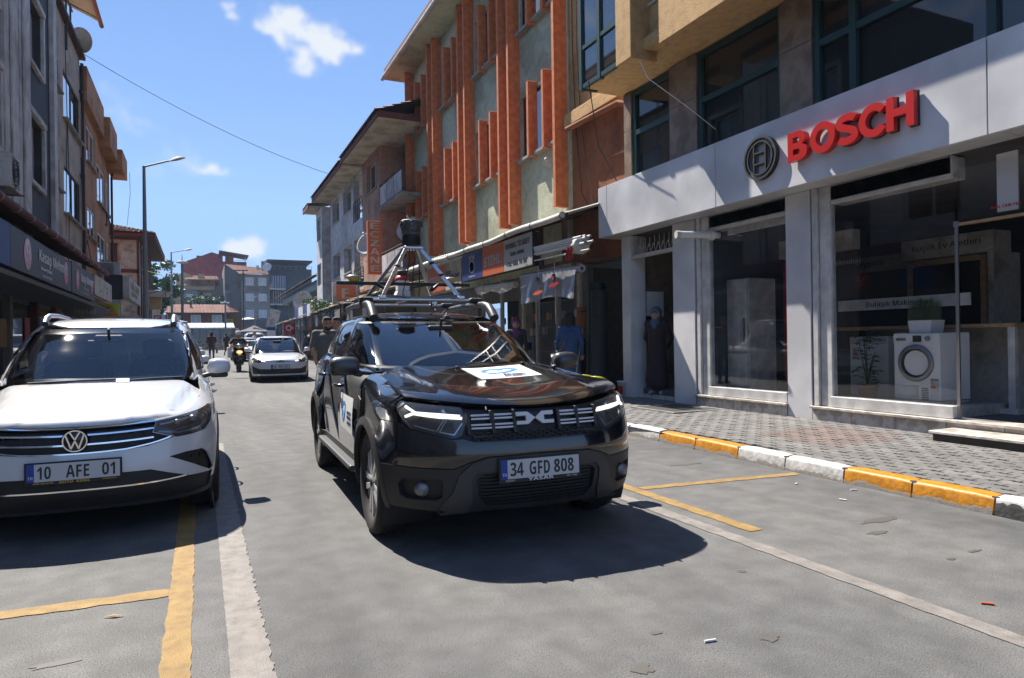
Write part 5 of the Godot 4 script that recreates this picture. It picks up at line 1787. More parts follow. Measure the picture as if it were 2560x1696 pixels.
	b = B.new(); b.prism(PackedVector2Array(arc(0, 0, .55, .2, 0, 351, 39)), -.03, .03, 0, Transform3D(Basis.IDENTITY, V(-2.95, 2.28, -22.6)))
	obj("board", b, "w_grey", k6)
	words("lettering", "Helal", "sign_grey", k6, V(-2.95, 2.28, -22.565), V(1, 0, 0), U, .14, .5)
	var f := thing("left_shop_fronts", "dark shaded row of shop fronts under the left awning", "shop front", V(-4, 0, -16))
	bp("back_wall", "w_greybrown", f, -4.1, -3.85, .1, 3.9, -42, -6)
	for i in 10:
		var z := -7.5 - i * 2.6
		bp("door_post", ["w_terra", "w_grey", "wood_red"][i % 3], f, -3.85, -3.7, .1, 2.45, z - .1, z + .1)
		bp("shop_pane", "glass_win", f, -3.83, -3.8, .6, 2.3, z - 2.3, z - .2)
	for i in 8: bp("poster", ["w_beige", "red", "white_dirty", "orange_p"][i % 4], f, -3.79, -3.77, 1.2 + .1 * (i % 3), 1.8 + .1 * (i % 3), -9 - i * 2.2, -8.5 - i * 2.2)
	ac_unit("dark air conditioner on the grey house near the left picture edge", V(-3.2, 4.15, -15.2), V(1, 0, 0), 1.1)
	var h := thing("timber_house", "old half timbered house with peeling plaster, wooden beams and tiled roof", "building", V(-6, 0, -47))
	bp("wall", "w_old", h, -8, -3.12, 5.5, 7.1, -42.9, -42.7)
	bp("lower_wall", "w_old", h, -8, -3.12, 3.0, 5.3, -42.9, -42.7)
	bp("beam", "wood_red", h, -8, -3.02, 5.3, 5.5, -42.92, -42.64)
	bp("beam", "wood_red", h, -8, -3.02, 7.1, 7.25, -42.92, -42.64)
	bp("corner_post", "wood_red", h, -3.12, -3.0, 3.0, 7.1, -42.92, -42.64)
	bp("shutter", "wood_red", h, -4.5, -4.05, 5.55, 6.9, -42.7, -42.62)
	bp("shutter_panel", "wood_dark", h, -4.44, -4.11, 5.6, 6.84, -42.62, -42.6)
	wall_x(h, "street_wall", "w_old", -3.0, 1, -52.5, -42.9, 3.0, 7.1, [], .2)
	for z in [-43.6, -45.3, -47.0, -48.6, -50.2, -51.8]:
		bp("post", "wood_red", h, -3.0, -2.94, 3.0, 7.1, z - .12, z + .12)
		bp("shutter", "wood_dark", h, -2.99, -2.95, 5.4, 6.8, z - 1.1, z - .3)
	bp("eave_underside", "wood_dark", h, -9, -2.25, 7.18, 7.3, -54, -42.2)
	bp("eave_board", "wood_red", h, -9, -2.25, 7.25, 7.45, -42.22, -42.15)
	bp("eave_board", "wood_dark", h, -2.27, -2.2, 7.2, 7.45, -54, -42.2)
	tiles(h, V(-8.5, 7.45, -42.1), V(-2.2, 7.45, -42.1), V(-5.2, 8.6, -47), V(-8.5, 8.6, -47), "rooftile2", .26, .3)
	tiles(h, V(-2.2, 7.45, -54), V(-2.2, 7.45, -42.1), V(-5.2, 8.6, -47), V(-5.2, 8.6, -54), "rooftile", .26, .3)
	var kk := thing("rooftop_booth", "cream box with round black fan opening under slatted yellow cover", "booth", V(-2.3, 3.3, -44))
	bp("box", "w_beige", kk, -2.64, -2.0, 3.38, 4.05, -44.6, -44.0, .01)
	b = B.new(); b.lathe([Vector2(0, -.1), Vector2(.2, -.08), Vector2(.22, .01)], 24, Transform3D(Basis(V(1, 0, 0), V(0, 0, 1), V(0, -1, 0)), V(-2.34, 3.75, -44.0)))
	obj("fan_opening", b, "black", kk)
	for i in 12: 
		b = B.new(); b.bar(V(-3.0 + i * .03, 4.1 + .03 * i, -43.7), V(-1.7 + i * .025, 4.15 + .03 * i - .1, -43.75 - i * .06), .07, .03)
		obj("slat", b, "w_cream", kk)
	b = B.new(); b.bar(V(-3.0, 4.15, -43.6), V(-1.8, 4.45, -43.6), .03, .03); b.bar(V(-1.8, 4.45, -43.6), V(-1.75, 4.1, -43.6), .03, .03)
	obj("frame", b, "dark", kk)
	var yb := thing("yellow_board", "narrow yellow plank sign crossing the lamp post", "sign", V(-2, 4.5, -36))
	b = B.new(); b.bar(V(-2.42, 4.84, -36.2), V(-1.6, 4.58, -35.8), .16, .03)
	obj("plank", b, "lime", yb)
	var eb := thing("pharmacy_sign", "small red and white E box low behind the white car roof", "sign", V(-2, 2.4, -46))
	bp("box", "white", eb, -2.6, -1.75, 2.55, 3.15, -46.1, -46.0, .01)
	bp("red_field", "red", eb, -2.5, -2.1, 2.6, 3.1, -46.0, -45.99)
	words("letter", "E", "white", eb, V(-2.3, 2.85, -45.985), V(1, 0, 0), U, .34, .26)
	bp("red_strip", "red", eb, -1.88, -1.78, 2.6, 3.1, -46.0, -45.99)
	var lo := thing("low_shop_row", "low dark shop row with pale fascia past the timber house", "building", V(-5, 0, -60))
	bp("wall", "w_grey2", lo, -9, -3.2, 0, 3.0, -82, -53)
	bp("fascia", "white_dirty", lo, -3.2, -2.9, 2.6, 3.2, -82, -53)
	bp("upper_wall", "w_beige", lo, -9, -3.6, 3.2, 5.2, -82, -58)
	var wire := thing("overhead_wire", "thin black wire slung across the street under the sky", "wire", V(-3.7, 11.8, -28.5))
	b = B.new()
	var pts := []
	for i in 25:
		var tt := i / 24.0
		pts.append(V(lerpf(-3.7, 6.1, tt), lerpf(11.75, 9.35, tt) - 1.1 * 4 * tt * (1 - tt) * .35, lerpf(-28.4, -33.5, tt)))
	b.tube(pts, .011, 4, false)
	obj("strand", b, "dark", wire)
	var w2 := thing("overhead_wire", "slack thin wire hanging from the apricot eave to the tiled roof", "wire", V(-3, 9, -37))
	b = B.new(); b.tube([V(-2.98, 9.6, -37.3), V(-3.1, 8.9, -39), V(-3.4, 8.3, -41.5), V(-3.6, 7.9, -43)], .01, 4, false)
	obj("strand", b, "dark", w2)
func badge(par: Node, at: Vector3, r: float, mark := true) -> void:
	var b := B.new()
	var tr := Transform3D(Basis(V(0, 0, -1), V(0, 1, 0), V(1, 0, 0)), at)
	b.prism(PackedVector2Array(arc(0, 0, r, r, 0, 351, 39)), -.004, .002, 0, tr)
	var o := obj("badge", b, "letter_red", par)
	if mark:
		b = B.new()
		for q in [[[-.45, .5], [.3, -.55]], [[.45, .5], [-.3, -.55]]]:
			for p in stroke([Vector2(q[0][0], q[0][1]) * r, Vector2(q[1][0], q[1][1]) * r], r * .16): b.prism(p, .002, .005, 0, tr)
		for sx in [-1, 1]: b.prism(PackedVector2Array([Vector2(sx * .62, .62) * r, Vector2(sx * .30, .62) * r, Vector2(sx * .16, .0) * r, Vector2(sx * .42, .1) * r]), .002, .006, 0, tr)
		obj("crossed_knives", b, "white", o)
func fx(x: float, y: float, zr: float, zn: float) -> Vector3:
	var k := zn / zr
	return V(x * k, 1.29 + (y - 1.29) * k, zn)
func fbox(nm: String, m, par: Node, x0: float, x1: float, y0: float, y1: float, zr: float, zn: float, depth: float) -> MeshInstance3D:
	var a := fx(x0, y0, zr, zn)
	var c := fx(x1, y1, zr, zn)
	return bp(nm, m, par, a.x, c.x, a.y, c.y, zn - depth, zn)
func fwin(par: Node, x0: float, x1: float, y0: float, y1: float, zr: float, zn: float, frame := "white", curtain := "fabric_grey") -> void:
	var a := fx(x0, y0, zr, zn)
	var c := fx(x1, y1, zr, zn)
	var w := .09
	var b := B.new()
	b.b6(a.x, c.x, a.y, a.y + w, zn, zn + .06); b.b6(a.x, c.x, c.y - w, c.y, zn, zn + .06)
	b.b6(a.x, a.x + w, a.y + w, c.y - w, zn, zn + .055); b.b6(c.x - w, c.x, a.y + w, c.y - w, zn, zn + .055)
	var mx := (a.x + c.x) * .5
	b.b6(mx - w * .6, mx + w * .6, a.y + w, c.y - w, zn, zn + .054)
	var o := obj("window", b, frame, par)
	b = B.new(); b.b6(a.x + w, mx - w * .6, a.y + w, c.y - w, zn + .012, zn + .02); b.b6(mx + w * .6, c.x - w, a.y + w, c.y - w, zn + .012, zn + .02)
	obj("pane", b, curtain, o)
	b = B.new(); b.b6(a.x - .1, c.x + .1, a.y - .1, a.y - .005, zn, zn + .16)
	obj("sill", b, "white_dirty", o)
func far_end() -> void:
	var g := thing("grey_house", "tall grey rendered house with six white windows and red tiled roof", "building", V(8, 0, -124))
	fbox("side_wall", "w_grey2", g, 2.47, 4.17, -1, 8.95, -80, -120, 14)
	var q := fx(2.47, 8.95, -80, -120)
	var q2 := fx(4.17, 8.95, -80, -120)
	var top := fx(2.49, 9.96, -80, -120)
	var b := B.new()
	b.prism(PackedVector2Array([Vector2(q.x, q.y), Vector2(q2.x, q2.y), Vector2(top.x, top.y)]), -134, -120, 0)
	obj("gable", b, "w_grey2", g)
	fbox("wall", "w_grey", g, 4.17, 7.1, -1, 8.95, -80, -119.8, 14)
	for r in [[8.6, 7.77], [6.83, 6.05], [5.05, 4.2]]:
		fwin(g, 4.6, 5.41, r[1], r[0], -80, -119.8); fwin(g, 5.93, 6.74, r[1], r[0], -80, -119.8)
	tiles(g, fx(4.0, 8.97, -80, -119), fx(7.15, 9.05, -80, -119), fx(6.3, 9.75, -80, -127), fx(2.6, 9.95, -80, -127), "rooftile", .5, .6)
	fbox("chimney", "w_white", g, 5.7, 6.0, 9.5, 9.95, -80, -124, 1)
	fbox("chimney", "concrete", g, 6.25, 6.6, 9.4, 10.45, -80, -123, 1.2); fbox("chimney", "w_brown", g, 6.62, 6.9, 9.3, 10.55, -80, -122.5, 1.2)
	fbox("canopy_band", "w_grey2", g, 4.2, 7.4, 3.0, 4.0, -80, -119.0, 1.5)
	var s := thing("slate_house", "slate blue house with stacked balconies and dark metal roof canopy", "building", V(14, 0, -130))
	fbox("wall", "w_slate", s, 7.3, 12.2, -1, 10.1, -84, -126, 12)
	fbox("roof_canopy", "wood_dark", s, 7.2, 12.3, 10.95, 11.15, -84, -124, 14)
	fbox("roof_room", "w_slate", s, 7.6, 11.6, 10.1, 10.95, -84, -127, 8)
	for y in [7.75, 5.95]:
		fbox("balcony_slab", "white", s, 7.5, 9.2, y - .12, y + .05, -84, -124.5, 2)
		b = B.new()
		for k in 5: b.tube([fx(7.5, y + .1 + k * .1, -84, -124.4), fx(9.2, y + .1 + k * .1, -84, -124.4)], .03, 5)
		obj("balcony_rail", b, "grey_metal", s)
		fbox("awning_cloth", "fabric_grey" if y > 7 else "white_dirty", s, 7.6, 9.2, y + .1, y + 1.5, -84, -125.8, .1)
		for k in 6: fbox("cloth_stripe", "blue_p" if y > 7 else "wood_dark", s, 7.65 + k * .27, 7.75 + k * .27, y + .12, y + 1.48, -84, -125.7, .05)
	b = B.new()
	b.tube([fx(7.4, 10.4, -84, -124.2), fx(12.2, 10.4, -84, -124.2)], .04, 5)
	for k in 9: b.tube([fx(7.4 + k * .6, 10.05, -84, -124.2), fx(7.4 + k * .6, 10.4, -84, -124.2)], .035, 5)
	obj("roof_rail", b, "grey_metal", s)
	dish("satellite_dish", "white satellite dish beside the chimneys of the slate house", fx(7.25, 10.1, -84, -122), V(-.5, .4, .8), .8, "w_white")
	var p := thing("pink_house", "rose red gabled house with open roof terrace behind the others", "building", V(2, 0, -150))
	b = B.new()
	var pl := PackedVector2Array()
	for v in [[-2.1, 2], [5.6, 2], [5.6, 11.98], [2.32, 11.95], [2.32, 12.85], [1.46, 13.1], [-.28, 12.35], [-1.9, 11.7], [-2.1, 11.4]]:
		var f := fx(v[0], v[1], -95, -143)
		pl.append(Vector2(f.x, f.y))
	b.prism(pl, -155, -143, 0)
	obj("wall", b, "w_pink", p)
	b = B.new(); b.bar(fx(2.3, 13.05, -95, -143), fx(5.75, 12.55, -95, -143), 6, .25)
	obj("terrace_roof", b, "wood_dark", p)
	fbox("terrace_wall", "w_pink", p, 2.32, 2.75, 11.9, 12.98, -95, -143.2, 2)
	fbox("terrace_room", "w_terra", p, 3.1, 4.05, 11.95, 12.85, -95, -144, 4)
	b = B.new(); b.tube([fx(5.45, 12, -95, -143.2), fx(5.45, 12.6, -95, -143.2)], .08, 6); b.tube([fx(4.1, 12.15, -95, -143.1), fx(5.5, 12.2, -95, -143.1)], .05, 5)
	obj("terrace_post", b, "white", p)
	fbox("chimney", "w_grey2", p, -.3, .6, 12.3, 12.6, -95, -144, 2)
	var e := thing("beige_house", "beige house with dark shaded roof terrace and tiled roof", "building", V(0, 0, -132))
	fbox("wall", "w_beige", e, -2.9, 2.5, -1, 7.6, -85, -128, 8)
	fbox("upper_wall", "w_beige", e, -2.4, -.8, 7.9, 9.1, -85, -129, 6)
	fbox("grey_block", "w_grey", e, -1.64, -.14, 3, 7.47, -85, -126.5, 3)
	fbox("side_block", "w_grey", e, 1.55, 2.5, 5, 8.9, -85, -127.5, 5)
	fbox("terrace_back_wall", "w_brown", e, -1.6, 1.5, 7.9, 8.8, -85, -131.5, 1)
	fbox("terrace_parapet", "w_beige", e, -1.65, 1.52, 7.5, 7.96, -85, -126.8, .6)
	b = B.new(); b.tube([fx(-1.6, 8.06, -85, -126.6), fx(1.5, 8.06, -85, -126.6)], .05, 5)
	obj("terrace_rail", b, "grey_metal", e)
	tiles(e, fx(-1.7, 8.66, -85, -126), fx(2.1, 8.72, -85, -126), fx(1.9, 9.1, -85, -131), fx(-1.0, 9.1, -85, -131), "rooftile2", .5, .6)
	b = B.new()
	b.prism(PackedVector2Array([Vector2(fx(-2.5, 9.1, -85, -129).x, fx(0, 9.1, -85, -129).y), Vector2(fx(-.7, 9.1, -85, -129).x, fx(0, 9.1, -85, -129).y), Vector2(fx(-1.55, 9.5, -85, -129).x, fx(0, 9.5, -85, -129).y)]), -134, -129, 0)
	obj("gable", b, "w_beige", e)
	fbox("chimney", "w_beige", e, -.15, .5, 8.85, 9.35, -85, -127.5, 1.5)
	fwin(e, -1.34, -.66, 6.35, 7.03, -85, -126.5); fwin(e, .42, 1.21, 6.55, 7.16, -85, -128); fwin(e, -2.4, -2.1, 6.85, 7.15, -85, -128, "white", "dark")
	fbox("brick_patch", "w_terra", e, 0.05, .35, 6.5, 7.3, -85, -127.9, .2); fbox("brick_patch", "w_terra", e, 1.6, 2.0, 8.0, 8.5, -85, -127.3, .2)
	b = B.new()
	var b2 := B.new()
	foliage(b, b2, fx(1.0, 6.25, -85, -122), V(4.3, 1.0, 1.5), 1500, .5)
	var hd := thing("terrace_hedge", "dark green hedge of creepers on the terrace behind the tiled roof", "hedge", fx(1, 5.6, -85, -122))
	obj("crown", b, "leaf3", hd); obj("paler_crown", b2, "leaf2", hd)  # paler leaf green scattered at random through the hedge
	var m := thing("brick_house", "low brown house with long red tiled roof and white windows", "building", V(0, 0, -104))
	fbox("wall", "w_brick", m, -2.9, 2.3, 2, 4.4, -72, -100, 8)
	fbox("wall_return", "w_brick", m, 2.9, 3.68, 2.4, 3.4, -72, -100.5, 6)
	fbox("porch_wall", "w_brick", m, 2.3, 3.66, 2.4, 4.35, -72, -104, 2)
	tiles(m, fx(-3.0, 4.36, -72, -99), fx(2.75, 4.36, -72, -99), fx(2.35, 5.15, -72, -104), fx(-3.0, 5.12, -72, -104), "rooftile2", .42, .5)
	tiles(m, fx(2.2, 4.4, -72, -98.9), fx(3.7, 4.4, -72, -98.9), fx(2.9, 4.8, -72, -104), fx(2.3, 5.15, -72, -104), "rooftile", .42, .5)
	fwin(m, -.79, .08, 3.41, 4.17, -72, -100); fwin(m, 1.06, 1.95, 3.43, 4.18, -72, -100); fwin(m, -2.1, -1.58, 3.44, 4.11, -72, -100)
	fbox("chimney", "w_brick", m, -.85, -.7, 4.8, 5.3, -72, -102, .6)
	var k := thing("market_hall", "black glass market hall with pale metal roof edge at the street end", "building", V(1, .7, -92))
	fbox("glass_front", "glass_dark", k, -3, 2.76, .5, 2.86, -68, -90, 4)
	var rf := B.new()
	var a0 := fx(-3, 2.86, -68, -89.6)
	var a1 := fx(2.92, 2.86, -68, -89.6)
	var c0 := fx(-3, 3.27, -68, -91)
	var c1 := fx(2.8, 3.27, -68, -91)
	rf.quad(a0, a1, c1, c0)
	rf.quad(a0 - V(0, .15, 0), a1 - V(0, .15, 0), a1, a0)
	obj("roof_edge", rf, "w_white", k)
	for i in 16: 
		var xx := -2.9 + i * .37
		b = B.new(); b.bar(fx(xx, 2.87, -68, -89.55), fx(xx * .97, 3.27, -68, -90.95), .04, .05)
		obj("roof_seam", b, "grey_metal", k)
	for i in 11: fbox("mullion", "dark", k, -2.8 + i * .55, -2.76 + i * .55, .5, 2.84, -68, -89.9, .1)
	for i in 4: fbox("strip_lamp", "w_cream", k, -1.6 + i * 1.1, -1.3 + i * 1.1, 2.55, 2.58, -68, -89.8, .05)
	var fc := thing("park_fence", "low dark railing with white scroll panels before the market hall", "fence", V(1, .7, -86))
	b = B.new()
	for i in 30: b.tube([V(-3 + i * .22, gy(-84), -84), V(-3 + i * .22, gy(-84) + 1.1, -84)], .02, 4)
	b.tube([V(-3, gy(-84) + 1.1, -84), V(3.6, gy(-84) + 1.1, -84)], .035, 5); b.tube([V(-3, gy(-84) + .15, -84), V(3.6, gy(-84) + .15, -84)], .03, 5)
	obj("rail", b, "dark", fc)
	for i in 3:
		b = B.new()
		for j in 3: ring(b, 0, 0, .38 - j * .1, .34 - j * .1, 0, .03, Transform3D(Basis.IDENTITY, V(-1.2 + i * 1.5, gy(-84) + .6, -83.95)), 16)
		obj("scroll_panel", b, "w_grey_l", fc)
	bp("kerb_base", "concrete", fc, -6, 8, gy(-84) - .3, gy(-84) + .08, -85, -83.6)
	var ys := thing("for_sale_banner", "small yellow banner with black print on the brown house", "banner", fx(2.5, 3.3, -70, -98))
	fbox("cloth", "lime", ys, 2.3, 2.86, 3.34, 3.69, -70, -98, .05)
	words("lettering", "SAHİBİNDEN", "ink", ys, fx(2.58, 3.57, -70, -97.95), V(1, 0, 0), V(0, 1, 0), .16, .68)
	words("lettering", "SATILIK", "ink", ys, fx(2.58, 3.43, -70, -97.95), V(1, 0, 0), V(0, 1, 0), .14, .6)
	var rs := thing("round_sign", "round white sign with blue emblem above the scooter rider", "sign", fx(2.75, .6, -60, -78))
	b = B.new(); var cc := fx(2.755, 2.45, -60, -78)
	b.prism(PackedVector2Array(arc(0, 0, .21, .21, 0, 350, 35)), -.04, .04, 0, Transform3D(Basis.IDENTITY, cc))
	obj("disc", b, "white", rs)
	b = B.new(); ring(b, 0, 0, .13, .08, .04, .055, Transform3D(Basis.IDENTITY, cc), 20); b.box(cc + V(0, 0, .05), V(.05, .22, .02))
	obj("emblem", b, "blue_p", rs)
	b = B.new(); b.tube([V(cc.x, gy(-78), -78.1), V(cc.x, cc.y + .2, -78.1)], .04, 6)
	obj("post", b, "dark", rs)
	for um in [[4.2, 2.36, 2.87, 1.75, -80.0, "w_grey2", "wide dark grey cafe parasol before the grey house"], [4.55, 1.9, 2.25, .75, -74.0, "fabric_grey", "small pale parasol above the white car roof"]]:
		var zz: float = um[4]
		var u := thing("parasol", um[6], "parasol", fx(um[0], 0, -62, zz))
		var f0 := fx(um[0], um[2], -62, zz)
		var f1 := fx(um[0], um[1], -62, zz)
		b = B.new(); b.lathe([Vector2(.05, f0.y), Vector2(float(um[3]) * .5, lerpf(f1.y, f0.y, .42)), Vector2(um[3], f1.y), Vector2(um[3], f1.y - .16)], 8, Transform3D(Basis.IDENTITY, V(f0.x, 0, zz)), true)
		obj("canopy", b, um[5], u)
		b = B.new(); b.tube([V(f0.x, gy(zz), zz), V(f0.x, f0.y, zz)], .04, 6)
		obj("pole", b, "grey_metal", u)
	var tc := thing("shade_cloth", "white and green shade cloth strung before the grey house", "shade cloth", fx(4.5, 4, -80, -112))
	b = B.new(); b.quad(fx(4.2, 4.0, -80, -112), fx(5.6, 4.08, -80, -112), fx(4.4, 4.3, -80, -116), fx(4.3, 4.3, -80, -116))
	obj("cloth", b, "white", tc)
	lamps_and_trees()
func lamp_post(label: String, x: float, z: float, h: float, arm: Vector3) -> void:
	var t := thing("street_lamp", label, "street lamp", V(x, gy(z), z), "street lamps")
	var b := B.new()
	b.tube([V(x, gy(z), z), V(x, 3, z), V(x, h, z)], [.11, .10, .055], 12)
	b.tube([V(x, gy(z), z), V(x, gy(z) + .9, z)], .14, 12)
	obj("pole", b, "galv", t)
	b = B.new(); b.tube([V(x, h - .03, z), V(x, h, z) + arm * .66 + V(0, .02, 0)], .035, 8)
	obj("arm", b, "galv", t)
	b = B.new()
	var p := V(x, h, z) + arm * .62
	var d := arm.normalized()
	var sd := d.cross(Vector3.UP).normalized()
	var l := arm.length() * .42
	var rows := []
	for i in 7:
		var u := i / 6.0
		var w := .14 * sin(PI * (.12 + u * .76))
		rows.append([p + d * l * u - sd * w, p + d * l * u + V(0, .11 * sin(PI * (.1 + u * .8)), 0) - sd * w * .5, p + d * l * u + V(0, .13 * sin(PI * (.1 + u * .8)), 0), p + d * l * u + V(0, .11 * sin(PI * (.1 + u * .8)), 0) + sd * w * .5, p + d * l * u + sd * w])
	b.grid(rows, Vector3.UP)
	obj("head", b, "white_dirty", t)
	b = B.new()
	var r2 := []
	for i in 7: 
		var u := i / 6.0
		var w := .13 * sin(PI * (.12 + u * .76))
		r2.append([p + d * l * u - sd * w, p + d * l * u - V(0, .045 * sin(PI * u), 0), p + d * l * u + sd * w])
	b.grid(r2, Vector3.DOWN)
	obj("lens", b, "grey_metal", t)
func lamps_and_trees() -> void:
	lamp_post("tall grey street lamp nearest on the left, rising above the roofs", -1.97, -31, 8.5, V(1.45, .45, .0))
	lamp_post("grey street lamp with curved head standing before the tree", fx(-1.66, 0, -50, -62).x, -62, fx(0, 7.41, -50, -62).y, V(1.5, .26, 0))
	var t := thing("street_lamp", "mushroom shaped street lamp with flat round top and finial", "street lamp", V(-1.28, gy(-60), -60), "street lamps")
	var b := B.new()
	b.tube([V(-1.28, gy(-60), -60), V(-1.23, 7.9, -60)], [.13, .09], 10)
	b.tube([V(-1.23, 7.9, -60), V(-1.22, 8.5, -60)], [.05, .012], 6)
	obj("pole", b, "w_grey2", t)
	b = B.new(); b.lathe([Vector2(0, .12), Vector2(.3, .1), Vector2(.46, 0), Vector2(.42, -.05), Vector2(.1, -.12), Vector2(0, -.12)], 24, Transform3D(Basis.IDENTITY, V(-1.23, 7.85, -60)))
	obj("head", b, "w_grey_l", t)
	var cp := thing("camera_pole", "pale pole carrying white cameras and a short lamp arm", "pole", fx(1.95, 0, -62, -80))
	var c0 := fx(1.95, 5.9, -62, -80)
	b = B.new(); b.tube([V(c0.x, gy(-80), -80), c0], [.12, .07], 10); b.tube([V(c0.x, c0.y - .3, -80), V(c0.x + .5, c0.y - .25, -80)], .03, 6)
	obj("pole", b, "galv", cp)
	for k in 3:
		b = B.new(); b.box(V(c0.x - .35 + k * .3, fx(0, 4.78, -62, -80).y + .05 * (k % 2), -79.9), V(.28, .16, .3), .03)
		obj("camera", b, "white", cp)
	var dk := thing("service_pole", "thin dark pole standing before the grey house corner", "pole", fx(3.46, 0, -64, -84))
	b = B.new(); b.tube([V(4.54, gy(-84), -84), fx(3.49, 7.74, -64, -84)], .07, 8)
	obj("pole", b, "dark", dk)
	b = B.new(); b.box(fx(3.49, 7.74, -64, -84) + V(-.2, 0, 0), V(1.5, .12, .2), .02)
	obj("crossarm", b, "dark", dk)
	var cv := thing("curved_lamp", "slim pale curved lamp pole before the grey house windows", "street lamp", fx(4.28, 0, -62, -86))
	b = B.new(); b.tube([fx(4.27, 1.6, -62, -86), fx(4.24, 4.0, -62, -86), fx(4.26, 4.9, -62, -86), fx(4.34, 5.27, -62, -86)], .06, 8); b.tube([fx(4.2, 5.27, -62, -86), fx(4.42, 5.3, -62, -86)], .06, 6)
	obj("pole", b, "galv", cv)
	for q in [[-4.3, -77.0, 9.9, 2.6, 3.4, 2600, "large round green plane tree behind the timber house"], [-8.5, -82.0, 10, 3.5, 3.6, 1200, "darker tree rising behind the low shop row"]]:
		var tr := thing("street_tree", q[6], "tree", V(q[0], gy(q[1]), q[1]), "trees behind the houses")
		b = B.new()
		var base := V(q[0], gy(q[1]), q[1])
		var mid := V(q[0] + .1, q[2] - 4.8, q[1])
		b.tube([base, base.lerp(mid, .5) + V(.1, 0, 0), mid], [.32, .26, .2], 10)
		for k in 7:
			var a := k * .9
			b.tube([mid, mid + V(cos(a) * 1.0, 1.2, sin(a)), mid + V(cos(a) * 1.9, 2.4 + .2 * k, sin(a) * 1.8)], [.13, .08, .03], 6)
		obj("trunk", b, "bark", tr)
		var l1 := B.new()
		var l2 := B.new()
		var cn := V(q[0], q[2] - 3.2, q[1])
		for k in 26:
			var d := V(rng.randfn(), rng.randfn() * .9, rng.randfn()).normalized() * pow(rng.randf(), .35)
			var cl := cn + V(d.x * q[3], d.y * q[4], d.z * q[3])
			foliage(l1, l2, cl, V(.75, .6, .75), int(q[5] / 12.0), .34)
		obj("crown", l1, "leaf", tr); obj("paler_crown", l2, "leaf2", tr)  # two leaf greens mixed at random, the second one paler
class Tab:
	var lo: float
	var k: float
	var v := PackedFloat32Array()
	func _init(p: Array) -> void:
		lo = p[0][0]
		var hi: float = p[-1][0]
		var n := 128
		k = (n - 1) / (hi - lo)
		for i in n:
			var x := lo + (hi - lo) * i / (n - 1)
			var j := 0
			while j < p.size() - 2 and x > p[j + 1][0]: j += 1
			var x0: float = p[j][0]
			var x1: float = p[j + 1][0]
			var y0: float = p[j][1]
			var y1: float = p[j + 1][1]
			var h := x1 - x0
			var m0 := (y1 - y0) / h
			var m1 := m0
			if j > 0: m0 = (y1 - p[j - 1][1]) / (x1 - p[j - 1][0])
			if j < p.size() - 2: m1 = (p[j + 2][1] - y0) / (p[j + 2][0] - x0)
			var t := (x - x0) / h
			var t2 := t * t
			var t3 := t2 * t
			v.append((2 * t3 - 3 * t2 + 1) * y0 + (t3 - 2 * t2 + t) * h * m0 + (-2 * t3 + 3 * t2) * y1 + (t3 - t2) * h * m1)
	func at(x: float) -> float:
		var f := clampf((x - lo) * k, 0.0, 126.999)
		var i := int(f)
		return lerpf(v[i], v[i + 1], f - i)
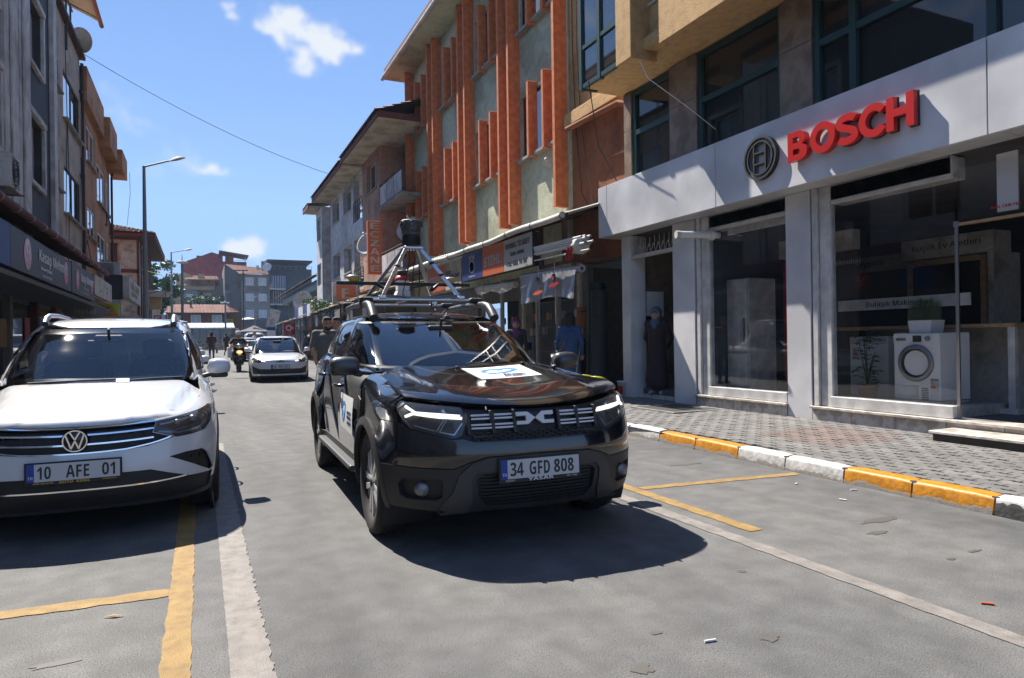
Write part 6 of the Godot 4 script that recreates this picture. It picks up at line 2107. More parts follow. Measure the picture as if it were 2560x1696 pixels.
class Shell:
	var ps := PackedVector2Array()
	var pn := PackedVector2Array()
	var smax := 0.0
	var ds := .01
	var wt: Tab
	var ft: Tab
	var rt: Tab
	var yt: Tab
	var zf0 := 0.0
	var zfm := 0.0
	var zr0 := 0.0
	var zrm := 0.0
	var pf := 1.5
	var rnd := .1
	var rnd_f := .3
	var flares := []
	func plan(c: Array) -> void:
		var cv := Curve2D.new()
		for i in c.size():
			var p: Vector2 = c[i]
			var tg := Vector2.ZERO
			if i == 0: tg = Vector2(c[1].x - p.x, 0) * .33
			elif i == c.size() - 1: tg = Vector2(p.x - c[i - 1].x, 0) * .33
			else: tg = (c[i + 1] - c[i - 1]) * .5 / 3.0
			if i > 0 and i < c.size() - 1:
				var d := tg.normalized()
				cv.add_point(p, -d * p.distance_to(c[i - 1]) * .33, d * p.distance_to(c[i + 1]) * .33)
			else: cv.add_point(p, -tg, tg)
		cv.bake_interval = .005
		smax = cv.get_baked_length()
		var n := int(smax / ds) + 2
		for i in n: ps.append(cv.sample_baked(minf(i * ds, smax), true))
		for i in n:
			var d := ps[mini(i + 1, n - 1)] - ps[maxi(i - 1, 0)]
			d = d.normalized()
			pn.append(Vector2(-d.y, d.x))
		zf0 = c[0].y; zr0 = c[-1].y
	func P(s: float, y: float) -> Vector3:
		var sg := 1.0
		if s < 0: sg = -1.0; s = -s
		var f := clampf(s / ds, 0.0, ps.size() - 1.001)
		var i := int(f)
		var q := ps[i].lerp(ps[i + 1], f - i)
		var n := pn[i].lerp(pn[i + 1], f - i)
		var wf := clampf((q.y - zfm) / (zf0 - zfm), 0, 1)
		var wr := clampf((q.y - zrm) / (zr0 - zrm), 0, 1)
		wf = pow(wf, pf); wr = pow(wr, pf)
		var x := q.x * wt.at(y)
		var z := q.y + ft.at(y) * wf + rt.at(y) * wr
		if yt != null:
			var d := clampf((yt.at(q.y) - y) / .12, 0, 1)
			var r := rnd * pow(1.0 - d, 2.2)
			x -= n.x * r
			z -= n.y * r * rnd_f
		for a in flares:
			var dd := Vector2(z - a[0], y - a[1]).length() - float(a[2])
			x += float(a[3]) * exp(-dd * dd / (.0144 if dd > 0 else .03)) * clampf((x - .5) * 5.0, 0, 1)
		return Vector3(x * sg, y, z)
	func sz(z: float, y: float) -> float:
		var a := 0.0
		var b := smax
		for i in 26:
			var m := (a + b) * .5
			if P(m, y).z > z: a = m
			else: b = m
		return (a + b) * .5
	func sx(x: float, y: float) -> float:
		var sg := signf(x)
		x = absf(x)
		var a := 0.0
		var b := smax * .32
		for i in 26:
			var m := (a + b) * .5
			if P(m, y).x < x: a = m
			else: b = m
		return (a + b) * .5 * sg
	func conv(p: Array) -> Vector2: return Vector2(sx(p[1], p[2]) if p[0] == 0 else sz(p[1], p[2]), p[2])
	func outline(pts: Array, sym := false) -> PackedVector2Array:
		var o := PackedVector2Array()
		for i in pts.size():
			var a: Array = pts[i]
			var b: Array = pts[(i + 1) % pts.size()]
			if sym and i == pts.size() - 1:
				o.append(conv(a)); continue
			if a[0] == b[0]:
				var n := maxi(1, int(Vector2(a[1] - b[1], a[2] - b[2]).length() / .05))
				for k in n: o.append(conv([a[0], lerpf(a[1], b[1], float(k) / n), lerpf(a[2], b[2], float(k) / n)]))
			else: o.append(conv(a))
		if sym:
			for i in range(o.size() - 1, -1, -1):
				if absf(o[i].x) > 1e-4: o.append(Vector2(-o[i].x, o[i].y))
		return o
	func circle(zc: float, yc: float, r: float, n := 40) -> PackedVector2Array:
		var o := PackedVector2Array()
		for i in n:
			var a := TAU * i / n
			var y := yc + sin(a) * r
			o.append(Vector2(sz(zc + cos(a) * r, y), y))
		return o
var car_mid := Vector3(0, .75, -1.3)
func panel(b: B, f: Callable, poly: PackedVector2Array, holes := [], off := 0.0, cell := .05, rim := .012, mirror := false) -> void:
	var lo := poly[0]
	var hi := poly[0]
	for p in poly:
		lo = lo.min(p); hi = hi.max(p)
	var cache := {}
	var e := .004
	var get_v := func(p: Vector2) -> Array:
		var key := Vector2i(roundi(p.x * 4000), roundi(p.y * 4000))
		if cache.has(key): return cache[key]
		var q: Vector3 = f.call(p.x, p.y)
		var n: Vector3 = (f.call(p.x + e, p.y) - f.call(p.x - e, p.y)).cross(f.call(p.x, p.y + e) - f.call(p.x, p.y - e))
		n = n.normalized()
		var w := q - car_mid
		w.z *= .45
		if n.dot(w) < 0: n = -n
		var r := [q + n * off, n, q + n * (off - rim)]
		cache[key] = r
		return r
	var sides := [1.0, -1.0] if mirror else [1.0]
	var nx := int(ceil((hi.x - lo.x) / cell))
	var ny := int(ceil((hi.y - lo.y) / cell))
	var cx := (hi.x - lo.x) / nx
	var cy := (hi.y - lo.y) / ny
	for j in ny:
		for i in nx:
			var a := lo + Vector2(i * cx, j * cy)
			var sq := PackedVector2Array([a, a + Vector2(cx, 0), a + Vector2(cx, cy), a + Vector2(0, cy)])
			var parts := Geometry2D.intersect_polygons(sq, poly)
			for h in holes:
				if parts.is_empty(): break
				var nxt: Array[PackedVector2Array] = []
				for p in parts: nxt.append_array(Geometry2D.clip_polygons(p, h))
				parts = nxt
			for p in parts:
				if p.size() < 3: continue
				var ix := Geometry2D.triangulate_polygon(p)
				for k in range(0, ix.size(), 3):
					var A: Array = get_v.call(p[ix[k]])
					var Bq: Array = get_v.call(p[ix[k + 1]])
					var C: Array = get_v.call(p[ix[k + 2]])
					for sg in sides:
						var m := Vector3(sg, 1, 1)
						b.tn(A[0] * m, Bq[0] * m, C[0] * m, A[1] * m, Bq[1] * m, C[1] * m)
	if rim > 0:
		var loops := [poly]
		loops.append_array(holes)
		for lp in loops:
			for i in lp.size():
				var p0: Vector2 = lp[i]
				var p1: Vector2 = lp[(i + 1) % lp.size()]
				if lp != poly:
					if not Geometry2D.is_point_in_polygon((p0 + p1) * .5, poly): continue
				else:
					var cut := false
					for h in holes: if Geometry2D.is_point_in_polygon((p0 + p1) * .5, h): cut = true
					if cut: continue
				var n := maxi(1, int(p0.distance_to(p1) / cell))
				for k in n:
					var A: Array = get_v.call(p0.lerp(p1, float(k) / n))
					var Bq: Array = get_v.call(p0.lerp(p1, float(k + 1) / n))
					var w: Vector3 = (Bq[0] - A[0]).cross(A[1]).normalized()
					for sg in sides:
						var m := Vector3(sg, 1, 1)
						b.tn(A[0] * m, Bq[0] * m, Bq[2] * m, w * m, w * m, w * m); b.tn(A[0] * m, Bq[2] * m, A[2] * m, w * m, w * m, w * m)
func pan(nm: String, m, par: Node, f: Callable, poly: PackedVector2Array, holes := [], off := 0.0, cell := .05, rim := .012, mirror := false) -> MeshInstance3D:
	var b := B.new()
	panel(b, f, poly, holes, off, cell, rim, false)
	var o := obj(nm, b, m, par)
	if mirror: obj(nm, flip(b), m, par)
	return o
func flip(b: B) -> B:
	var c := B.new()
	for i in range(0, b.v.size(), 3):
		for k in [0, 2, 1]:
			c.v.append(b.v[i + k] * V(-1, 1, 1)); c.n.append(b.n[i + k] * V(-1, 1, 1))
	return c
func strip(b: B, f: Callable, pts: Array, w: float, off: float, th := .006, mirror := false) -> void:
	for p in Geometry2D.offset_polyline(PackedVector2Array(pts), w * .5, Geometry2D.JOIN_ROUND, Geometry2D.END_BUTT):
		panel(b, f, p, [], off, .06, th, mirror)
func wheel_meshes(R: float, w: float, style: String, hi := true) -> Dictionary:
	var ax := Basis(V(0, -1, 0), V(1, 0, 0), V(0, 0, 1))
	var T := Transform3D(ax, Vector3.ZERO)
	var t := B.new()
	var ri := R * .655
	var seg := 48 if hi else 20
	t.lathe([Vector2(ri, w * .34), Vector2(ri + .012, w * .46), Vector2(R * .82, w * .52), Vector2(R * .93, w * .50), Vector2(R * .985, w * .43), Vector2(R - .003, w * .33), Vector2(R - .003, -w * .33), Vector2(R * .985, -w * .43), Vector2(R * .93, -w * .5), Vector2(ri, -w * .4)], seg, T)
	if hi:
		for k in 54:
			var a := TAU * k / 54
			for q in [[-.37, .15, .5], [-.16, .14, 0.0], [.02, .14, .5], [.20, .13, 0.0], [.385, .15, .5]]:
				var aa: float = a + q[2] * TAU / 54
				var bs := Basis(V(1, 0, 0), aa)
				t.box(bs * V(q[0] * w, 0, R - .002 - (.012 if absf(q[0]) > .3 else 0.0)), V(q[1] * w, R * TAU / 54 * .76, .012), .002, bs * Basis(V(0, 0, 1), .3 * signf(q[0])))
	var r := B.new()
	r.lathe([Vector2(ri - .004, w * .34), Vector2(ri + .004, w * .35), Vector2(ri - .01, w * .33), Vector2(ri - .016, w * .1), Vector2(ri - .03, -w * .3)], seg, T)
	var d := B.new()
	d.lathe([Vector2(0, -.02), Vector2(ri - .02, -.02)], seg, T)
	d.lathe([Vector2(.14, .01), Vector2(.15, -.01)], seg, T)
	var sp := B.new()
	var dk := B.new()
	var F := Transform3D(Basis(V(0, 0, 1), V(0, 1, 0), V(1, 0, 0)), Vector3.ZERO)
	var x0 := w * .27
	var x1 := w * .40
	var n := 5
	for k in n:
		var a := TAU * k / n + .3
		var rot := Transform3D(Basis(V(0, 0, 1), a), Vector3.ZERO)
		if style == "y":
			for sgn in [-1.0, 1.0]:
				sp.prism(PackedVector2Array([Vector2(.055, sgn * .006), Vector2(ri - .008, sgn * .018), Vector2(ri - .008, sgn * .066), Vector2(ri * .62, sgn * .056), Vector2(.05, sgn * .034)]), x0, x1, .004, F * rot)
			dk.prism(PackedVector2Array([Vector2(.05, -.033), Vector2(ri - .01, -.05), Vector2(ri - .01, .05), Vector2(.05, .033)]), x0 - .02, x0 + .01, 0, F * rot)
		else:
			sp.prism(PackedVector2Array([Vector2(.05, -.03), Vector2(ri - .01, -.045), Vector2(ri - .01, .045), Vector2(.05, .03)]), x0, x1, .005, F * rot)
	sp.lathe([Vector2(.0, x1 + .004), Vector2(.05, x1 + .002), Vector2(.062, x1 - .01), Vector2(.062, x0)], 20, T)
	var c := B.new()
	c.lathe([Vector2(0, x1 + .012), Vector2(.026, x1 + .01), Vector2(.03, x1)], 16, T)
	return {"tyre": t.mesh(), "rim": r.mesh(), "dark": d.mesh(), "spokes": sp.mesh(), "pocket": dk.mesh(), "cap": c.mesh()}
func put_wheel(par: Node, W: Dictionary, x: float, y: float, z: float, rimm, rot := 0.0, steer := 0.0) -> void:
	var o := MeshInstance3D.new()
	o.name = numbered(par, "wheel")
	o.mesh = W.tyre
	o.material_override = M.rubber
	par.add_child(o, true)
	o.position = V(x, y, z)
	o.basis = Basis(Vector3.UP, steer + (PI if x < 0 else 0.0)) * Basis(V(1, 0, 0), rot)
	var o2 := obj("rim", W.rim, rimm, o)
	obj("brake", W.dark, "black", o)
	obj("spokes", W.spokes, rimm, o)
	if W.pocket.get_surface_count(): obj("rim_pockets", W.pocket, "black", o)
	obj("hub_cap", W.cap, "black", o)
func car_shells(s: Dictionary) -> Array:
	var L := Shell.new()
	L.plan(s.plan)
	L.wt = Tab.new(s.w); L.ft = Tab.new(s.front); L.rt = Tab.new(s.rear); L.yt = Tab.new(s.top)
	L.zfm = -.25; L.zrm = s.wb - .1; L.rnd = s.get("rnd", .1)
	L.rnd_f = s.get("rnd_f", .3)
	L.flares = [[0.0, s.wy, s.arch, s.flare], [s.wb, s.wy, s.arch, s.flare]]
	var G := Shell.new()
	G.plan(s.gplan)
	G.wt = Tab.new(s.gw); G.ft = Tab.new(s.gfront); G.rt = Tab.new(s.grear)
	G.zfm = s.gmid; G.zrm = s.gmid - .15; G.pf = 1.0
	return [L, G]
func base_body(c: Node, s: Dictionary, L: Shell, G: Shell, paint_m, cell: float) -> void:
	var ar: float = s.arch + .015
	var arches := [L.circle(0, s.wy, ar), L.circle(s.wb, s.wy, ar)]
	var yb: float = s.ybot
	var all := PackedVector2Array([Vector2(0, yb + .02), Vector2(L.smax, yb + .05), Vector2(L.smax, s.top[-1][1] - .03)])
	for k in 30:
		var ss := L.smax * (1.0 - k / 29.0)
		all.append(Vector2(ss, L.yt.at(L.ps[mini(int(ss / L.ds), L.ps.size() - 1)].y) - .015))
	pan("inner_body", "black", c, L.P, all, arches, -.028, cell * 1.6, 0.0, true)
	var b := B.new()
	b.b6(-.62, .62, yb, yb + .12, s.wb - .45, .55)
	b.b6(-.55, .55, yb + .1, .75, -.1, .45)
	obj("underbody", b, "black", c)
	for zc in [0.0, s.wb]:
		for sg in [-1.0, 1.0]:
			b = B.new()
			b.lathe([Vector2(ar - .005, .0), Vector2(ar - .005, .32)], 20, Transform3D(Basis(V(0, 0, 1), V(sg, 0, 0), V(0, 1, 0)), V(sg * .55, s.wy, zc)), false, -.5, PI + .5)
			b.box(V(sg * .56, s.wy + .18, zc), V(.02, .42, .80))
			obj("wheel_housing", b, "black", c)
func seat(par: Node, x: float, y: float, z: float, m, k := 1.0) -> void:
	var b := B.new()
	b.box(V(x, y, z + .25), V(.5, .16, .5) * k, .05)
	b.box(V(x, y + .32, z - .04), V(.5, .62, .15) * k, .06, Basis(V(1, 0, 0), -.2))
	b.box(V(x, y + .74, z - .14), V(.27, .2, .1) * k, .04, Basis(V(1, 0, 0), -.12))
	obj("seat", b, m, par)
func cabin(c: Node, s: Dictionary, wheel_side := 1.0) -> void:
	var b := B.new()
	var y: float = s.dash_y
	var z: float = s.dash_z
	var rows := []
	for i in 9:
		var t := i / 8.0
		var row := []
		for j in 9:
			var x := lerpf(-.70, .70, j / 8.0)
			var hump := .045 * exp(-pow((x - .36 * wheel_side) / .2, 2)) * clampf(t * 3.0 - 1.0, 0, 1)
			row.append(V(x, y - .02 * t - (.22 * pow(maxf(0, t - .75) / .25, 2)) + hump, z - t * .62))
		rows.append(row)
	b.grid(rows, Vector3.UP)
	obj("dashboard", b, "dash", c)
	b = B.new()
	var st := []
	var tr := Transform3D(Basis(V(1, 0, 0), 1.05), V(.36 * wheel_side, y - .03, z - .68))
	for i in 33:
		var a := TAU * i / 32
		st.append(tr * V(cos(a) * .185, sin(a) * .02 * 0, sin(a) * .185))
	b.tube(st, .017, 8, false)
	b.box(tr.origin, V(.16, .05, .1), .02, tr.basis)
	for a in [0.0, PI, -PI / 2]: b.bar(tr.origin, tr * V(cos(a) * .18, 0, sin(a) * .18), .03, .015)
	obj("steering_wheel", b, "black", c)
	for x in [-.36, .36]:
		seat(c, x, .52, s.seat_z, "dash")
		seat(c, x, .52, s.seat_z - .85, "dash")
	b = B.new()
	b.b6(-.68, .68, .3, .45, s.wb + .2, z)
	obj("cabin_floor", b, "black", c)
	b = B.new()
	b.box(V(0, s.mir_y, s.mir_z), V(.24, .07, .04), .02); b.tube([V(0, s.mir_y, s.mir_z), V(0, s.mir_y + .09, s.mir_z + .03)], .012, 6)
	obj("rear_view_mirror", b, "black", c)
func number_plate(c: Node, txt: Array, at: Vector3, nrm: Vector3, w := .52, h := .112, small := []) -> void:
	var R := Vector3.UP.cross(nrm).normalized()
	var U := nrm.cross(R)
	var bs := Basis(R, U, nrm)
	var b := B.new()
	b.box(at - U * .008, V(w + .026, h + .038, .012), .004, bs)
	var o := obj("number_plate", b, "black", c)
	b = B.new(); b.box(at + nrm * .007 + R * .02, V(w - .04, h, .004), 0, bs)
	obj("plate_face", b, "plate_white", o)
	b = B.new(); b.box(at + nrm * .007 - R * (w * .5 - .021), V(.042, h, .004), 0, bs)
	obj("plate_band", b, "plate_blue", o)
	words("plate_country", "TR", "white", o, at + nrm * .0095 - R * (w * .5 - .021) - U * .03, R, U, .018, .03, .002, false)
	for t in txt: words("plate_text", t[0], "ink", o, at + nrm * .0095 + R * t[1], R, U, .079, t[2], .002, true)
	for t in small: words("plate_frame_text", t[0], t[4], o, at + nrm * .0065 + R * t[1] - U * (h * .5 + .010), R, U, t[3], t[2], .002, true)
func car_materials() -> void:
	paint("paint_black", lin(.006, .0075, .0105), .16, 1.0, .0)
	paint("car_white", lin(.70, .71, .72), .3, 1.0)
	paint("car_white2", lin(.66, .67, .66), .35, .8)
	mat("rubber", lin(.018, .018, .018), .8)
	mat("cladding", lin(.022, .022, .023), .55)
	mat("cladding_l", lin(.045, .046, .048), .5)
	mat("satin_grey", lin(.10, .10, .105), .38, .6)
	mat("gloss_black", lin(.006, .006, .007), .12)
	mat("dash", lin(.035, .036, .038), .7)
	mat("plate_white", lin(.60, .60, .60), .5)
	mat("plate_blue", lin(.01, .05, .32), .5)
	mat("sticker", lin(.78, .78, .78), .45)
	mat("sticker_blue", lin(.02, .25, .65), .45)
	mat("sticker_ink", lin(.03, .05, .16), .5)
	mat("lamp_silver", lin(.55, .56, .58), .2, .9)
	mat("rim_silver", lin(.5, .5, .51), .3, .35)
	mat("lens_dull", lin(.22, .22, .22), .25, .4)
	mat("lamp_black", lin(.01, .01, .011), .25)
	glassmat("car_glass", Color(.012, .016, .018), .30)  # dark tint put in the clear glass to shade the cabin behind reflections
	glassmat("car_glass_dark", Color(.008, .009, .01), .62)
	glassmat("lamp_lens", Color(.8, .82, .85), .03)
	M.car_glass.metallic_specular = 1.0
	M.car_glass_dark.metallic_specular = 1.0
	var e := mat("lamp_lit", lin(.8, .8, .8), .4)
	e.emission_enabled = true
	e.emission = Color(1, .98, .92)
	e.emission_energy_multiplier = .55
	var a := mat("lamp_amber", lin(.8, .6, .4), .4)
	a.emission_enabled = true
	a.emission = Color(1, .75, .4)
	a.emission_energy_multiplier = .9
var suv_at := V(1.905, 0, -4.57)
var suv_turn := -.03
func survey_car() -> void:
	var c := thing("black_suv", "black SUV with white municipal stickers carrying a scanner tripod on its roof", "car", suv_at, "", false, suv_turn)
	car_mid = Vector3(0, .75, -1.3)
	var s := {
		"plan": [Vector2(0, .84), Vector2(.25, .832), Vector2(.45, .80), Vector2(.62, .735), Vector2(.74, .645), Vector2(.82, .52), Vector2(.855, .36), Vector2(.866, .15), Vector2(.866, -1.0), Vector2(.866, -2.0), Vector2(.866, -2.8), Vector2(.85, -3.2), Vector2(.79, -3.46), Vector2(.6, -3.56), Vector2(0, -3.6)],
		"w": [[.2, .94], [.35, .985], [.5, 1.0], [.7, 1.008], [.85, .995], [1.0, .975], [1.1, .96], [1.25, .94]],
		"front": [[.2, -.12], [.28, -.05], [.4, -.01], [.5, .0], [.6, .012], [.68, .0], [.76, -.03], [.85, -.05], [.9, -.07], [1.0, -.16], [1.25, -.3]],
		"rear": [[.2, .08], [.4, 0], [.7, 0], [1.0, .04], [1.25, .1]],
		"top": [[-3.6, 1.14], [-2.7, 1.20], [-2.1, 1.17], [-1.3, 1.13], [-.6, 1.085], [-.3, 1.055], [0, 1.025], [.4, .985], [.62, .957], [.84, .90]],
		"wy": .335, "wb": -2.78, "arch": .40, "flare": .042, "ybot": .24,
		"gplan": [Vector2(0, -.50), Vector2(.35, -.525), Vector2(.56, -.575), Vector2(.68, -.66), Vector2(.75, -.78), Vector2(.785, -1.0), Vector2(.80, -1.6), Vector2(.795, -2.4), Vector2(.765, -2.9), Vector2(.67, -3.14), Vector2(.4, -3.2), Vector2(0, -3.22)],
		"gw": [[1.0, 1.0], [1.1, 1.0], [1.2, .985], [1.3, .945], [1.4, .89], [1.46, .85], [1.5, .81], [1.53, .765], [1.56, .69], [1.62, .6]],
		"gfront": [[1.0, .05], [1.08, -.04], [1.2, -.26], [1.3, -.46], [1.4, -.68], [1.46, -.83], [1.5, -.95], [1.55, -1.12], [1.62, -1.3]],
		"grear": [[1.0, 0], [1.2, .06], [1.35, .18], [1.46, .3], [1.55, .45], [1.62, .55]],
		"gmid": -2.2, "dash_y": 1.065, "dash_z": -.62, "seat_z": -1.75, "mir_y": 1.40, "mir_z": -1.2}
	var sh := car_shells(s)
	var L: Shell = sh[0]
	var G: Shell = sh[1]
	base_body(c, s, L, G, "paint_black", .05)
	var wy := .335
	var fa := L.circle(0, wy, .455)
	var ra := L.circle(-2.78, wy, .455)
	var P := L.P
	var edge := [[0, .80, .545], [0, .53, .535], [0, .44, .573], [0, .34, .60], [0, 0.0, .605]]
	var bump := L.outline([[0, 0.0, .682], [0, .40, .686], [0, .475, .708], [0, .53, .704], [0, .755, .768], [0, .80, .80], [1, .33, .80], [1, .25, .55], [0, .80, .548], [0, .53, .538], [0, .44, .575], [0, .34, .602], [0, 0.0, .607]], true)
	pan("front_bumper", "paint_black", c, P, bump, [fa, mir(fa)], 0.0, .04)
	var fen := L.outline([[1, .325, .805], [0, .808, .805], [0, .812, .86], [0, .79, .925], [1, .45, .955]])
	for k in 7:
		var z := lerpf(.4, -.38, k / 6.0)
		fen.append(Vector2(L.sz(z, 1.0), L.yt.at(z) + .0))
	fen.append_array(L.outline([[1, -.46, 1.05], [1, -.47, .44], [1, -.2, .44]]))
	pan("fender", "paint_black", c, P, fen, [fa], 0.0, .04, .012, true)
	var fd := PackedVector2Array()
	for q in [[-.478, 1.07], [-.9, 1.10], [-1.395, 1.125]]: fd.append(Vector2(L.sz(q[0], 1.0), q[1]))
	fd.append_array(L.outline([[1, -1.40, 1.1], [1, -1.40, .445], [1, -.478, .445]]))
	var door := pan("front_door", "paint_black", c, P, fd, [], 0.0, .05, .012, true)
	var rd := PackedVector2Array()
	for q in [[-1.412, 1.125], [-1.9, 1.15], [-2.34, 1.175]]: rd.append(Vector2(L.sz(q[0], 1.0), q[1]))
	rd.append_array(L.outline([[1, -2.38, 1.15], [1, -2.34, .8], [1, -2.2, .445], [1, -1.412, .445]]))
	var rdoor := pan("rear_door", "paint_black", c, P, rd, [ra], 0.0, .05, .012, true)
	var qp := PackedVector2Array()
	for q in [[-2.35, 1.176], [-2.8, 1.20], [-3.3, 1.17]]: qp.append(Vector2(L.sz(q[0], 1.0), q[1]))
	qp.append(Vector2(L.smax - .02, 1.14)); qp.append(Vector2(L.smax - .02, .42))
	qp.append_array(L.outline([[1, -2.9, .42], [1, -2.34, .42], [1, -2.352, .8]]))
	pan("rear_quarter", "paint_black", c, P, qp, [ra], 0.0, .06, .012, true)
	for q in [[-1.30, .93, -.90], [-2.28, .985, -.9]]:
		var b := B.new()
		for sg in [-1.0, 1.0]:
			var o := V(sg * .898, q[1], q[0])
			b.tube([o + V(-sg * .03, 0, .09), o + V(sg * .012, .004, .06), o + V(sg * .016, .006, -.02), o + V(-sg * .02, 0, -.08)], .016, 8)
		obj("handle", b, "paint_black", door if q[0] > -1.5 else rdoor)
	var ia := L.circle(0, wy, .402)
	var ib := L.circle(-2.78, wy, .402)
	var clip := L.outline([[1, .9, .255], [1, -3.5, .255], [1, -3.5, 1.0], [0, .5, 1.0], [0, .5, .255]])
	for k in 2:
		var oc := fa if k == 0 else ra
		for piece in Geometry2D.intersect_polygons(oc, PackedVector2Array([Vector2(.3, .27), Vector2(L.smax, .27), Vector2(L.smax, 1.2), Vector2(.3, 1.2)])):
			pan("arch_cladding", "cladding", c, P, piece, [ia if k == 0 else ib], .006, .04, .03, true)
	var sill := L.outline([[1, -.40, .44], [1, -2.36, .44], [1, -2.36, .28], [1, -.40, .28]])
	pan("sill", "cladding", c, P, sill, [fa, ra], .006, .08, .02, true)
	var b := B.new()
	for sg in [-1.0, 1.0]:
		b = B.new(); b.bar(V(sg * .895, .365, -.47), V(sg * .895, .365, -2.28), .085, .05, Vector3.UP, .018)
		obj("side_step", b, "cladding_l", c)
	var low := L.outline([[0, 0.0, .602], [0, .34, .597], [0, .44, .57], [0, .53, .533], [0, .80, .543], [1, .33, .545], [1, .40, .30], [0, .74, .285], [0, 0.0, .262]], true)
	var fogp := []
	for sg in [1.0, -1.0]:
		var p := PackedVector2Array()
		for q in [[.585, .455], [.60, .475], [.79, .47], [.81, .44], [.80, .37], [.77, .35], [.62, .345], [.59, .365]]: p.append(Vector2(L.sx(q[0] * sg, q[1]), q[1]))
		fogp.append(p)
	var lg := L.outline([[0, 0.0, .498], [0, .36, .495], [0, .40, .47], [0, .385, .36], [0, .33, .30], [0, 0.0, .295]], true)
	pan("lower_bumper", "cladding", c, P, low, [fa, mir(fa), lg, fogp[0], fogp[1]], .004, .04, .03)
	var insert := L.outline([[0, 0.0, .598], [0, .33, .594], [0, .43, .565], [0, .50, .50], [0, .53, .40], [0, .60, .30], [0, .56, .272], [0, .44, .27], [0, .42, .34], [0, .43, .47], [0, .40, .51], [0, 0.0, .515]], true)
	pan("bumper_insert", "cladding_l", c, P, insert, [], .014, .04, .02)
	b = B.new()
	for k in 9:
		var y := .31 + k * .0215
		strip(b, P, [Vector2(-L.sx(.37, y), y), Vector2(-L.sx(.18, y), y), Vector2(0, y), Vector2(L.sx(.18, y), y), Vector2(L.sx(.37, y), y)], .007, -.01, .012)
	obj("lower_grille", b, "cladding", c)
	pan("lower_grille_back", "black", c, P, lg, [], -.03, .08, 0)
	for sg in [1.0, -1.0]:
		var p: PackedVector2Array = fogp[0 if sg > 0 else 1]
		pan("fog_pocket", "lamp_black", c, P, p, [], -.035, .06, 0)
		var at := P.call(L.sx(.69 * sg, .41), .41) as Vector3
		var fl := B.new()
		fl.lathe([Vector2(0, .012), Vector2(.03, .009), Vector2(.042, 0), Vector2(.046, -.03)], 20, Transform3D(Basis(V(1, 0, 0), V(0, 0, 1), V(0, -1, 0)), at + V(0, 0, -.012)))
		obj("fog_lamp", fl, "lens_dull", c)
	var gr := L.outline([[0, 0.0, .882], [0, .43, .896], [0, .452, .888], [0, .428, .82], [0, .472, .722], [0, .40, .691], [0, 0.0, .687]], true)
	pan("grille_back", "gloss_black", c, P, gr, [], -.03, .06, 0)
	b = B.new()
	for q in [[-.36, .085], [-.215, .08], [.215, .08], [.36, .085]]:
		b.box(P.call(L.sx(q[0] + q[1] * .5 * signf(q[0]) * 0.0 + .062 * 1.0, .80), .80) + V(0, .01, -.02), V(.012, .12, .05), .003)
	for x in [-.435, -.285, -.15, .15, .285, .425]:
		var p0: Vector3 = P.call(L.sx(x, .80), .80)
		b.bar(p0 + V(0, .055, -.03), p0 + V(.0, -.07, -.0), .018, .05, V(0, 0, 1))
	b.box(V(0, .715, .775), V(.82, .02, .03), .004)
	for k in 4: 
		for i in 14:
			var x := -.40 + i * .058 + (.029 if k % 2 else 0.0)
			if absf(x) < .44: b.box(P.call(L.sx(x, .70 + k * .012), .70 + k * .012) + V(0, .0, -.022), V(.04, .005, .02))
	obj("grille_frame", b, "cladding", c)
	for x in [-.355, -.216, .216, .355]:
		for y in [.842, .822, .787, .767]:
			b = B.new()
			var hw := .058 if y > .8 else .062
			strip(b, P, [Vector2(L.sx(x - hw, y), y), Vector2(L.sx(x, y), y), Vector2(L.sx(x + hw, y), y)], .0095, .004, .012)
			obj("grille_slat", b, "sticker", c)
	b = B.new()
	for sg in [-1.0, 1.0]:
		for q in [[[.0, .812], [.048, .846], [.125, .846], [.125, .826], [.062, .826], [.035, .812]], [[.0, .812], [.035, .812], [.062, .796], [.125, .796], [.125, .776], [.048, .776]]]:
			var p := PackedVector2Array()
			for v in q: p.append(Vector2(L.sx(v[0] * sg - .012, v[1]), v[1]))
			panel(b, P, p, [], .012, .03, .02)
		var p2 := PackedVector2Array()
		for v in [[.04, .826], [.06, .826], [.06, .796], [.04, .796]]: p2.append(Vector2(L.sx(v[0] * sg - .012, v[1]), v[1]))
		panel(b, P, p2, [], .012, .03, .02)
	obj("emblem", b, "sticker", c)
	for sg in [1.0, -1.0]:
		var hp := PackedVector2Array()
		for q in [[.462, .890], [.62, .908], [.770, .928], [.797, .905], [.80, .86], [.752, .776], [.64, .742], [.52, .712], [.478, .73], [.437, .815]]: hp.append(Vector2(L.sx(q[0] * sg, q[1]), q[1]))
		var hl := pan("headlamp", "lamp_black", c, P, hp, [], -.05, .05, 0)
		var rimb := B.new()
		panel(rimb, P, hp, [], .0, .05, .05)
		obj("lens", rimb, "lamp_lens", hl)
		var sb := B.new()
		var mk := func(pts: Array, w: float) -> void:
			var l := []
			for q in pts: l.append(Vector2(L.sx(q[0] * sg, q[1]), q[1]))
			strip(sb, P, l, w, -.008, .015)
		mk.call([[.76, .905], [.72, .868], [.60, .858], [.475, .846]], .011)
		mk.call([[.775, .84], [.735, .862], [.60, .842], [.465, .832]], .014)
		obj("day_light", sb, "lamp_lit", hl)
		var sb2 := B.new()
		var mk2 := func(pts: Array, w: float) -> void:
			var l := []
			for q in pts: l.append(Vector2(L.sx(q[0] * sg, q[1]), q[1]))
			strip(sb2, P, l, w, -.012, .01)
		mk2.call([[.57, .885], [.56, .865]], .014)
		mk2.call([[.565, .832], [.615, .757]], .008)
		mk2.call([[.548, .832], [.60, .753], [.52, .736], [.468, .80]], .007)
		mk2.call([[.625, .760], [.735, .790]], .007)
		obj("reflector_trim", sb2, "lamp_silver", hl)
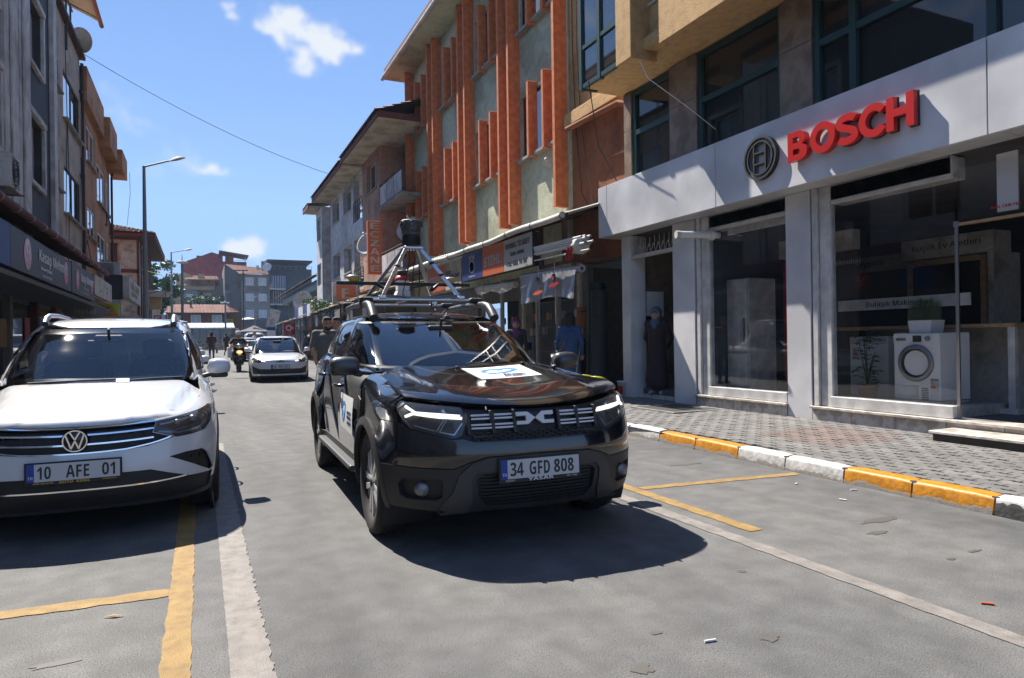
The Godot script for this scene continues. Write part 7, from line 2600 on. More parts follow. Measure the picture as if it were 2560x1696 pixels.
		for q in [[.545, .785, .036], [.675, .81, .032]]:
			var pb := B.new()
			pb.lathe([Vector2(0, -.01), Vector2(float(q[2]) * .7, -.004), Vector2(q[2], .014)], 18, Transform3D(Basis(V(1, 0, 0), V(0, 0, 1), V(0, -1, 0)), P.call(L.sx(q[0] * sg, q[1]), q[1]) + V(0, 0, -.05)))
			obj("reflector", pb, "lamp_silver", hl)
	var zf := func(x: float) -> float: return .768 - .29 * pow(absf(x) / .78, 2.6)
	var rise := Tab.new([[-.05, -.05], [0, 0], [.03, .022], [.08, .04], [.2, .062], [.45, .088], [.8, .125], [1.2, .168], [1.5, .2]])
	var hood := func(x: float, z: float) -> Vector3:
		var ax := absf(x)
		var d: float = zf.call(x) - z
		var y := .886 + .065 * pow(ax / .76, 1.6) + rise.at(d)
		var t := clampf((.56 - ax + .10 * clampf(d, 0, 1)) / .10, 0, 1)
		y += .020 * t * t * (3 - 2 * t) * clampf(d * 3.0, 0, 1)
		y -= .055 * pow(clampf((ax - .45) / .33, 0, 1), 2) * clampf(d / .9, 0, 1)
		return V(x, y, z)
	var hpoly := PackedVector2Array()
	for i in 25:
		var x := lerpf(-.755, .755, i / 24.0)
		hpoly.append(Vector2(x, zf.call(x) - .004))
	for q in [[.768, .3], [.752, 0.0], [.73, -.25], [.70, -.42], [.66, -.47], [.5, -.53], [.25, -.56], [0.0, -.57]]: hpoly.append(Vector2(q[0], q[1]))
	for q in [[.25, -.56], [.5, -.53], [.66, -.47], [.70, -.42], [.73, -.25], [.752, 0.0], [.768, .3]]: hpoly.append(Vector2(-q[0], q[1]))
	car_mid = V(0, -3, -.2)
	var hd := pan("bonnet", "paint_black", c, hood, hpoly, [], 0.0, .04, .02)
	var sp := PackedVector2Array([Vector2(-.075, -.42), Vector2(.42, -.42), Vector2(.375, .10), Vector2(-.10, .10)])
	var st := pan("sticker", "sticker", hd, hood, sp, [], .0035, .06, .002)
	var hb := B.new()
	heart(hb, hood, Vector2(.155, -.20), .15, .0065, V(1, 0, 0), V(0, 0, -1))
	obj("heart_mark", hb, "sticker_blue", st)
	var ly := 0
	for t in ["BALIKESİR", "BÜYÜKŞEHİR", "BELEDİYESİ"]:
		var z := -.03 + ly * .042
		var q: Vector3 = hood.call(.22 - ly * .01, z)
		words("sticker_text", t, "sticker_ink", st, q + V(0, .007, 0), V(1, 0, 0), V(0, .14, -1), .028, .20, .002)
		ly += 1
	car_mid = V(0, .9, -1.9)
	var GP := G.P
	var ws := G.outline([[0, 0.0, 1.485], [0, .56, 1.468], [0, .60, 1.44], [0, .675, 1.10], [0, .655, 1.055], [0, 0.0, 1.045]], true)
	pan("windscreen", "car_glass", c, GP, ws, [], .0, .08, 0)
	var wsi := G.outline([[0, 0.0, 1.45], [0, .53, 1.435], [0, .565, 1.41], [0, .625, 1.125], [0, .60, 1.105], [0, 0.0, 1.09]], true)
	pan("windscreen_border", "gloss_black", c, GP, ws, [wsi], -.006, .08, 0)
	var tops := func(sv: float) -> float:
		var q := G.ps[mini(int(sv / G.ds), G.ps.size() - 1)]
		return 1.487 + .045 * clampf((absf(q.x) - .45) / .25, 0, 1) * clampf((3.1 + q.y) / .5, 0, 1)
	var gp := PackedVector2Array()
	gp.append_array(G.outline([[0, .655, 1.0], [0, .672, 1.055], [0, .690, 1.10], [0, .613, 1.45], [0, .60, 1.49]]))
	gp.resize(gp.size() - 0)
	var s0 := G.sx(.60, 1.49)
	for k in 26:
		var sv := lerpf(s0 + .02, G.smax, k / 25.0)
		gp.append(Vector2(sv, tops.call(sv)))
	gp.append(Vector2(G.smax, 1.05))
	gp.append(Vector2(G.sz(-1.5, 1.05), 1.05))
	var wins := [[[-.62, 1.105], [-.92, 1.30], [-1.16, 1.425], [-1.30, 1.458], [-1.59, 1.468], [-1.36, 1.15]], [[-1.46, 1.155], [-1.70, 1.470], [-2.20, 1.455], [-2.26, 1.42], [-2.19, 1.185]], [[-2.30, 1.205], [-2.36, 1.435], [-2.72, 1.40], [-2.80, 1.32], [-2.62, 1.23]]]
	var wp := []
	var wo := []
	for w in wins:
		var l := []
		for q in w: l.append([1, q[0], q[1]])
		var o := G.outline(l)
		wp.append(o)
		wo.append(Geometry2D.offset_polygon(o, .018, Geometry2D.JOIN_ROUND)[0])
	pan("roof_pillars", "paint_black", c, GP, gp, wo, 0.0, .05, .012, true)
	for k in 3:
		pan("window_seal", "cladding", c, GP, wo[k], [wp[k]], -.004, .06, .01, true)
		pan("side_window", "car_glass_dark", c, GP, wp[k], [], -.006, .1, 0, true)
	var rc := Tab.new([[-3.3, 1.46], [-3.1, 1.50], [-2.9, 1.545], [-2.4, 1.582], [-2.0, 1.582], [-1.7, 1.565], [-1.5, 1.535], [-1.38, 1.495], [-1.3, 1.462]])
	var roof := func(x: float, z: float) -> Vector3: return V(x, rc.at(z) - .05 * pow(absf(x) / .62, 3.0), z)
	var rp := PackedVector2Array()
	for k in 60:
		var sv := lerpf(-G.smax, G.smax, k / 60.0)
		var q := G.P(sv, tops.call(absf(sv)) - .004)
		rp.append(Vector2(q.x * 1.012, q.z))
	car_mid = V(0, -3, -2)
	pan("roof", "paint_black", c, roof, rp, [], .0, .06, .015)
	for sg in [-1.0, 1.0]:
		var pts := []
		for q in [[-1.33, 1.50], [-1.40, 1.56], [-1.48, 1.612], [-1.6, 1.640], [-1.9, 1.652], [-2.4, 1.655], [-2.75, 1.64], [-2.92, 1.60], [-3.0, 1.53]]: pts.append(V(sg * (.565 - .02 * clampf((-1.6 - q[0]) * 0, 0, 1)), q[1], q[0]))
		var rb := B.new()
		rb.tube(pts, [.045, .045, .042, .034, .026, .026, .03, .036, .04], 10)
		obj("roof_rail", rb, "satin_grey", c)
	for sg in [-1.0, 1.0]:
		var mb := B.new()
		var mc := V(sg * .935, 1.115, -.62)
		mb.lathe([Vector2(0, .115), Vector2(.045, .105), Vector2(.066, .07), Vector2(.072, .0), Vector2(.066, -.07), Vector2(.05, -.10), Vector2(0, -.112)], 18, Transform3D(Basis(V(0, 1.0, 0), V(sg, 0, -.12), V(0, 0, 1.25)), mc))
		var mo := obj("wing_mirror", mb, "satin_grey", c)
		mb = B.new()
		mb.bar(mc + V(-sg * .06, -.05, .0), V(sg * .80, 1.05, -.60), .05, .05, Vector3.UP, .015)
		mb.box(mc + V(0, -.055, -.01), V(.2, .03, .11), .012)
		obj("mirror_foot", mb, "cladding", mo)
		mb = B.new(); mb.box(mc + V(0, .0, -.085), V(.19, .11, .006), .002)
		obj("mirror_glass", mb, "chrome", mo)
	var dsp := L.outline([[1, -1.27, .87], [1, -.66, .86], [1, -.68, .575], [1, -1.25, .60]])
	car_mid = Vector3(0, .75, -1.3)
	for sg in [1.0, -1.0]:
		var f := func(u: float, v: float) -> Vector3:
			var q := L.P(u, v)
			return V(q.x * sg, q.y, q.z)
		var so := pan("sticker", "sticker", c, f, dsp, [], .004, .06, .002)
		var hb2 := B.new()
		heart2(hb2, L, sg)
		obj("heart_mark", hb2, "sticker_blue", so)
		var kk := 0
		for t in ["BALIKESİR", "BÜYÜKŞEHİR", "BELEDİYESİ"]:
			var q: Vector3 = f.call(L.sz(-.81, .74), .74 - kk * .04)
			words("sticker_text", t, "sticker_ink", so, q + V(sg * .007, 0, 0), V(0, 0, -sg), V(0, 1, 0), .022, .17, .002)
			kk += 1
		b = B.new(); b.box(f.call(L.sz(-.36, .86), .80) + V(sg * .004, 0, 0), V(.012, .2, .10), .004, Basis(V(1, 0, 0), .25))
		b.box(f.call(L.sz(-.40, .72), .70) + V(sg * .008, 0, 0), V(.02, .05, .05), .01)
		obj("fender_vent", b, "cladding", c)
	b = B.new()
	b.tube([V(-.58, 1.055, -.50), V(-.25, 1.075, -.515), V(.1, 1.075, -.52)], .010, 6)
	b.tube([V(.08, 1.055, -.50), V(.35, 1.075, -.53), V(.62, 1.075, -.58)], .010, 6)
	b.tube([V(-.2, 1.085, -.54), V(.2, 1.05, -.46)], .009, 6)
	obj("wiper", b, "black", c)
	b = B.new(); b.grid([[V(-.67, 1.03, -.47), V(-.3, 1.035, -.545), V(0, 1.035, -.56), V(.3, 1.035, -.545), V(.67, 1.03, -.47)], [V(-.69, 1.05, -.62), V(-.3, 1.05, -.6), V(0, 1.05, -.58), V(.3, 1.05, -.6), V(.69, 1.05, -.62)]], Vector3.UP)
	obj("cowl", b, "cladding", c)
	b = B.new()
	for x in [-.09, .47]: b.box(hood.call(x, -.47) + V(0, .008, 0), V(.03, .016, .03), .006)
	obj("washer_jet", b, "black", c)
	b = B.new(); b.box(V(.12, 1.512, -1.40), V(.05, .03, .08), .008); b.tube([V(.12, 1.52, -1.42), V(.15, 1.555, -1.5)], .006, 6)
	obj("roof_aerial", b, "black", c)
	number_plate(c, [["34", -.158, .085], ["GFD", -.008, .135], ["808", .155, .135]], V(-.012, .522, .872), V(0, .04, 1), .52, .112, [["YASAR", 0.0, .17, .018, "sticker"], ["461 1 808", .21, .07, .010, "lightink"], ["RENAULT", -.2, .06, .010, "lightink"]])
	cabin(c, s, 1.0)
	var W := wheel_meshes(.345, .215, "y")
	for q in [[-.775, 0.0, .4], [.775, 0.0, .9], [-.775, -2.78, .1], [.775, -2.78, .2]]: put_wheel(c, W, q[0], .345, q[1], "rim_silver", q[2])
	b = B.new(); b.box(V(0, .262, .62), V(1.2, .02, .2), .005)
	obj("splash_guard", b, "black", c)
	scanner_rig()
func mir(p: PackedVector2Array) -> PackedVector2Array:
	var o := PackedVector2Array()
	for q in p: o.append(Vector2(-q.x, q.y))
	return o
func heart_line() -> Array:
	var o := []
	o.append_array(arc(-.27, .02, .52, .55, 200, 90, 8))
	o.append_array(arc(-.2, .25, .32, .32, 90, -10, 8))
	o.append_array(arc(.45, .2, .42, .36, 150, -60, 12))
	o.append_array([Vector2(.45, -.3), Vector2(.1, -.52), Vector2(-.4, -.56), Vector2(-.75, -.5)])
	return o
func heart(b: B, f: Callable, c: Vector2, k: float, off: float, r: Vector3, u: Vector3) -> void:
	var l := []
	for p in heart_line(): l.append(Vector2(c.x + p.x * k * 1.05, c.y - p.y * k))
	strip(b, f, l, k * .26, off, .003)
func heart2(b: B, L: Shell, sg: float) -> void:
	var f := func(u: float, v: float) -> Vector3:
		var q := L.P(u, v)
		return V(q.x * sg, q.y, q.z)
	var l := []
	for p in heart_line():
		var y: float = .735 - p.x * .085
		var z: float = -1.06 - p.y * .11 * 1.0
		l.append(Vector2(L.sz(z, y), y))
	strip(b, f, l, .03, .0065, .003)
func scanner_rig() -> void:
	var t := thing("mobile_scanner", "roof tripod of silver bars with camera head, antennas and red white laser scanner", "scanner", suv_at, "", false, suv_turn)
	var b := B.new()
	for z in [-1.8, -2.75]:
		b.bar(V(-.58, 1.695, z), V(.58, 1.695, z), .05, .022, Vector3.UP, .008)
	obj("cross_bar", b, "alu", t)
	for z in [-1.8, -2.75]:
		for sg in [-1.0, 1.0]:
			b = B.new()
			b.box(V(sg * .545, 1.69, z), V(.13, .055, .1), .015); b.box(V(sg * .575, 1.655, z), V(.05, .08, .08), .012)
			obj("bar_clamp", b, "black", t)
	var top := V(.01, 2.255, -2.22)
	var feet := [V(-.39, 1.715, -1.8), V(.39, 1.715, -1.8), V(-.385, 1.73, -2.75), V(.39, 1.73, -2.75)]
	var k := 0
	for f in feet:
		b = B.new()
		var h := top + V(signf(f.x) * .065, -.0, .06 if k < 2 else -.06)
		b.bar(f, h, .036, .028, V(0, 0, 1), .003)
		obj("tripod_leg", b, "alu", t)
		k += 1
	b = B.new()
	b.box(top + V(0, -.01, 0), V(.2, .02, .2), .004)
	obj("top_plate", b, "alu", t)
	for f in feet:
		b = B.new(); b.box(V(f.x, 1.72, f.z), V(.07, .03, .07), .005)
		obj("foot_plate", b, "alu", t)
	b = B.new()
	b.bar(V(-.43, 1.735, -2.25), V(.43, 1.735, -2.25), .03, .03); b.bar(V(-.39, 1.735, -1.8), V(.0, 1.735, -2.25), .03, .03); b.bar(V(.39, 1.735, -1.8), V(.0, 1.735, -2.25), .03, .03); b.bar(V(0, 1.735, -2.25), V(0, 1.735, -2.8), .03, .03)
	obj("base_frame", b, "alu", t)
	b = B.new()
	b.bar(V(-.725, 1.895, -2.38), V(.69, 1.895, -2.38), .045, .035, Vector3.UP, .004)
	for sg in [-1, 1]: b.bar(V(sg * .33, 1.90, -2.38), V(sg * .24, 1.83, -2.3), .04, .03)
	obj("antenna_bar", b, "black", t)
	for q in [[-.555, 0], [.475, 1]]:
		b = B.new(); b.lathe([Vector2(0, .0), Vector2(.035, 0), Vector2(.068, .035), Vector2(.074, .042)], 24, Transform3D(Basis.IDENTITY, V(q[0], 1.912, -2.38)))
		var an := obj("satellite_antenna", b, "yellow", t)
		b = B.new(); b.lathe([Vector2(.074, .042), Vector2(.07, .054), Vector2(.04, .064), Vector2(0, .066)], 24, Transform3D(Basis.IDENTITY, V(q[0], 1.912, -2.38)))
		obj("antenna_cap", b, "grey_metal", an)
	b = B.new()
	b.lathe([Vector2(.082, 0), Vector2(.088, .10), Vector2(.09, .11)], 28, Transform3D(Basis.IDENTITY, top + V(0, .02, 0)))
	b.lathe([Vector2(0, 0), Vector2(.082, 0)], 28, Transform3D(Basis.IDENTITY, top + V(0, .02, 0)))
	for i in 28: b.box(top + V(.089 * cos(TAU * i / 28), .07, .089 * sin(TAU * i / 28)), V(.012, .085, .005), 0, Basis(Vector3.UP, -TAU * i / 28))
	obj("head_base", b, "black", t)
	b = B.new()
	b.lathe([Vector2(.09, .11), Vector2(.098, .125), Vector2(.106, .20), Vector2(.108, .245), Vector2(.104, .252)], 32, Transform3D(Basis.IDENTITY, top + V(0, .02, 0)))
	var head := obj("camera_head", b, "satin_grey", t)
	b = B.new(); b.lathe([Vector2(.106, .25), Vector2(.1, .258), Vector2(0, .262)], 32, Transform3D(Basis.IDENTITY, top + V(0, .02, 0)))
	obj("head_lid", b, "black", head)
	for i in 6:
		var a := .68 + i * TAU / 6
		var d := V(cos(a), 0, sin(a))
		var o := top + V(0, .232, 0) + d * .1
		var sx := Vector3.UP.cross(d)
		var bs := Basis(sx, d, sx.cross(d))
		b = B.new(); b.lathe([Vector2(.033, -.01), Vector2(.033, .012), Vector2(.028, .014), Vector2(.026, .004)], 20, Transform3D(bs, o))
		obj("lens_ring", b, "satin_grey", head)
		b = B.new(); b.lathe([Vector2(.028, .01), Vector2(.015, .003), Vector2(0, .006)], 20, Transform3D(bs, o))
		obj("lens_glass", b, "gloss_black", head)
	b = B.new()
	for i in 12:
		var a := PI * .5 - .45 + i * .9 / 11.0 - .22
		b.box(top + V(cos(a) * .101, .16, sin(a) * .101), V(.018, .016, .008), .003, Basis(Vector3.UP, PI / 2 - a))
	obj("air_slot", b, "black", head)
	b = B.new()
	b.lathe([Vector2(.0, .20), Vector2(.05, .20), Vector2(.056, .19), Vector2(.056, .15), Vector2(.05, .145)], 24, Transform3D(Basis.IDENTITY, V(.03, 1.87, -2.7)))
	obj("scanner_dome", b, "black", t)
	b = B.new(); b.lathe([Vector2(.05, .145), Vector2(.07, .135), Vector2(.085, .105), Vector2(.085, .095)], 24, Transform3D(Basis.IDENTITY, V(.03, 1.87, -2.7)))
	obj("scanner_collar", b, "red", t)
	b = B.new(); b.box(V(.03, 1.905, -2.7), V(.13, .12, .12), .01); b.prism(PackedVector2Array([Vector2(-.095, 0), Vector2(.095, 0), Vector2(.065, .07), Vector2(-.065, .07)]), -.07, .07, 0, Transform3D(Basis.IDENTITY, V(.03, 1.775, -2.7)))
	obj("scanner_body", b, "white", t)
	b = B.new()
	for i in 3:
		var x := -.05 + i * .045
		b.tube([V(x * .5, 2.26, -2.16), V(x + .02, 2.12, -2.14 + .01 * i), V(x * 1.6 + .05, 1.95, -2.3), V(x * 2.0 + .08, 1.80, -2.5), V(x + .12, 1.72, -2.6)], .006, 5)
	b.tube([V(.10, 1.70, -1.85), V(.14, 1.62, -1.95), V(.22, 1.6, -2.1), V(.28, 1.68, -2.3)], .008, 5)
	obj("cable", b, "black", t)
	for f in [[1, .45], [1, .68], [0, .6]]:
		var p: Vector3 = feet[f[0]].lerp(top + V(.065 if f[0] else -.065, 0, .06), f[1])
		b = B.new(); b.box(p, V(.05, .035, .05), .01)
		obj("leg_collar", b, "black", t)
func std_car(c: Node, s: Dictionary, pm, cell: float, full := true) -> Array:
	car_mid = Vector3(0, .75, -1.3)
	var sh := car_shells(s)
	var L: Shell = sh[0]
	var G: Shell = sh[1]
	base_body(c, s, L, G, pm, cell)
	var P := L.P
	var fa := L.circle(0, s.wy, s.arch)
	var ra := L.circle(s.wb, s.wy, s.arch)
	var holes := [fa, mir(fa)]
	for f in s.pieces:
		var o := PackedVector2Array()
		for q in f[2]: o.append(Vector2(L.sx(q[1], q[2]) if q[0] == 0 else L.sz(q[1], q[2]), q[2]))
		if f[3]:
			for i in range(o.size() - 1, -1, -1): if o[i].x > 1e-4: o.append(Vector2(-o[i].x, o[i].y))
			pan(f[0], f[1], c, P, o, [], f[4], cell, .0)
			if f[4] <= 0: holes.append(o)
		else:
			for sg in [1.0, -1.0]:
				var o2 := o if sg > 0 else mir(o)
				var part := pan(f[0], f[1], c, P, o2, [], f[4], cell, .0)
				if f.size() > 5: pan("lens", "lamp_lens", part, P, o2, [], 0.0, cell, .04)
				if f[4] <= 0: holes.append(o2)
	var yb: float = s.ybot
	var zfen: float = s.get("zfen", .33)
	var sf := L.sz(zfen, .6)
	var bm := PackedVector2Array()
	for i in 21:
		var sv := lerpf(-sf, sf, i / 20.0)
		bm.append(Vector2(sv, L.yt.at(L.ps[int(absf(sv) / L.ds)].y) - .004))
	bm.append(Vector2(sf, s.skirt)); bm.append(Vector2(-sf, s.skirt))
	pan("front_bumper", pm, c, P, bm, holes, 0.0, cell, .012)
	var lowm = s.get("low_mat", "cladding")
	pan("lower_bumper", lowm, c, P, PackedVector2Array([Vector2(-sf, s.skirt - .003), Vector2(sf, s.skirt - .003), Vector2(sf, yb), Vector2(-sf, yb)]), holes, .003, cell, .02)
	var cuts: Array = s.doors
	var names := ["fender", "front_door", "rear_door", "rear_quarter"]
	var es := [zfen - .005]
	es.append_array(cuts)
	for k in 4:
		if k == 3 and cuts.size() < 3: break
		var z0: float = es[k] - .004
		var z1: float = (es[k + 1] + .004) if k < 3 else -9.0
		var o := PackedVector2Array()
		for i in 7:
			var sv: float
			if k < 3: sv = lerpf(L.sz(z0, .8), L.sz(z1, .8), i / 6.0)
			else: sv = lerpf(L.sz(z0, .8), L.smax - .01, i / 6.0)
			o.append(Vector2(sv, L.yt.at(L.ps[int(sv / L.ds)].y) - .002))
		o.append(Vector2(o[-1].x, s.sill)); o.append(Vector2(o[0].x, s.sill))
		pan(names[k], pm, c, P, o, [fa, ra], 0.0, cell, .012, true)
	var sill := L.outline([[1, zfen, s.sill - .004], [1, s.wb - .6, s.sill - .004], [1, s.wb - .6, yb + .04], [1, zfen, yb + .04]])
	pan("sill", lowm, c, P, sill, [fa, ra], .002, cell * 1.5, .015, true)
	if s.has("clad"):
		for zc in [0.0, s.wb]:
			pan("arch_trim", "cladding", c, P, L.circle(zc, s.wy, s.arch + .045), [L.circle(zc, s.wy, s.arch - .005)], .004, cell, .02, true)
	var rise := Tab.new(s.rise)
	var hz: Array = s.hood
	var zf := func(x: float) -> float: return float(hz[0]) - float(hz[1]) * pow(absf(x) / float(hz[2]), 2.6)
	var hood := func(x: float, z: float) -> Vector3:
		var ax := absf(x)
		var d: float = zf.call(x) - z
		var xc: float = hz[4] + hz[5] * clampf(d / 1.3, 0, 1)
		var t := clampf((ax - xc) / .16, 0, 1)
		return V(x, float(hz[3]) + rise.at(d) - hz[6] * t * t * (3 - 2 * t) * clampf(d * 5.0, 0, 1) + .012 * (ax / .7) * (ax / .7), z)
	var hp := PackedVector2Array()
	var hw: float = hz[2]
	for i in 23:
		var x := lerpf(-hw, hw, i / 22.0)
		hp.append(Vector2(x, zf.call(x) - .004))
	var back: Array = s.hood_back
	for q in back: hp.append(Vector2(q[0], q[1]))
	for i in range(back.size() - 1, -1, -1): if back[i][0] > 0: hp.append(Vector2(-back[i][0], back[i][1]))
	car_mid = V(0, -3, -.2)
	pan("bonnet", pm, c, hood, hp, [], 0.0, cell, .02)
	car_mid = V(0, .8, -1.9)
	var GP := G.P
	var w: Array = s.ws
	var wl := []
	for q in w: wl.append([0, q[0], q[1]])
	var ws := G.outline(wl, true)
	pan("windscreen", s.get("glass", "car_glass"), c, GP, ws, [], 0.0, cell * 1.5, 0)
	if full:
		for q in Geometry2D.offset_polygon(ws, -.045): pan("windscreen_border", "gloss_black", c, GP, ws, [q], -.006, cell * 1.5, 0)
	var ty: Array = s.roof_edge
	var tops := func(sv: float) -> float:
		var q := G.ps[mini(int(sv / G.ds), G.ps.size() - 1)]
		return float(ty[0]) + float(ty[1]) * clampf((absf(q.x) - .42) / .25, 0, 1) * clampf((-float(s.gplan[-1].y) + q.y) / .5, 0, 1)
	var gp := PackedVector2Array()
	var wo := []
	for q in w: if q[0] > .1: wo.append(q)
	for i in range(wo.size() - 1, -1, -1): gp.append(Vector2(G.sx(wo[i][0] + .012, wo[i][1]), wo[i][1]))
	var s0 := gp[-1].x
	for k in 26:
		var sv := lerpf(s0 + .01, G.smax, k / 25.0)
		gp.append(Vector2(sv, tops.call(sv)))
	gp.append(Vector2(G.smax, s.belt)); gp.append(Vector2(gp[0].x + .05, s.belt))
	var wins := []
	for win in s.wins:
		var l := []
		for q in win: l.append([1, q[0], q[1]])
		wins.append(G.outline(l))
	pan("roof_pillars", pm, c, GP, gp, wins, 0.0, cell, .012, true)
	for o in wins:
		pan("side_window", "car_glass_dark", c, GP, o, [], -.006, cell * 2, 0, true)
		if full: for q in Geometry2D.offset_polygon(o, -.016): pan("window_seal", "cladding", c, GP, o, [q], -.003, cell * 1.5, 0, true)
	var rc := Tab.new(s.roof)
	var rw: float = s.roof_w
	var roof := func(x: float, z: float) -> Vector3: return V(x, rc.at(z) - .05 * pow(absf(x) / rw, 3.0), z)
	var rp := PackedVector2Array()
	for k in 60:
		var sv := lerpf(-G.smax, G.smax, k / 60.0)
		var q := G.P(sv, tops.call(absf(sv)) - .004)
		rp.append(Vector2(q.x * 1.012, q.z))
	car_mid = V(0, -3, -2)
	pan("roof", pm, c, roof, rp, [], 0.0, cell, .015)
	car_mid = Vector3(0, .75, -1.3)
	var mq: Array = s.mirror
	for sg in [-1.0, 1.0]:
		var mb := B.new()
		var mc := V(sg * mq[0], mq[1], mq[2])
		mb.lathe([Vector2(0, .10), Vector2(.05, .09), Vector2(.072, .05), Vector2(.078, -.02), Vector2(.066, -.08), Vector2(0, -.1)], 16, Transform3D(Basis(V(0, 1.0, 0), V(sg, 0, -.1), V(0, 0, 1.2)), mc))
		var mo := obj("wing_mirror", mb, pm, c)
		mb = B.new(); mb.bar(mc + V(-sg * .05, -.06, 0), V(sg * (mq[0] - .14), mq[1] - .08, mq[2] + .02), .05, .04, Vector3.UP, .012)
		mb.box(mc + V(0, -.07, 0), V(.15, .05, .13), .015)
		obj("mirror_foot", mb, "cladding", mo)
		mb = B.new(); mb.box(mc + V(0, 0, -.088), V(.16, .11, .006), .002)
		obj("mirror_glass", mb, "chrome", mo)
	if full: cabin(c, s, 1.0)
	else:
		var b := B.new(); b.b6(-.7, .7, .4, float(s.belt) - .05, s.wb, -.75)
		obj("cabin_floor", b, "dash", c)
		for x in [-.35, .35]: seat(c, x, .5, s.seat_z, "dash")
	var W: Dictionary = s.wheels
	for q in [[-s.track, 0.0], [s.track, 0.0], [-s.track, s.wb], [s.track, s.wb]]: put_wheel(c, W, q[0], s.wr, q[1], "rim_silver", q[1] * 1.3 + q[0], s.get("steer", 0.0) if q[1] == 0.0 else 0.0)
	return [L, G, hood]
func white_suv() -> void:
	var c := thing("white_suv", "large white SUV parked at the left with chrome grille bars", "car", V(-.762, 0, -6.15), "", false, .003)
	var s := {
		"plan": [Vector2(0, .88), Vector2(.3, .868), Vector2(.5, .83), Vector2(.65, .76), Vector2(.76, .66), Vector2(.83, .52), Vector2(.868, .33), Vector2(.88, .1), Vector2(.885, -1.2), Vector2(.88, -2.6), Vector2(.86, -3.1), Vector2(.8, -3.4), Vector2(.6, -3.55), Vector2(0, -3.6)],
		"w": [[.2, .95], [.35, .985], [.55, 1.0], [.7, .99], [.85, .97], [1.0, .945], [1.2, .90]],
		"front": [[.2, -.06], [.3, -.01], [.4, 0], [.5, -.005], [.6, -.02], [.7, -.03], [.76, -.045], [.82, -.09], [.9, -.18], [1.2, -.4]],
		"rear": [[.2, .05], [.6, 0], [1.2, .1]],
		"top": [[-3.6, 1.04], [-2.6, 1.08], [-1.3, 1.05], [-.6, 1.01], [-.2, .965], [.2, .925], [.45, .88], [.7, .815], [.88, .762]],
		"wy": .34, "wb": -2.68, "arch": .385, "flare": .012, "ybot": .20, "skirt": .30, "sill": .36, "wr": .345, "track": .775, "clad": true,
		"doors": [-.47, -1.42, -2.3], "low_mat": "cladding", "belt": .98, "rnd": .09,
		"gplan": [Vector2(0, -.42), Vector2(.35, -.44), Vector2(.56, -.50), Vector2(.68, -.60), Vector2(.75, -.75), Vector2(.785, -1.0), Vector2(.80, -1.7), Vector2(.79, -2.5), Vector2(.75, -2.95), Vector2(.62, -3.15), Vector2(.35, -3.2), Vector2(0, -3.2)],
		"gw": [[.95, 1.0], [1.05, 1.0], [1.2, .975], [1.3, .93], [1.4, .86], [1.44, .83], [1.5, .77], [1.53, .71], [1.6, .58]],
		"gfront": [[.95, .08], [1.0, 0], [1.1, -.17], [1.2, -.34], [1.3, -.52], [1.4, -.70], [1.46, -.83], [1.52, -1.0], [1.6, -1.2]],
		"grear": [[.95, 0], [1.2, .08], [1.4, .3], [1.6, .6]], "gmid": -2.2,
		"dash_y": 1.0, "dash_z": -.60, "seat_z": -1.7, "mir_y": 1.36, "mir_z": -1.12,
		"ws": [[0.0, 1.465], [.56, 1.452], [.60, 1.43], [.685, 1.04], [.665, .995], [0.0, .985]],
		"roof_edge": [1.467, .05], "roof_w": .62,
		"roof": [[-3.3, 1.44], [-3.1, 1.50], [-2.8, 1.555], [-2.2, 1.58], [-1.8, 1.57], [-1.5, 1.538], [-1.33, 1.495], [-1.2, 1.445]],
		"rise": [[-.05, -.1], [0, 0], [.012, .03], [.04, .05], [.1, .066], [.3, .10], [.7, .155], [1.1, .212], [1.6, .27]],
		"hood": [.845, .30, .735, .758, .45, .19, .055], "hood_back": [[.765, .2], [.775, -.1], [.775, -.3], [.74, -.42], [.6, -.48], [.3, -.50], [0.0, -.50]],
		"wins": [[[-.78, 1.06], [-1.02, 1.27], [-1.22, 1.39], [-1.42, 1.43], [-1.52, 1.43], [-1.42, 1.07]], [[-1.5, 1.07], [-1.6, 1.43], [-2.15, 1.42], [-2.3, 1.38], [-2.25, 1.10]], [[-2.34, 1.1], [-2.4, 1.37], [-2.7, 1.33], [-2.78, 1.2], [-2.6, 1.11]]],
		"mirror": [.915, 1.09, -.60], "wheels": wheel_meshes(.345, .215, "s"),
		"pieces": [
			["grille", "gloss_black", [[0, 0.0, .752], [0, .30, .757], [0, .47, .766], [0, .45, .69], [0, .585, .645], [0, .42, .60], [0, .25, .583], [0, 0.0, .578]], true, -.03],
			["headlamp", "lamp_black", [[0, .472, .765], [0, .60, .785], [0, .74, .812], [1, .36, .838], [1, .30, .826], [1, .44, .72], [0, .79, .668], [0, .70, .65], [0, .60, .642], [0, .455, .692]], false, -.035, 1],
			["side_intake", "gloss_black", [[0, .552, .513], [0, .66, .532], [0, .765, .535], [0, .80, .50], [1, .47, .37], [1, .52, .35], [0, .76, .40]], false, -.03],
			["lower_intake", "black", [[0, 0.0, .437], [0, .44, .44], [0, .56, .40], [0, .675, .36], [1, .50, .35], [1, .50, .24], [0, .6, .225], [0, 0.0, .22]], true, -.012]]}
	var r := std_car(c, s, "car_white", .05)
	var L: Shell = r[0]
	var P := L.P
	for q in [[.747, .47, .011, .010], [.703, .46, .008, .0], [.640, .46, .006, .0]]:
		var b := B.new()
		var l := []
		for i in 17:
			var x := lerpf(-q[1], q[1], i / 16.0)
			var y: float = q[0] + .018 * pow(absf(x) / .47, 2)
			l.append(Vector2(L.sx(x, y), y))
		strip(b, P, l, .011, .004 if q[0] > .74 else -.004, .014)
		obj("grille_bar", b, "chrome", c)
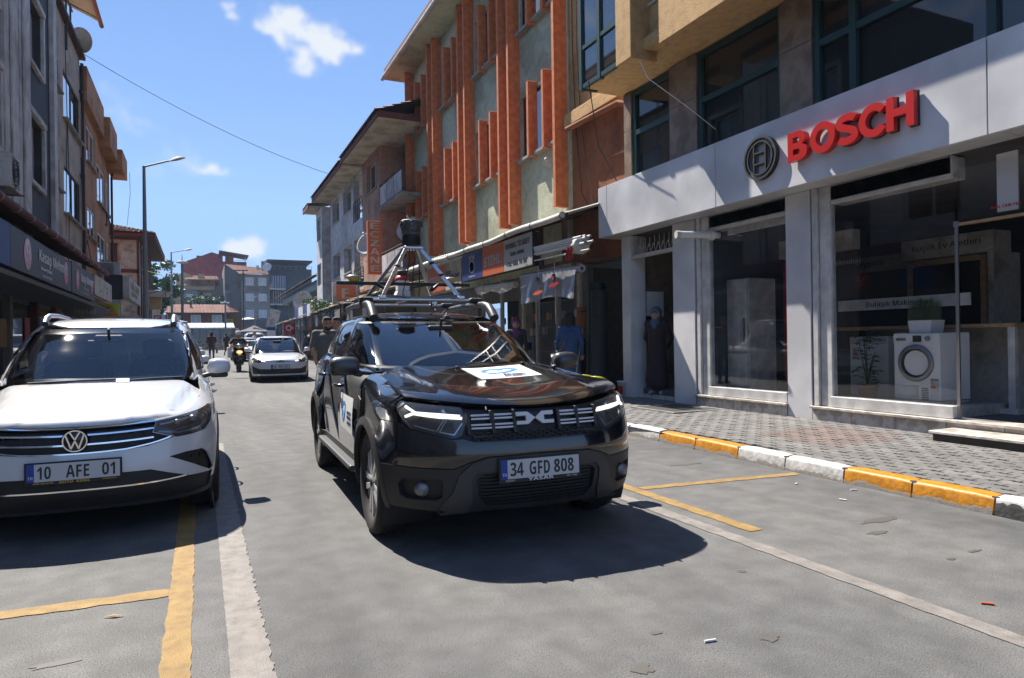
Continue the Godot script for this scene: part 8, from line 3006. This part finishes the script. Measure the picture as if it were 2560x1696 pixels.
	for sgn in [1]:
		var b := B.new()
		var l := []
		for i in 25:
			var x := lerpf(-.585, .585, i / 24.0)
			var ax := absf(x)
			var y := .583 + .01 * pow(ax / .3, 2) if ax < .3 else .593 + (ax - .3) * .16 + .02 * pow(maxf(0, ax - .4) / .18, 2)
			l.append(Vector2(L.sx(x, y), y))
		strip(b, P, l, .009, .006, .012)
		obj("grille_surround", b, "chrome", c)
		b = B.new(); l = []
		for i in 25:
			var x := lerpf(-.66, .66, i / 24.0)
			var y := .345 + .02 * pow(absf(x) / .65, 3)
			l.append(Vector2(L.sx(x, y), y))
		strip(b, P, l, .010, .004, .012)
		obj("bumper_strip", b, "chrome", c)
	var b := B.new()
	for k in 3:
		for x in [-.4, -.3, -.2, .2, .3, .4]: b.box(P.call(L.sx(x, .66), .66) + V(0, -.05 + k * .045, -.03), V(.012, .04, .01))
	obj("grille_ribs", b, "black", c).set_meta("kind", "stuff")
	var at: Vector3 = P.call(0.0, .668) + V(0, 0, -.005)
	b = B.new(); b.lathe([Vector2(0, .012), Vector2(.07, .008), Vector2(.078, 0), Vector2(.078, -.03)], 32, Transform3D(Basis(V(1, 0, 0), V(0, 0, 1), V(0, -1, 0)), at))
	var bo := obj("badge", b, "gloss_black", c)
	b = B.new()
	var bt := Transform3D(Basis.IDENTITY, at)
	ring(b, 0, 0, .072, .064, .008, .018, bt, 36)
	for q in [[[-.028, .058], [0, .008], [.028, .058]], [[-.052, .04], [-.022, -.05], [0, .0], [.022, -.05], [.052, .04]]]:
		var l := []
		for v in q: l.append(Vector2(v[0], v[1]))
		for p in stroke(l, .0095): b.prism(p, .011, .018, 0, bt)
	obj("badge_letters", b, "chrome", bo)
	for sg in [1.0, -1.0]:
		b = B.new()
		for q in [[[.50, .745], [.62, .765], [.74, .79]], [[.49, .695], [.62, .672], [.74, .685], [.80, .72]]]:
			var l := []
			for v in q: l.append(Vector2(L.sx(v[0] * sg, v[1]), v[1]))
			strip(b, P, l, .012, -.015, .008)
		b.ball(P.call(L.sx(.70 * sg, .755), .755) + V(0, 0, -.03), V(.03, .028, .02), 6); b.ball(P.call(L.sx(.60 * sg, .74), .74) + V(0, 0, -.03), V(.026, .024, .02), 6)
		obj("lamp_reflector", b, "lens_dull", c)
		b = B.new()
		b.tube([V(sg * .53, 1.50, -1.33), V(sg * .53, 1.55, -1.40), V(sg * .53, 1.585, -1.55), V(sg * .53, 1.60, -2.0), V(sg * .53, 1.595, -2.6), V(sg * .53, 1.56, -2.9), V(sg * .53, 1.53, -3.0)], [.03, .028, .022, .02, .02, .024, .026], 8)
		obj("roof_rail", b, "alu", c)
		b = B.new()
		var l2 := []
		for q in [[.705, 1.02], [.665, 1.2], [.62, 1.42]]: l2.append(Vector2(r[1].sx(q[0] * sg, q[1]), q[1]))
		strip(b, r[1].P, l2, .012, .006, .01)
		obj("pillar_trim", b, "chrome", c)
		b = B.new(); b.box(V(sg * .885, .50, -1.2), V(.012, .022, 1.5), .004); b.tube([V(sg * .875, .83, -1.15), V(sg * .9, .835, -1.2), V(sg * .9, .835, -1.3), V(sg * .875, .83, -1.36)], .012, 6); b.tube([V(sg * .875, .85, -2.0), V(sg * .9, .855, -2.05), V(sg * .9, .855, -2.15), V(sg * .875, .85, -2.2)], .012, 6)
		obj("door_handle", b, "chrome", c)
	b = B.new(); b.tube([V(-.5, 1.0, -.44), V(-.1, 1.01, -.45), V(.2, 1.012, -.455)], .009, 6); b.tube([V(.1, .995, -.43), V(.4, 1.01, -.47), V(.62, 1.01, -.53)], .009, 6)
	obj("wiper", b, "black", c)
	b = B.new(); b.box(V(.17, 1.0, -.40), V(.10, .05, .012), .002, Basis(V(1, 0, 0), -.9))
	obj("paper_slip", b, "sticker", c)
	number_plate(c, [["10", -.165, .075], ["AFE", .02, .13], ["01", .195, .075]], V(0, .48, .895), V(0, .06, 1), .52, .112, [["AUTO  KING", 0.0, .17, .017, "yellow"], ["0266 246 41 00", -.17, .11, .009, "yellow"], ["autoking.com.tr", .2, .08, .007, "yellow"]])
func small_spec(h: float, nose: float, w: float) -> Dictionary:
	var k := h / 1.465
	return {
		"plan": [Vector2(0, nose), Vector2(.3, nose - .02), Vector2(.5, nose - .07), Vector2(.66, nose - .16), Vector2(.77, nose - .3), Vector2(.84, .42), Vector2(.875 * w, .1), Vector2(.88 * w, -1.2), Vector2(.875 * w, -2.6), Vector2(.83, -3.2), Vector2(.74, -3.5), Vector2(.5, -3.62), Vector2(0, -3.66)],
		"w": [[.15, .93], [.35, .985], [.55, 1.0], [.7, .99], [.85, .965], [1.0, .93], [1.2, .9]],
		"front": [[.15, -.08], [.25, -.01], [.4, 0], [.55, -.01], [.65, -.05], [.75, -.12], [.9, -.25], [1.2, -.4]],
		"rear": [[.15, .05], [.6, 0], [1.2, .1]],
		"top": [[-3.66, .98], [-2.6, .97], [-1.3, .93], [-.6, .90], [-.2, .87], [.2, .83], [.5, .775], [nose - .1, .70], [nose, .665]],
		"wy": .31, "wb": -2.7, "arch": .345, "flare": .012, "ybot": .16, "skirt": .2, "sill": .26, "wr": .315, "track": .76,
		"doors": [-.5, -1.45, -2.35], "low_mat": "cladding", "belt": .86, "rnd": .10,
		"gplan": [Vector2(0, -.42), Vector2(.35, -.45), Vector2(.56, -.53), Vector2(.68, -.66), Vector2(.745, -.85), Vector2(.775, -1.1), Vector2(.78, -1.8), Vector2(.76, -2.5), Vector2(.68, -2.95), Vector2(.5, -3.1), Vector2(.3, -3.15), Vector2(0, -3.16)],
		"gw": [[.85, 1.0], [.95, 1.0], [1.1, .97], [1.2, .92], [1.3 * k, .85], [1.36 * k, .8], [1.4 * k, .74], [1.5 * k, .6]],
		"gfront": [[.85, .08], [.9, 0], [1.0, -.2], [1.1, -.42], [1.2, -.66], [1.3 * k, -.92], [1.36 * k, -1.1], [1.5 * k, -1.4]],
		"grear": [[.85, .0], [1.0, .15], [1.2, .55], [1.35 * k, .95], [1.5 * k, 1.2]], "gmid": -2.0,
		"dash_y": .93, "dash_z": -.6, "seat_z": -1.75, "mir_y": 1.25, "mir_z": -1.15,
		"ws": [[0.0, 1.335 * k], [.54, 1.325 * k], [.575, 1.31 * k], [.69, .93], [.67, .89], [0.0, .885]],
		"roof_edge": [1.337 * k, .04], "roof_w": .6,
		"roof": [[-3.2, 1.2 * k], [-2.8, 1.34 * k], [-2.4, 1.41 * k], [-2.0, 1.44 * k], [-1.7, 1.432 * k], [-1.5, 1.40 * k], [-1.33, 1.35 * k], [-1.2, 1.31 * k]],
		"rise": [[-.05, -.05], [0, 0], [.02, .018], [.1, .045], [.3, .085], [.7, .15], [1.1, .20], [1.6, .25]],
		"hood": [nose - .06, .42, .74, .665, .5, .15, .03], "hood_back": [[.77, .1], [.775, -.2], [.745, -.4], [.6, -.47], [.3, -.5], [0.0, -.5]],
		"wins": [[[-.9, .95], [-1.1, 1.12], [-1.3, 1.25], [-1.5, 1.31], [-1.5, .96]], [[-1.58, .96], [-1.58, 1.31], [-2.05, 1.29], [-2.3, 1.2], [-2.4, 1.02], [-2.35, .97]]],
		"mirror": [.92, .98, -.62], "glass": "car_glass"}
func other_cars() -> void:
	var W := wheel_meshes(.315, .2, "s", false)
	var c := thing("white_sedan", "white saloon driving towards the camera with lit headlamps and plate 55 AAJ 013", "car", V(2.27, gy(-22.8), -22.85), "", false, -.05)
	var s := small_spec(1.465, .92, 1.0)
	s.wheels = W; s.steer = .0
	s.pieces = [
		["headlamp", "lamp_black", [[0, .42, .655], [0, .62, .70], [0, .76, .765], [1, .40, .76], [1, .42, .70], [0, .78, .62], [0, .6, .60], [0, .40, .625]], false, -.025, 1],
		["upper_grille", "gloss_black", [[0, 0.0, .655], [0, .40, .648], [0, .38, .63], [0, .12, .605], [0, 0.0, .60]], true, -.012],
		["lower_grille", "black", [[0, 0.0, .40], [0, .60, .41], [0, .74, .47], [0, .80, .50], [0, .79, .26], [0, .6, .25], [0, 0.0, .24]], true, -.02]]
	var r := std_car(c, s, "car_white", .08)
	var L: Shell = r[0]
	for sg in [1.0, -1.0]:
		var b := B.new()
		strip(b, L.P, [Vector2(L.sx(.44 * sg, .64), .64), Vector2(L.sx(.54 * sg, .652), .652)], .03, .006, .01)
		obj("day_light", b, "lamp_lit", c)
		b = B.new(); strip(b, L.P, [Vector2(L.sx(.12 * sg, .63), .63), Vector2(L.sx(.40 * sg, .652), .652)], .014, .006, .01)
		obj("grille_bar", b, "chrome", c)
		b = B.new(); b.ball(L.P(L.sx(.64 * sg, .67), .67), V(.05, .04, .02), 6)
		obj("lamp_reflector", b, "lens_dull", c)
	var b := B.new()
	ring(b, 0, 0, .06, .048, 0, .012, Transform3D(Basis.from_scale(V(1.2, .85, 1)), L.P(0, .63) + V(0, 0, .004)), 20)
	b.box(L.P(0, .63) + V(0, 0, .008), V(.03, .08, .01))
	obj("badge", b, "chrome", c)
	b = B.new(); b.box(V(0, .235, .93), V(1.3, .035, .05), .01)
	obj("bumper_lip", b, "car_white", c)
	number_plate(c, [["55", -.16, .085], ["AAJ", .0, .13], ["013", .165, .125]], V(0, .47, .935), V(0, .05, 1))
	var d := thing("white_old_saloon", "boxy old white saloon with NAMA lettering across its windscreen", "car", V(2.55, gy(-42), -42.5), "", false, .0)
	var s2 := small_spec(1.43, .86, .94)
	s2.wheels = W
	s2.pieces = [["grille", "black", [[0, 0.0, .66], [0, .36, .655], [0, .36, .56], [0, 0.0, .56]], true, -.02], ["headlamp", "lens_dull", [[0, .40, .655], [0, .62, .66], [0, .66, .57], [0, .40, .56]], false, -.01], ["bumper", "black", [[0, 0.0, .50], [0, .7, .50], [1, .4, .50], [1, .4, .36], [0, .7, .36], [0, 0.0, .36]], true, .03]]
	std_car(d, s2, "car_white2", .14, false)
	words("windscreen_text", "NAMA", "white", d, V(.2, 1.22, -1.02), V(1, 0, 0), V(0, .55, -.83), .1, .55)
	number_plate(d, [["10 FK 992", 0.0, .42]], V(0, .42, .91), V(0, 0, 1))
	var v := thing("white_van", "small white van standing beyond the old saloon", "car", V(3.9, gy(-54), -54.5), "", false, .05)
	var s3 := small_spec(1.82, .8, 1.0)
	s3.wheels = W
	s3.pieces = [["headlamp", "lens_dull", [[0, .45, .66], [0, .70, .72], [0, .74, .62], [0, .45, .58]], false, -.01], ["lower_grille", "black", [[0, 0.0, .45], [0, .6, .45], [0, .6, .28], [0, 0.0, .28]], true, -.02]]
	std_car(v, s3, "car_white2", .14, false)
	var labels := ["white hatchback parked close behind the white SUV", "white car parked second behind the white SUV", "pale car parked far along the left kerb"]
	for k in 3:
		var n := copy(v if k == 0 else d, labels[k], V(-.85 - .05 * k, gy(-14 - k * 6.5), -13.6 - k * 6.2), .0)
		n.set_meta("group", "cars parked along the left kerb")
	for n in get_children(): if n.has_meta("group") and n.get_meta("group") == "cars parked along the left kerb":
		for ch in n.get_children(): if String(ch.name).begins_with("windscreen_text"): ch.queue_free()
func scooter() -> void:
	var t := thing("motor_scooter", "silver and black motor scooter with glowing headlamp ridden up the street", "scooter", V(1.42, gy(-30), -30), "", false, .02)
	var b := B.new()
	for z in [.55, -.7]:
		b = B.new(); b.lathe([Vector2(.17, .04), Vector2(.22, .05), Vector2(.255, .03), Vector2(.26, 0), Vector2(.255, -.03), Vector2(.22, -.05), Vector2(.17, -.04)], 24, Transform3D(Basis(V(0, -1, 0), V(1, 0, 0), V(0, 0, 1)), V(0, .26, z)))
		obj("wheel", b, "rubber", t)
		b = B.new(); b.lathe([Vector2(0, .03), Vector2(.17, .03)], 20, Transform3D(Basis(V(0, -1, 0), V(1, 0, 0), V(0, 0, 1)), V(0, .26, z))); b.lathe([Vector2(0, -.03), Vector2(.17, -.03)], 20, Transform3D(Basis(V(0, -1, 0), V(1, 0, 0), V(0, 0, 1)), V(0, .26, z)))
		obj("wheel_disc", b, "satin_grey", t)
	b = B.new(); b.ball(V(0, .52, .55), V(.14, .15, .34), 8)
	obj("front_mudguard", b, "gloss_black", t)
	var rows := []
	for j in 8:
		var f := j / 7.0
		var row := []
		for i in 9:
			var a := lerpf(-1.35, 1.35, i / 8.0)
			var w := .24 - .05 * f + .04 * sin(f * PI)
			row.append(V(sin(a) * w, .42 + f * .58, .40 - f * .10 + cos(a) * .15))
		rows.append(row)
	b = B.new(); b.grid(rows, V(0, 0, 1))
	obj("leg_shield", b, "gloss_black", t)
	b = B.new(); b.ball(V(0, .60, .56), V(.14, .12, .08), 7)
	obj("nose", b, "alu", t)
	b = B.new(); b.ball(V(0, .80, .52), V(.115, .065, .04), 7)
	obj("headlamp", b, "lamp_amber", t)
	b = B.new(); b.ball(V(0, 1.03, .36), V(.20, .10, .14), 7); b.box(V(0, 1.0, .33), V(.3, .1, .12), .04)
	obj("handlebar_cover", b, "alu", t)
	b = B.new(); b.tube([V(-.34, 1.02, .24), V(-.15, 1.0, .33), V(.15, 1.0, .33), V(.34, 1.02, .24)], .018, 7)
	for sg in [-1.0, 1.0]: b.tube([V(sg * .24, 1.02, .30), V(sg * .33, 1.15, .28)], .008, 5)
	obj("handlebar", b, "black", t)
	for sg in [-1.0, 1.0]:
		b = B.new(); b.ball(V(sg * .36, 1.18, .27), V(.06, .04, .015), 6)
		obj("wing_mirror", b, "black", t)
	b = B.new(); b.box(V(0, .32, .05), V(.34, .1, .55), .03); b.box(V(0, .55, -.55), V(.36, .42, .8), .1)
	obj("body", b, "satin_grey", t)
	b = B.new(); b.box(V(0, .79, -.45), V(.32, .12, .75), .05)
	obj("seat", b, "black", t)
	b = B.new(); b.box(V(-.34, .78, -.2), V(.16, .42, .4), .02)
	obj("side_box", b, "white", t)
func flesh(bones: Array, cols: Array, cell: float) -> ArrayMesh:
	var lo := Vector3.ONE * 1e9
	var hi := -lo
	for b in bones:
		var r: float = maxf(b[2], b[3])
		for p in [b[0], b[1]]:
			lo = lo.min(p - Vector3.ONE * r); hi = hi.max(p + Vector3.ONE * r)
	lo -= Vector3.ONE * cell * 3; hi += Vector3.ONE * cell * 3
	var n := Vector3i(((hi - lo) / cell).ceil())
	var sx := n.x
	var sxy := n.x * n.y
	var d := PackedFloat32Array()
	d.resize(sxy * n.z)
	d.fill(1.0)
	var cid := PackedByteArray()
	cid.resize(d.size())
	var best := PackedFloat32Array()
	best.resize(d.size())
	best.fill(1.0)
	for b in bones:
		var A: Vector3 = b[0]
		var D: Vector3 = b[1] - A
		var L := maxf(D.length_squared(), 1e-8)
		var r0: float = b[2]
		var r1: float = b[3]
		var k: float = .004 if b.size() > 5 else .03
		var R := maxf(r0, r1) + cell * 2.5 + k
		var i0 := Vector3i((A.min(b[1]) - Vector3.ONE * R - lo) / cell).max(Vector3i.ZERO)
		var i1 := Vector3i((A.max(b[1]) + Vector3.ONE * R - lo) / cell).min(n - Vector3i.ONE)
		for z in range(i0.z, i1.z + 1):
			for y in range(i0.y, i1.y + 1):
				var q := lo + Vector3(i0.x, y, z) * cell - A
				var ix := i0.x + y * sx + z * sxy
				for x in range(i0.x, i1.x + 1):
					var t := clampf(q.dot(D) / L, 0, 1)
					var v := (q - D * t).length() - lerpf(r0, r1, t)
					if v < R:
						var o := d[ix]
						var h := maxf(k - absf(o - v), 0.0) / k
						d[ix] = minf(o, v) - h * h * k * .25
						if v < best[ix]: best[ix] = v; cid[ix] = b[4]
					q.x += cell
					ix += 1
	var idx := {}
	var vs := PackedVector3Array()
	var vc := PackedColorArray()
	var off := [0, 1, sx, sx + 1, sxy, sxy + 1, sxy + sx, sxy + sx + 1]
	for z in n.z - 1:
		for y in n.y - 1:
			var ix := y * sx + z * sxy
			for x in n.x - 1:
				var m := 0
				for k in 8: if d[ix + off[k]] < 0: m |= 1 << k
				if m != 0 and m != 255:
					var p := Vector3.ZERO
					var c := 0
					for e in [[0, 1], [2, 3], [4, 5], [6, 7], [0, 2], [1, 3], [4, 6], [5, 7], [0, 4], [1, 5], [2, 6], [3, 7]]:
						var a := d[ix + off[e[0]]]
						var b := d[ix + off[e[1]]]
						if (a < 0) != (b < 0):
							var t := a / (a - b)
							p += Vector3(e[0] & 1, (e[0] >> 1) & 1, e[0] >> 2).lerp(Vector3(e[1] & 1, (e[1] >> 1) & 1, e[1] >> 2), t)
							c += 1
					p /= c
					idx[ix] = vs.size()
					vs.append(lo + (Vector3(x, y, z) + p) * cell)
					var bi := ix
					for k in 8: if best[ix + off[k]] < best[bi]: bi = ix + off[k]
					vc.append(cols[cid[bi]])
				ix += 1
	var it := PackedInt32Array()
	for ix in idx:
		for ax in 3:
			var st: int = [1, sx, sxy][ax]
			var u: int = [sx, sxy, 1][ax]
			var w: int = [sxy, 1, sx][ax]
			var a := d[ix]
			var b := d[ix + st]
			if (a < 0) == (b < 0): continue
			if not (idx.has(ix - u) and idx.has(ix - w) and idx.has(ix - u - w)): continue
			var q := [idx[ix], idx[ix - u], idx[ix - u - w], idx[ix - w]]
			if a < 0: it.append_array([q[0], q[1], q[2], q[0], q[2], q[3]])
			else: it.append_array([q[0], q[2], q[1], q[0], q[3], q[2]])
	var nn := PackedVector3Array()
	nn.resize(vs.size())
	for k in range(0, it.size(), 3):
		var g := (vs[it[k + 2]] - vs[it[k]]).cross(vs[it[k + 1]] - vs[it[k]])
		for j in 3: nn[it[k + j]] += g
	for k in nn.size(): nn[k] = nn[k].normalized()
	var arr := []
	arr.resize(Mesh.ARRAY_MAX)
	arr[Mesh.ARRAY_VERTEX] = vs; arr[Mesh.ARRAY_NORMAL] = nn; arr[Mesh.ARRAY_COLOR] = vc; arr[Mesh.ARRAY_INDEX] = it
	var am := ArrayMesh.new()
	am.add_surface_from_arrays(Mesh.PRIMITIVE_TRIANGLES, arr)
	return am
func person(label: String, at: Vector3, turn: float, H: float, J: Dictionary, cols: Array, o: Dictionary, cell: float) -> Node3D:
	var t := thing("person", label, "person", at, "", false, turn)
	var j := {"pel": V(0, .93, 0), "chest": V(0, 1.27, 0), "neck": V(0, 1.46, .0), "head": V(0, 1.585, .025), "ls": V(.175, 1.395, 0), "rs": V(-.175, 1.395, 0), "le": V(.235, 1.12, -.03), "re": V(-.235, 1.12, -.03), "lw": V(.24, .88, .05), "rw": V(-.24, .88, .05), "lh": V(.09, .90, 0), "rh": V(-.09, .90, 0), "lk": V(.10, .50, .03), "rk": V(-.10, .50, .03), "la": V(.10, .09, -.02), "ra": V(-.10, .09, -.02)}
	for k in J: j[k] = J[k]
	var b := []
	var slim: float = o.get("slim", 1.0)
	b.append([j.pel, j.chest, .135 * slim, .135 * slim, 1]); b.append([j.pel + V(.05, 0, 0), j.chest + V(.07, .02, 0), .10 * slim, .11 * slim, 1]); b.append([j.pel - V(.05, 0, 0), j.chest + V(-.07, .02, 0), .10 * slim, .11 * slim, 1])
	b.append([j.ls, j.rs, .075, .075, 1]); b.append([j.chest, j.neck, .09, .055, 1])
	b.append([j.neck - V(0, .02, 0), j.head - V(0, .05, .01), .052, .05, 4 if o.has("scarf") else 0])
	for s in ["l", "r"]:
		var sg := 1.0 if s == "l" else -1.0
		b.append([j[s + "s"], j[s + "e"], .062, .046, 1])
		b.append([j[s + "e"], j[s + "w"], .046 if o.has("long") else .042, .034 if o.has("long") else .028, 1 if o.has("long") else 0])
		if not o.has("long"): b.append([j[s + "s"], j[s + "s"].lerp(j[s + "e"], .75), .068, .062, 1])
		var w: Vector3 = j[s + "w"]
		var dr: Vector3 = (w - j[s + "e"]).normalized()
		var sd := dr.cross(Vector3.UP).normalized()
		if sd.length() < .1: sd = V(0, 0, 1)
		b.append([w, w + dr * .075, .028, .033, 0])
		for f in 4:
			var q := w + dr * .085 + sd * (f - 1.5) * .021
			var l: float = [.062, .075, .07, .052][f]
			var cv: Vector3 = V(0, 0, .5) if absf(dr.y) > .5 else V(0, -.5, 0)
			b.append([q, q + dr * l * .55, .0095, .009, 0, 1]); b.append([q + dr * l * .55, q + dr * l * .55 + (dr + cv).normalized() * l * .5, .009, .0075, 0, 1])
		var tb := w + dr * .03 + sd * .03
		b.append([tb, tb + (dr + sd * .8).normalized() * .05, .011, .009, 0, 1])
		b.append([j[s + "h"], j[s + "k"], .085, .06, 2]); b.append([j[s + "k"], j[s + "a"], .058, .042, 2])
		var a: Vector3 = j[s + "a"]
		b.append([a - V(0, .045, .03), a + V(sg * .01, -.05, .13), .042, .036, 3])
	if o.has("coat"):
		var cy: float = o.coat
		b.append([j.pel, V(0, cy, .0), .15, .19, 1]); b.append([j.pel + V(.06, 0, 0), V(.09, cy, .02), .12, .14, 1]); b.append([j.pel - V(.06, 0, 0), V(-.09, cy, .02), .12, .14, 1])
	var h: Vector3 = j.head
	b.append([h + V(0, .04, -.015), h + V(0, -.005, -.01), .094, .088, 0]); b.append([h + V(0, -.03, .03), h + V(0, -.075, .04), .065, .045, 0])
	b.append([h + V(0, .02, .088), h + V(0, -.022, .106), .010, .015, 0, 1])
	for s in [-1.0, 1.0]:
		b.append([h + V(s * .034, .018, .085), h + V(s * .036, .018, .085), .009, .009, 5, 1]); b.append([h + V(s * .018, .040, .090), h + V(s * .052, .040, .080), .005, .004, 5, 1])
		if not o.has("scarf"): b.append([h + V(s * .09, .02, -.005), h + V(s * .088, -.02, 0), .016, .012, 0, 1])
	b.append([h + V(-.02, -.052, .090), h + V(.02, -.052, .090), .007, .007, 6, 1])
	if o.has("scarf"):
		b.append([h + V(0, .05, -.03), h + V(0, -.03, -.045), .105, .10, 4]); b.append([h + V(0, -.08, -.0), j.neck + V(0, -.03, .03), .075, .10, 4]); b.append([h + V(0, .09, .02), h + V(0, .09, .03), .07, .06, 4])
		b.append([j.neck + V(0, -.02, .05), j.chest + V(0, .05, .1), .075, .05, 4])
	elif o.has("helmet"):
		b.append([h + V(0, .07, -.02), h + V(0, .06, -.01), .115, .112, 4]); b.append([h + V(-.06, .045, .09), h + V(.06, .045, .09), .018, .018, 4])
	else:
		b.append([h + V(0, .075, -.03), h + V(0, .0, -.045), .088, .082, 4]); b.append([h + V(-.04, .105, .045), h + V(.04, .105, .045), .035, .035, 4])
		if o.has("beard"): b.append([h + V(-.04, -.075, .06), h + V(.04, -.075, .06), .03, .03, 4]); b.append([h + V(0, -.09, .07), h + V(0, -.095, .07), .028, .028, 4])
	var k := H / 1.7
	for q in b:
		q[0] *= k; q[1] *= k; q[2] *= k; q[3] *= k
	obj("body", flesh(b, cols, cell), "cloth_vc", t)
	return t
func lc(r: float, g: float, b: float) -> Color: return Color(r, g, b)
func people() -> void:
	var m := mat("cloth_vc", Color.WHITE, .85)
	m.vertex_color_use_as_albedo = true
	var sk := lc(.36, .19, .12)
	var bk := lc(.012, .011, .011)
	var lip := lc(.25, .08, .07)
	person("woman in long dark maroon coat and blue headscarf standing in the doorway", V(7.72, .245, -10.42), -1.0, 1.60, {"lw": V(.17, .92, -.12), "rw": V(-.17, .92, -.12), "le": V(.26, 1.12, -.10), "re": V(-.26, 1.12, -.10)}, [sk, lc(.022, .008, .013), lc(.03, .025, .04), lc(.30, .30, .32), lc(.05, .09, .14), bk, lip], {"long": 1, "coat": .28, "scarf": 1, "slim": 1.12}, .0105)
	var w := person("woman in blue coat and black headscarf seen from behind near the tool shop", V(6.62, .16, -11.75), 2.5, 1.62, {"le": V(.27, 1.13, .02), "lw": V(.30, .86, .16), "re": V(-.26, 1.12, -.08), "lk": V(.10, .5, .1), "la": V(.10, .09, .12)}, [sk, lc(.012, .045, .14), lc(.02, .02, .03), bk, lc(.008, .008, .01), bk, lip], {"long": 1, "coat": .33, "scarf": 1, "slim": 1.1}, .0125)
	var b := B.new(); b.tube([V(-.14, 1.33, .06), V(-.16, 1.36, -.02), V(.05, 1.1, -.16), V(.2, .86, -.1)], .012, 5); b.box(V(.24, .82, -.02), V(.07, .2, .24), .03)
	obj("shoulder_bag", b, "black", w)
	person("woman in purple headscarf facing the street behind the black car", V(6.55, .16, -14.1), -.45, 1.60, {}, [sk, lc(.02, .02, .025), bk, bk, lc(.10, .02, .10), bk, lip], {"long": 1, "coat": .4, "scarf": 1}, .017)
	person("bearded man in grey T-shirt standing behind the black car", V(2.32, gy(-14.3), -14.3), .10, 1.76, {"chest": V(.0, 1.27, .04), "head": V(.03, 1.575, .09), "neck": V(.01, 1.46, .04), "re": V(-.26, 1.13, .03), "rw": V(-.22, .90, .12)}, [sk, lc(.085, .083, .08), lc(.02, .022, .03), bk, bk, bk, lip], {"beard": 1, "slim": 1.12}, .0125)
	person("dark dressed man half hidden behind the grey T-shirt man", V(2.75, gy(-15.4), -15.4), .0, 1.78, {}, [sk, lc(.015, .015, .018), bk, bk, bk, bk, lip], {"long": 1}, .02)
	var r := person("scooter rider in silver helmet and dark striped shirt", V(1.42, gy(-30), -30), .02, 1.70, {"pel": V(0, .86, -.30), "chest": V(0, 1.18, -.22), "neck": V(0, 1.36, -.17), "head": V(0, 1.49, -.12), "ls": V(.18, 1.30, -.20), "rs": V(-.18, 1.30, -.20), "le": V(.34, 1.12, -.06), "re": V(-.34, 1.12, -.06), "lw": V(.33, 1.03, .17), "rw": V(-.33, 1.03, .17), "lh": V(.10, .84, -.28), "rh": V(-.10, .84, -.28), "lk": V(.18, .78, .14), "rk": V(-.18, .78, .14), "la": V(.14, .42, .08), "ra": V(-.14, .42, .08)}, [sk, lc(.012, .014, .014), lc(.03, .03, .035), bk, lc(.42, .43, .44), bk, lip], {"helmet": 1, "slim": 1.2}, .016)
	for i in 4:
		b = B.new(); b.lathe([Vector2(.188, -.012), Vector2(.19, .012)], 24, Transform3D(Basis.from_scale(V(1, 1, .82)) * Basis(V(1, 0, 0), .2), V(0, .98 + i * .085, -.265 + i * .02)))
		obj("shirt_stripe", b, "w_grey_l", r)
	var q := person("walker in maroon top and blue jeans seen from behind with black bag", V(.62, gy(-45), -45), PI, 1.72, {"lk": V(.1, .5, .12), "la": V(.1, .12, -.1), "rk": V(-.1, .5, -.03)}, [sk, lc(.05, .008, .01), lc(.015, .03, .06), bk, bk, bk, lip], {"slim": 1.15}, .022)
	b = B.new(); b.box(V(-.29, .58, .03), V(.1, .28, .34), .03); b.tube([V(-.27, .72, -.06), V(-.26, .84, .02), V(-.27, .72, .12)], .01, 5)
	obj("hand_bag", b, "black", q)
	person("dark dressed walker beside the scooter rider", V(1.85, gy(-57), -57), PI * .8, 1.72, {"rk": V(-.1, .5, .16), "ra": V(-.1, .1, .0), "la": V(.1, .12, -.15)}, [sk, lc(.012, .012, .014), bk, lc(.3, .3, .32), bk, bk, lip], {"slim": 1.0}, .026)
	person("person in white shirt standing by the white van", V(3.25, gy(-48), -48), 1.2, 1.72, {"lw": V(.2, 1.0, .2)}, [sk, lc(.55, .55, .56), lc(.03, .03, .05), bk, bk, bk, lip], {}, .026)
	person("person in black beside the saloon roof under the canopy", V(4.9, gy(-46), -46), -.5, 1.72, {}, [sk, lc(.012, .012, .013), bk, bk, bk, bk, lip], {"long": 1}, .026)
func _ready() -> void:
	setup()
	make_materials()
	car_materials()
	ground()
	appliance_shop()
	fin_building()
	right_houses()
	left_side()
	far_end()
	survey_car()
	white_suv()
	other_cars()
	scooter()
	people()
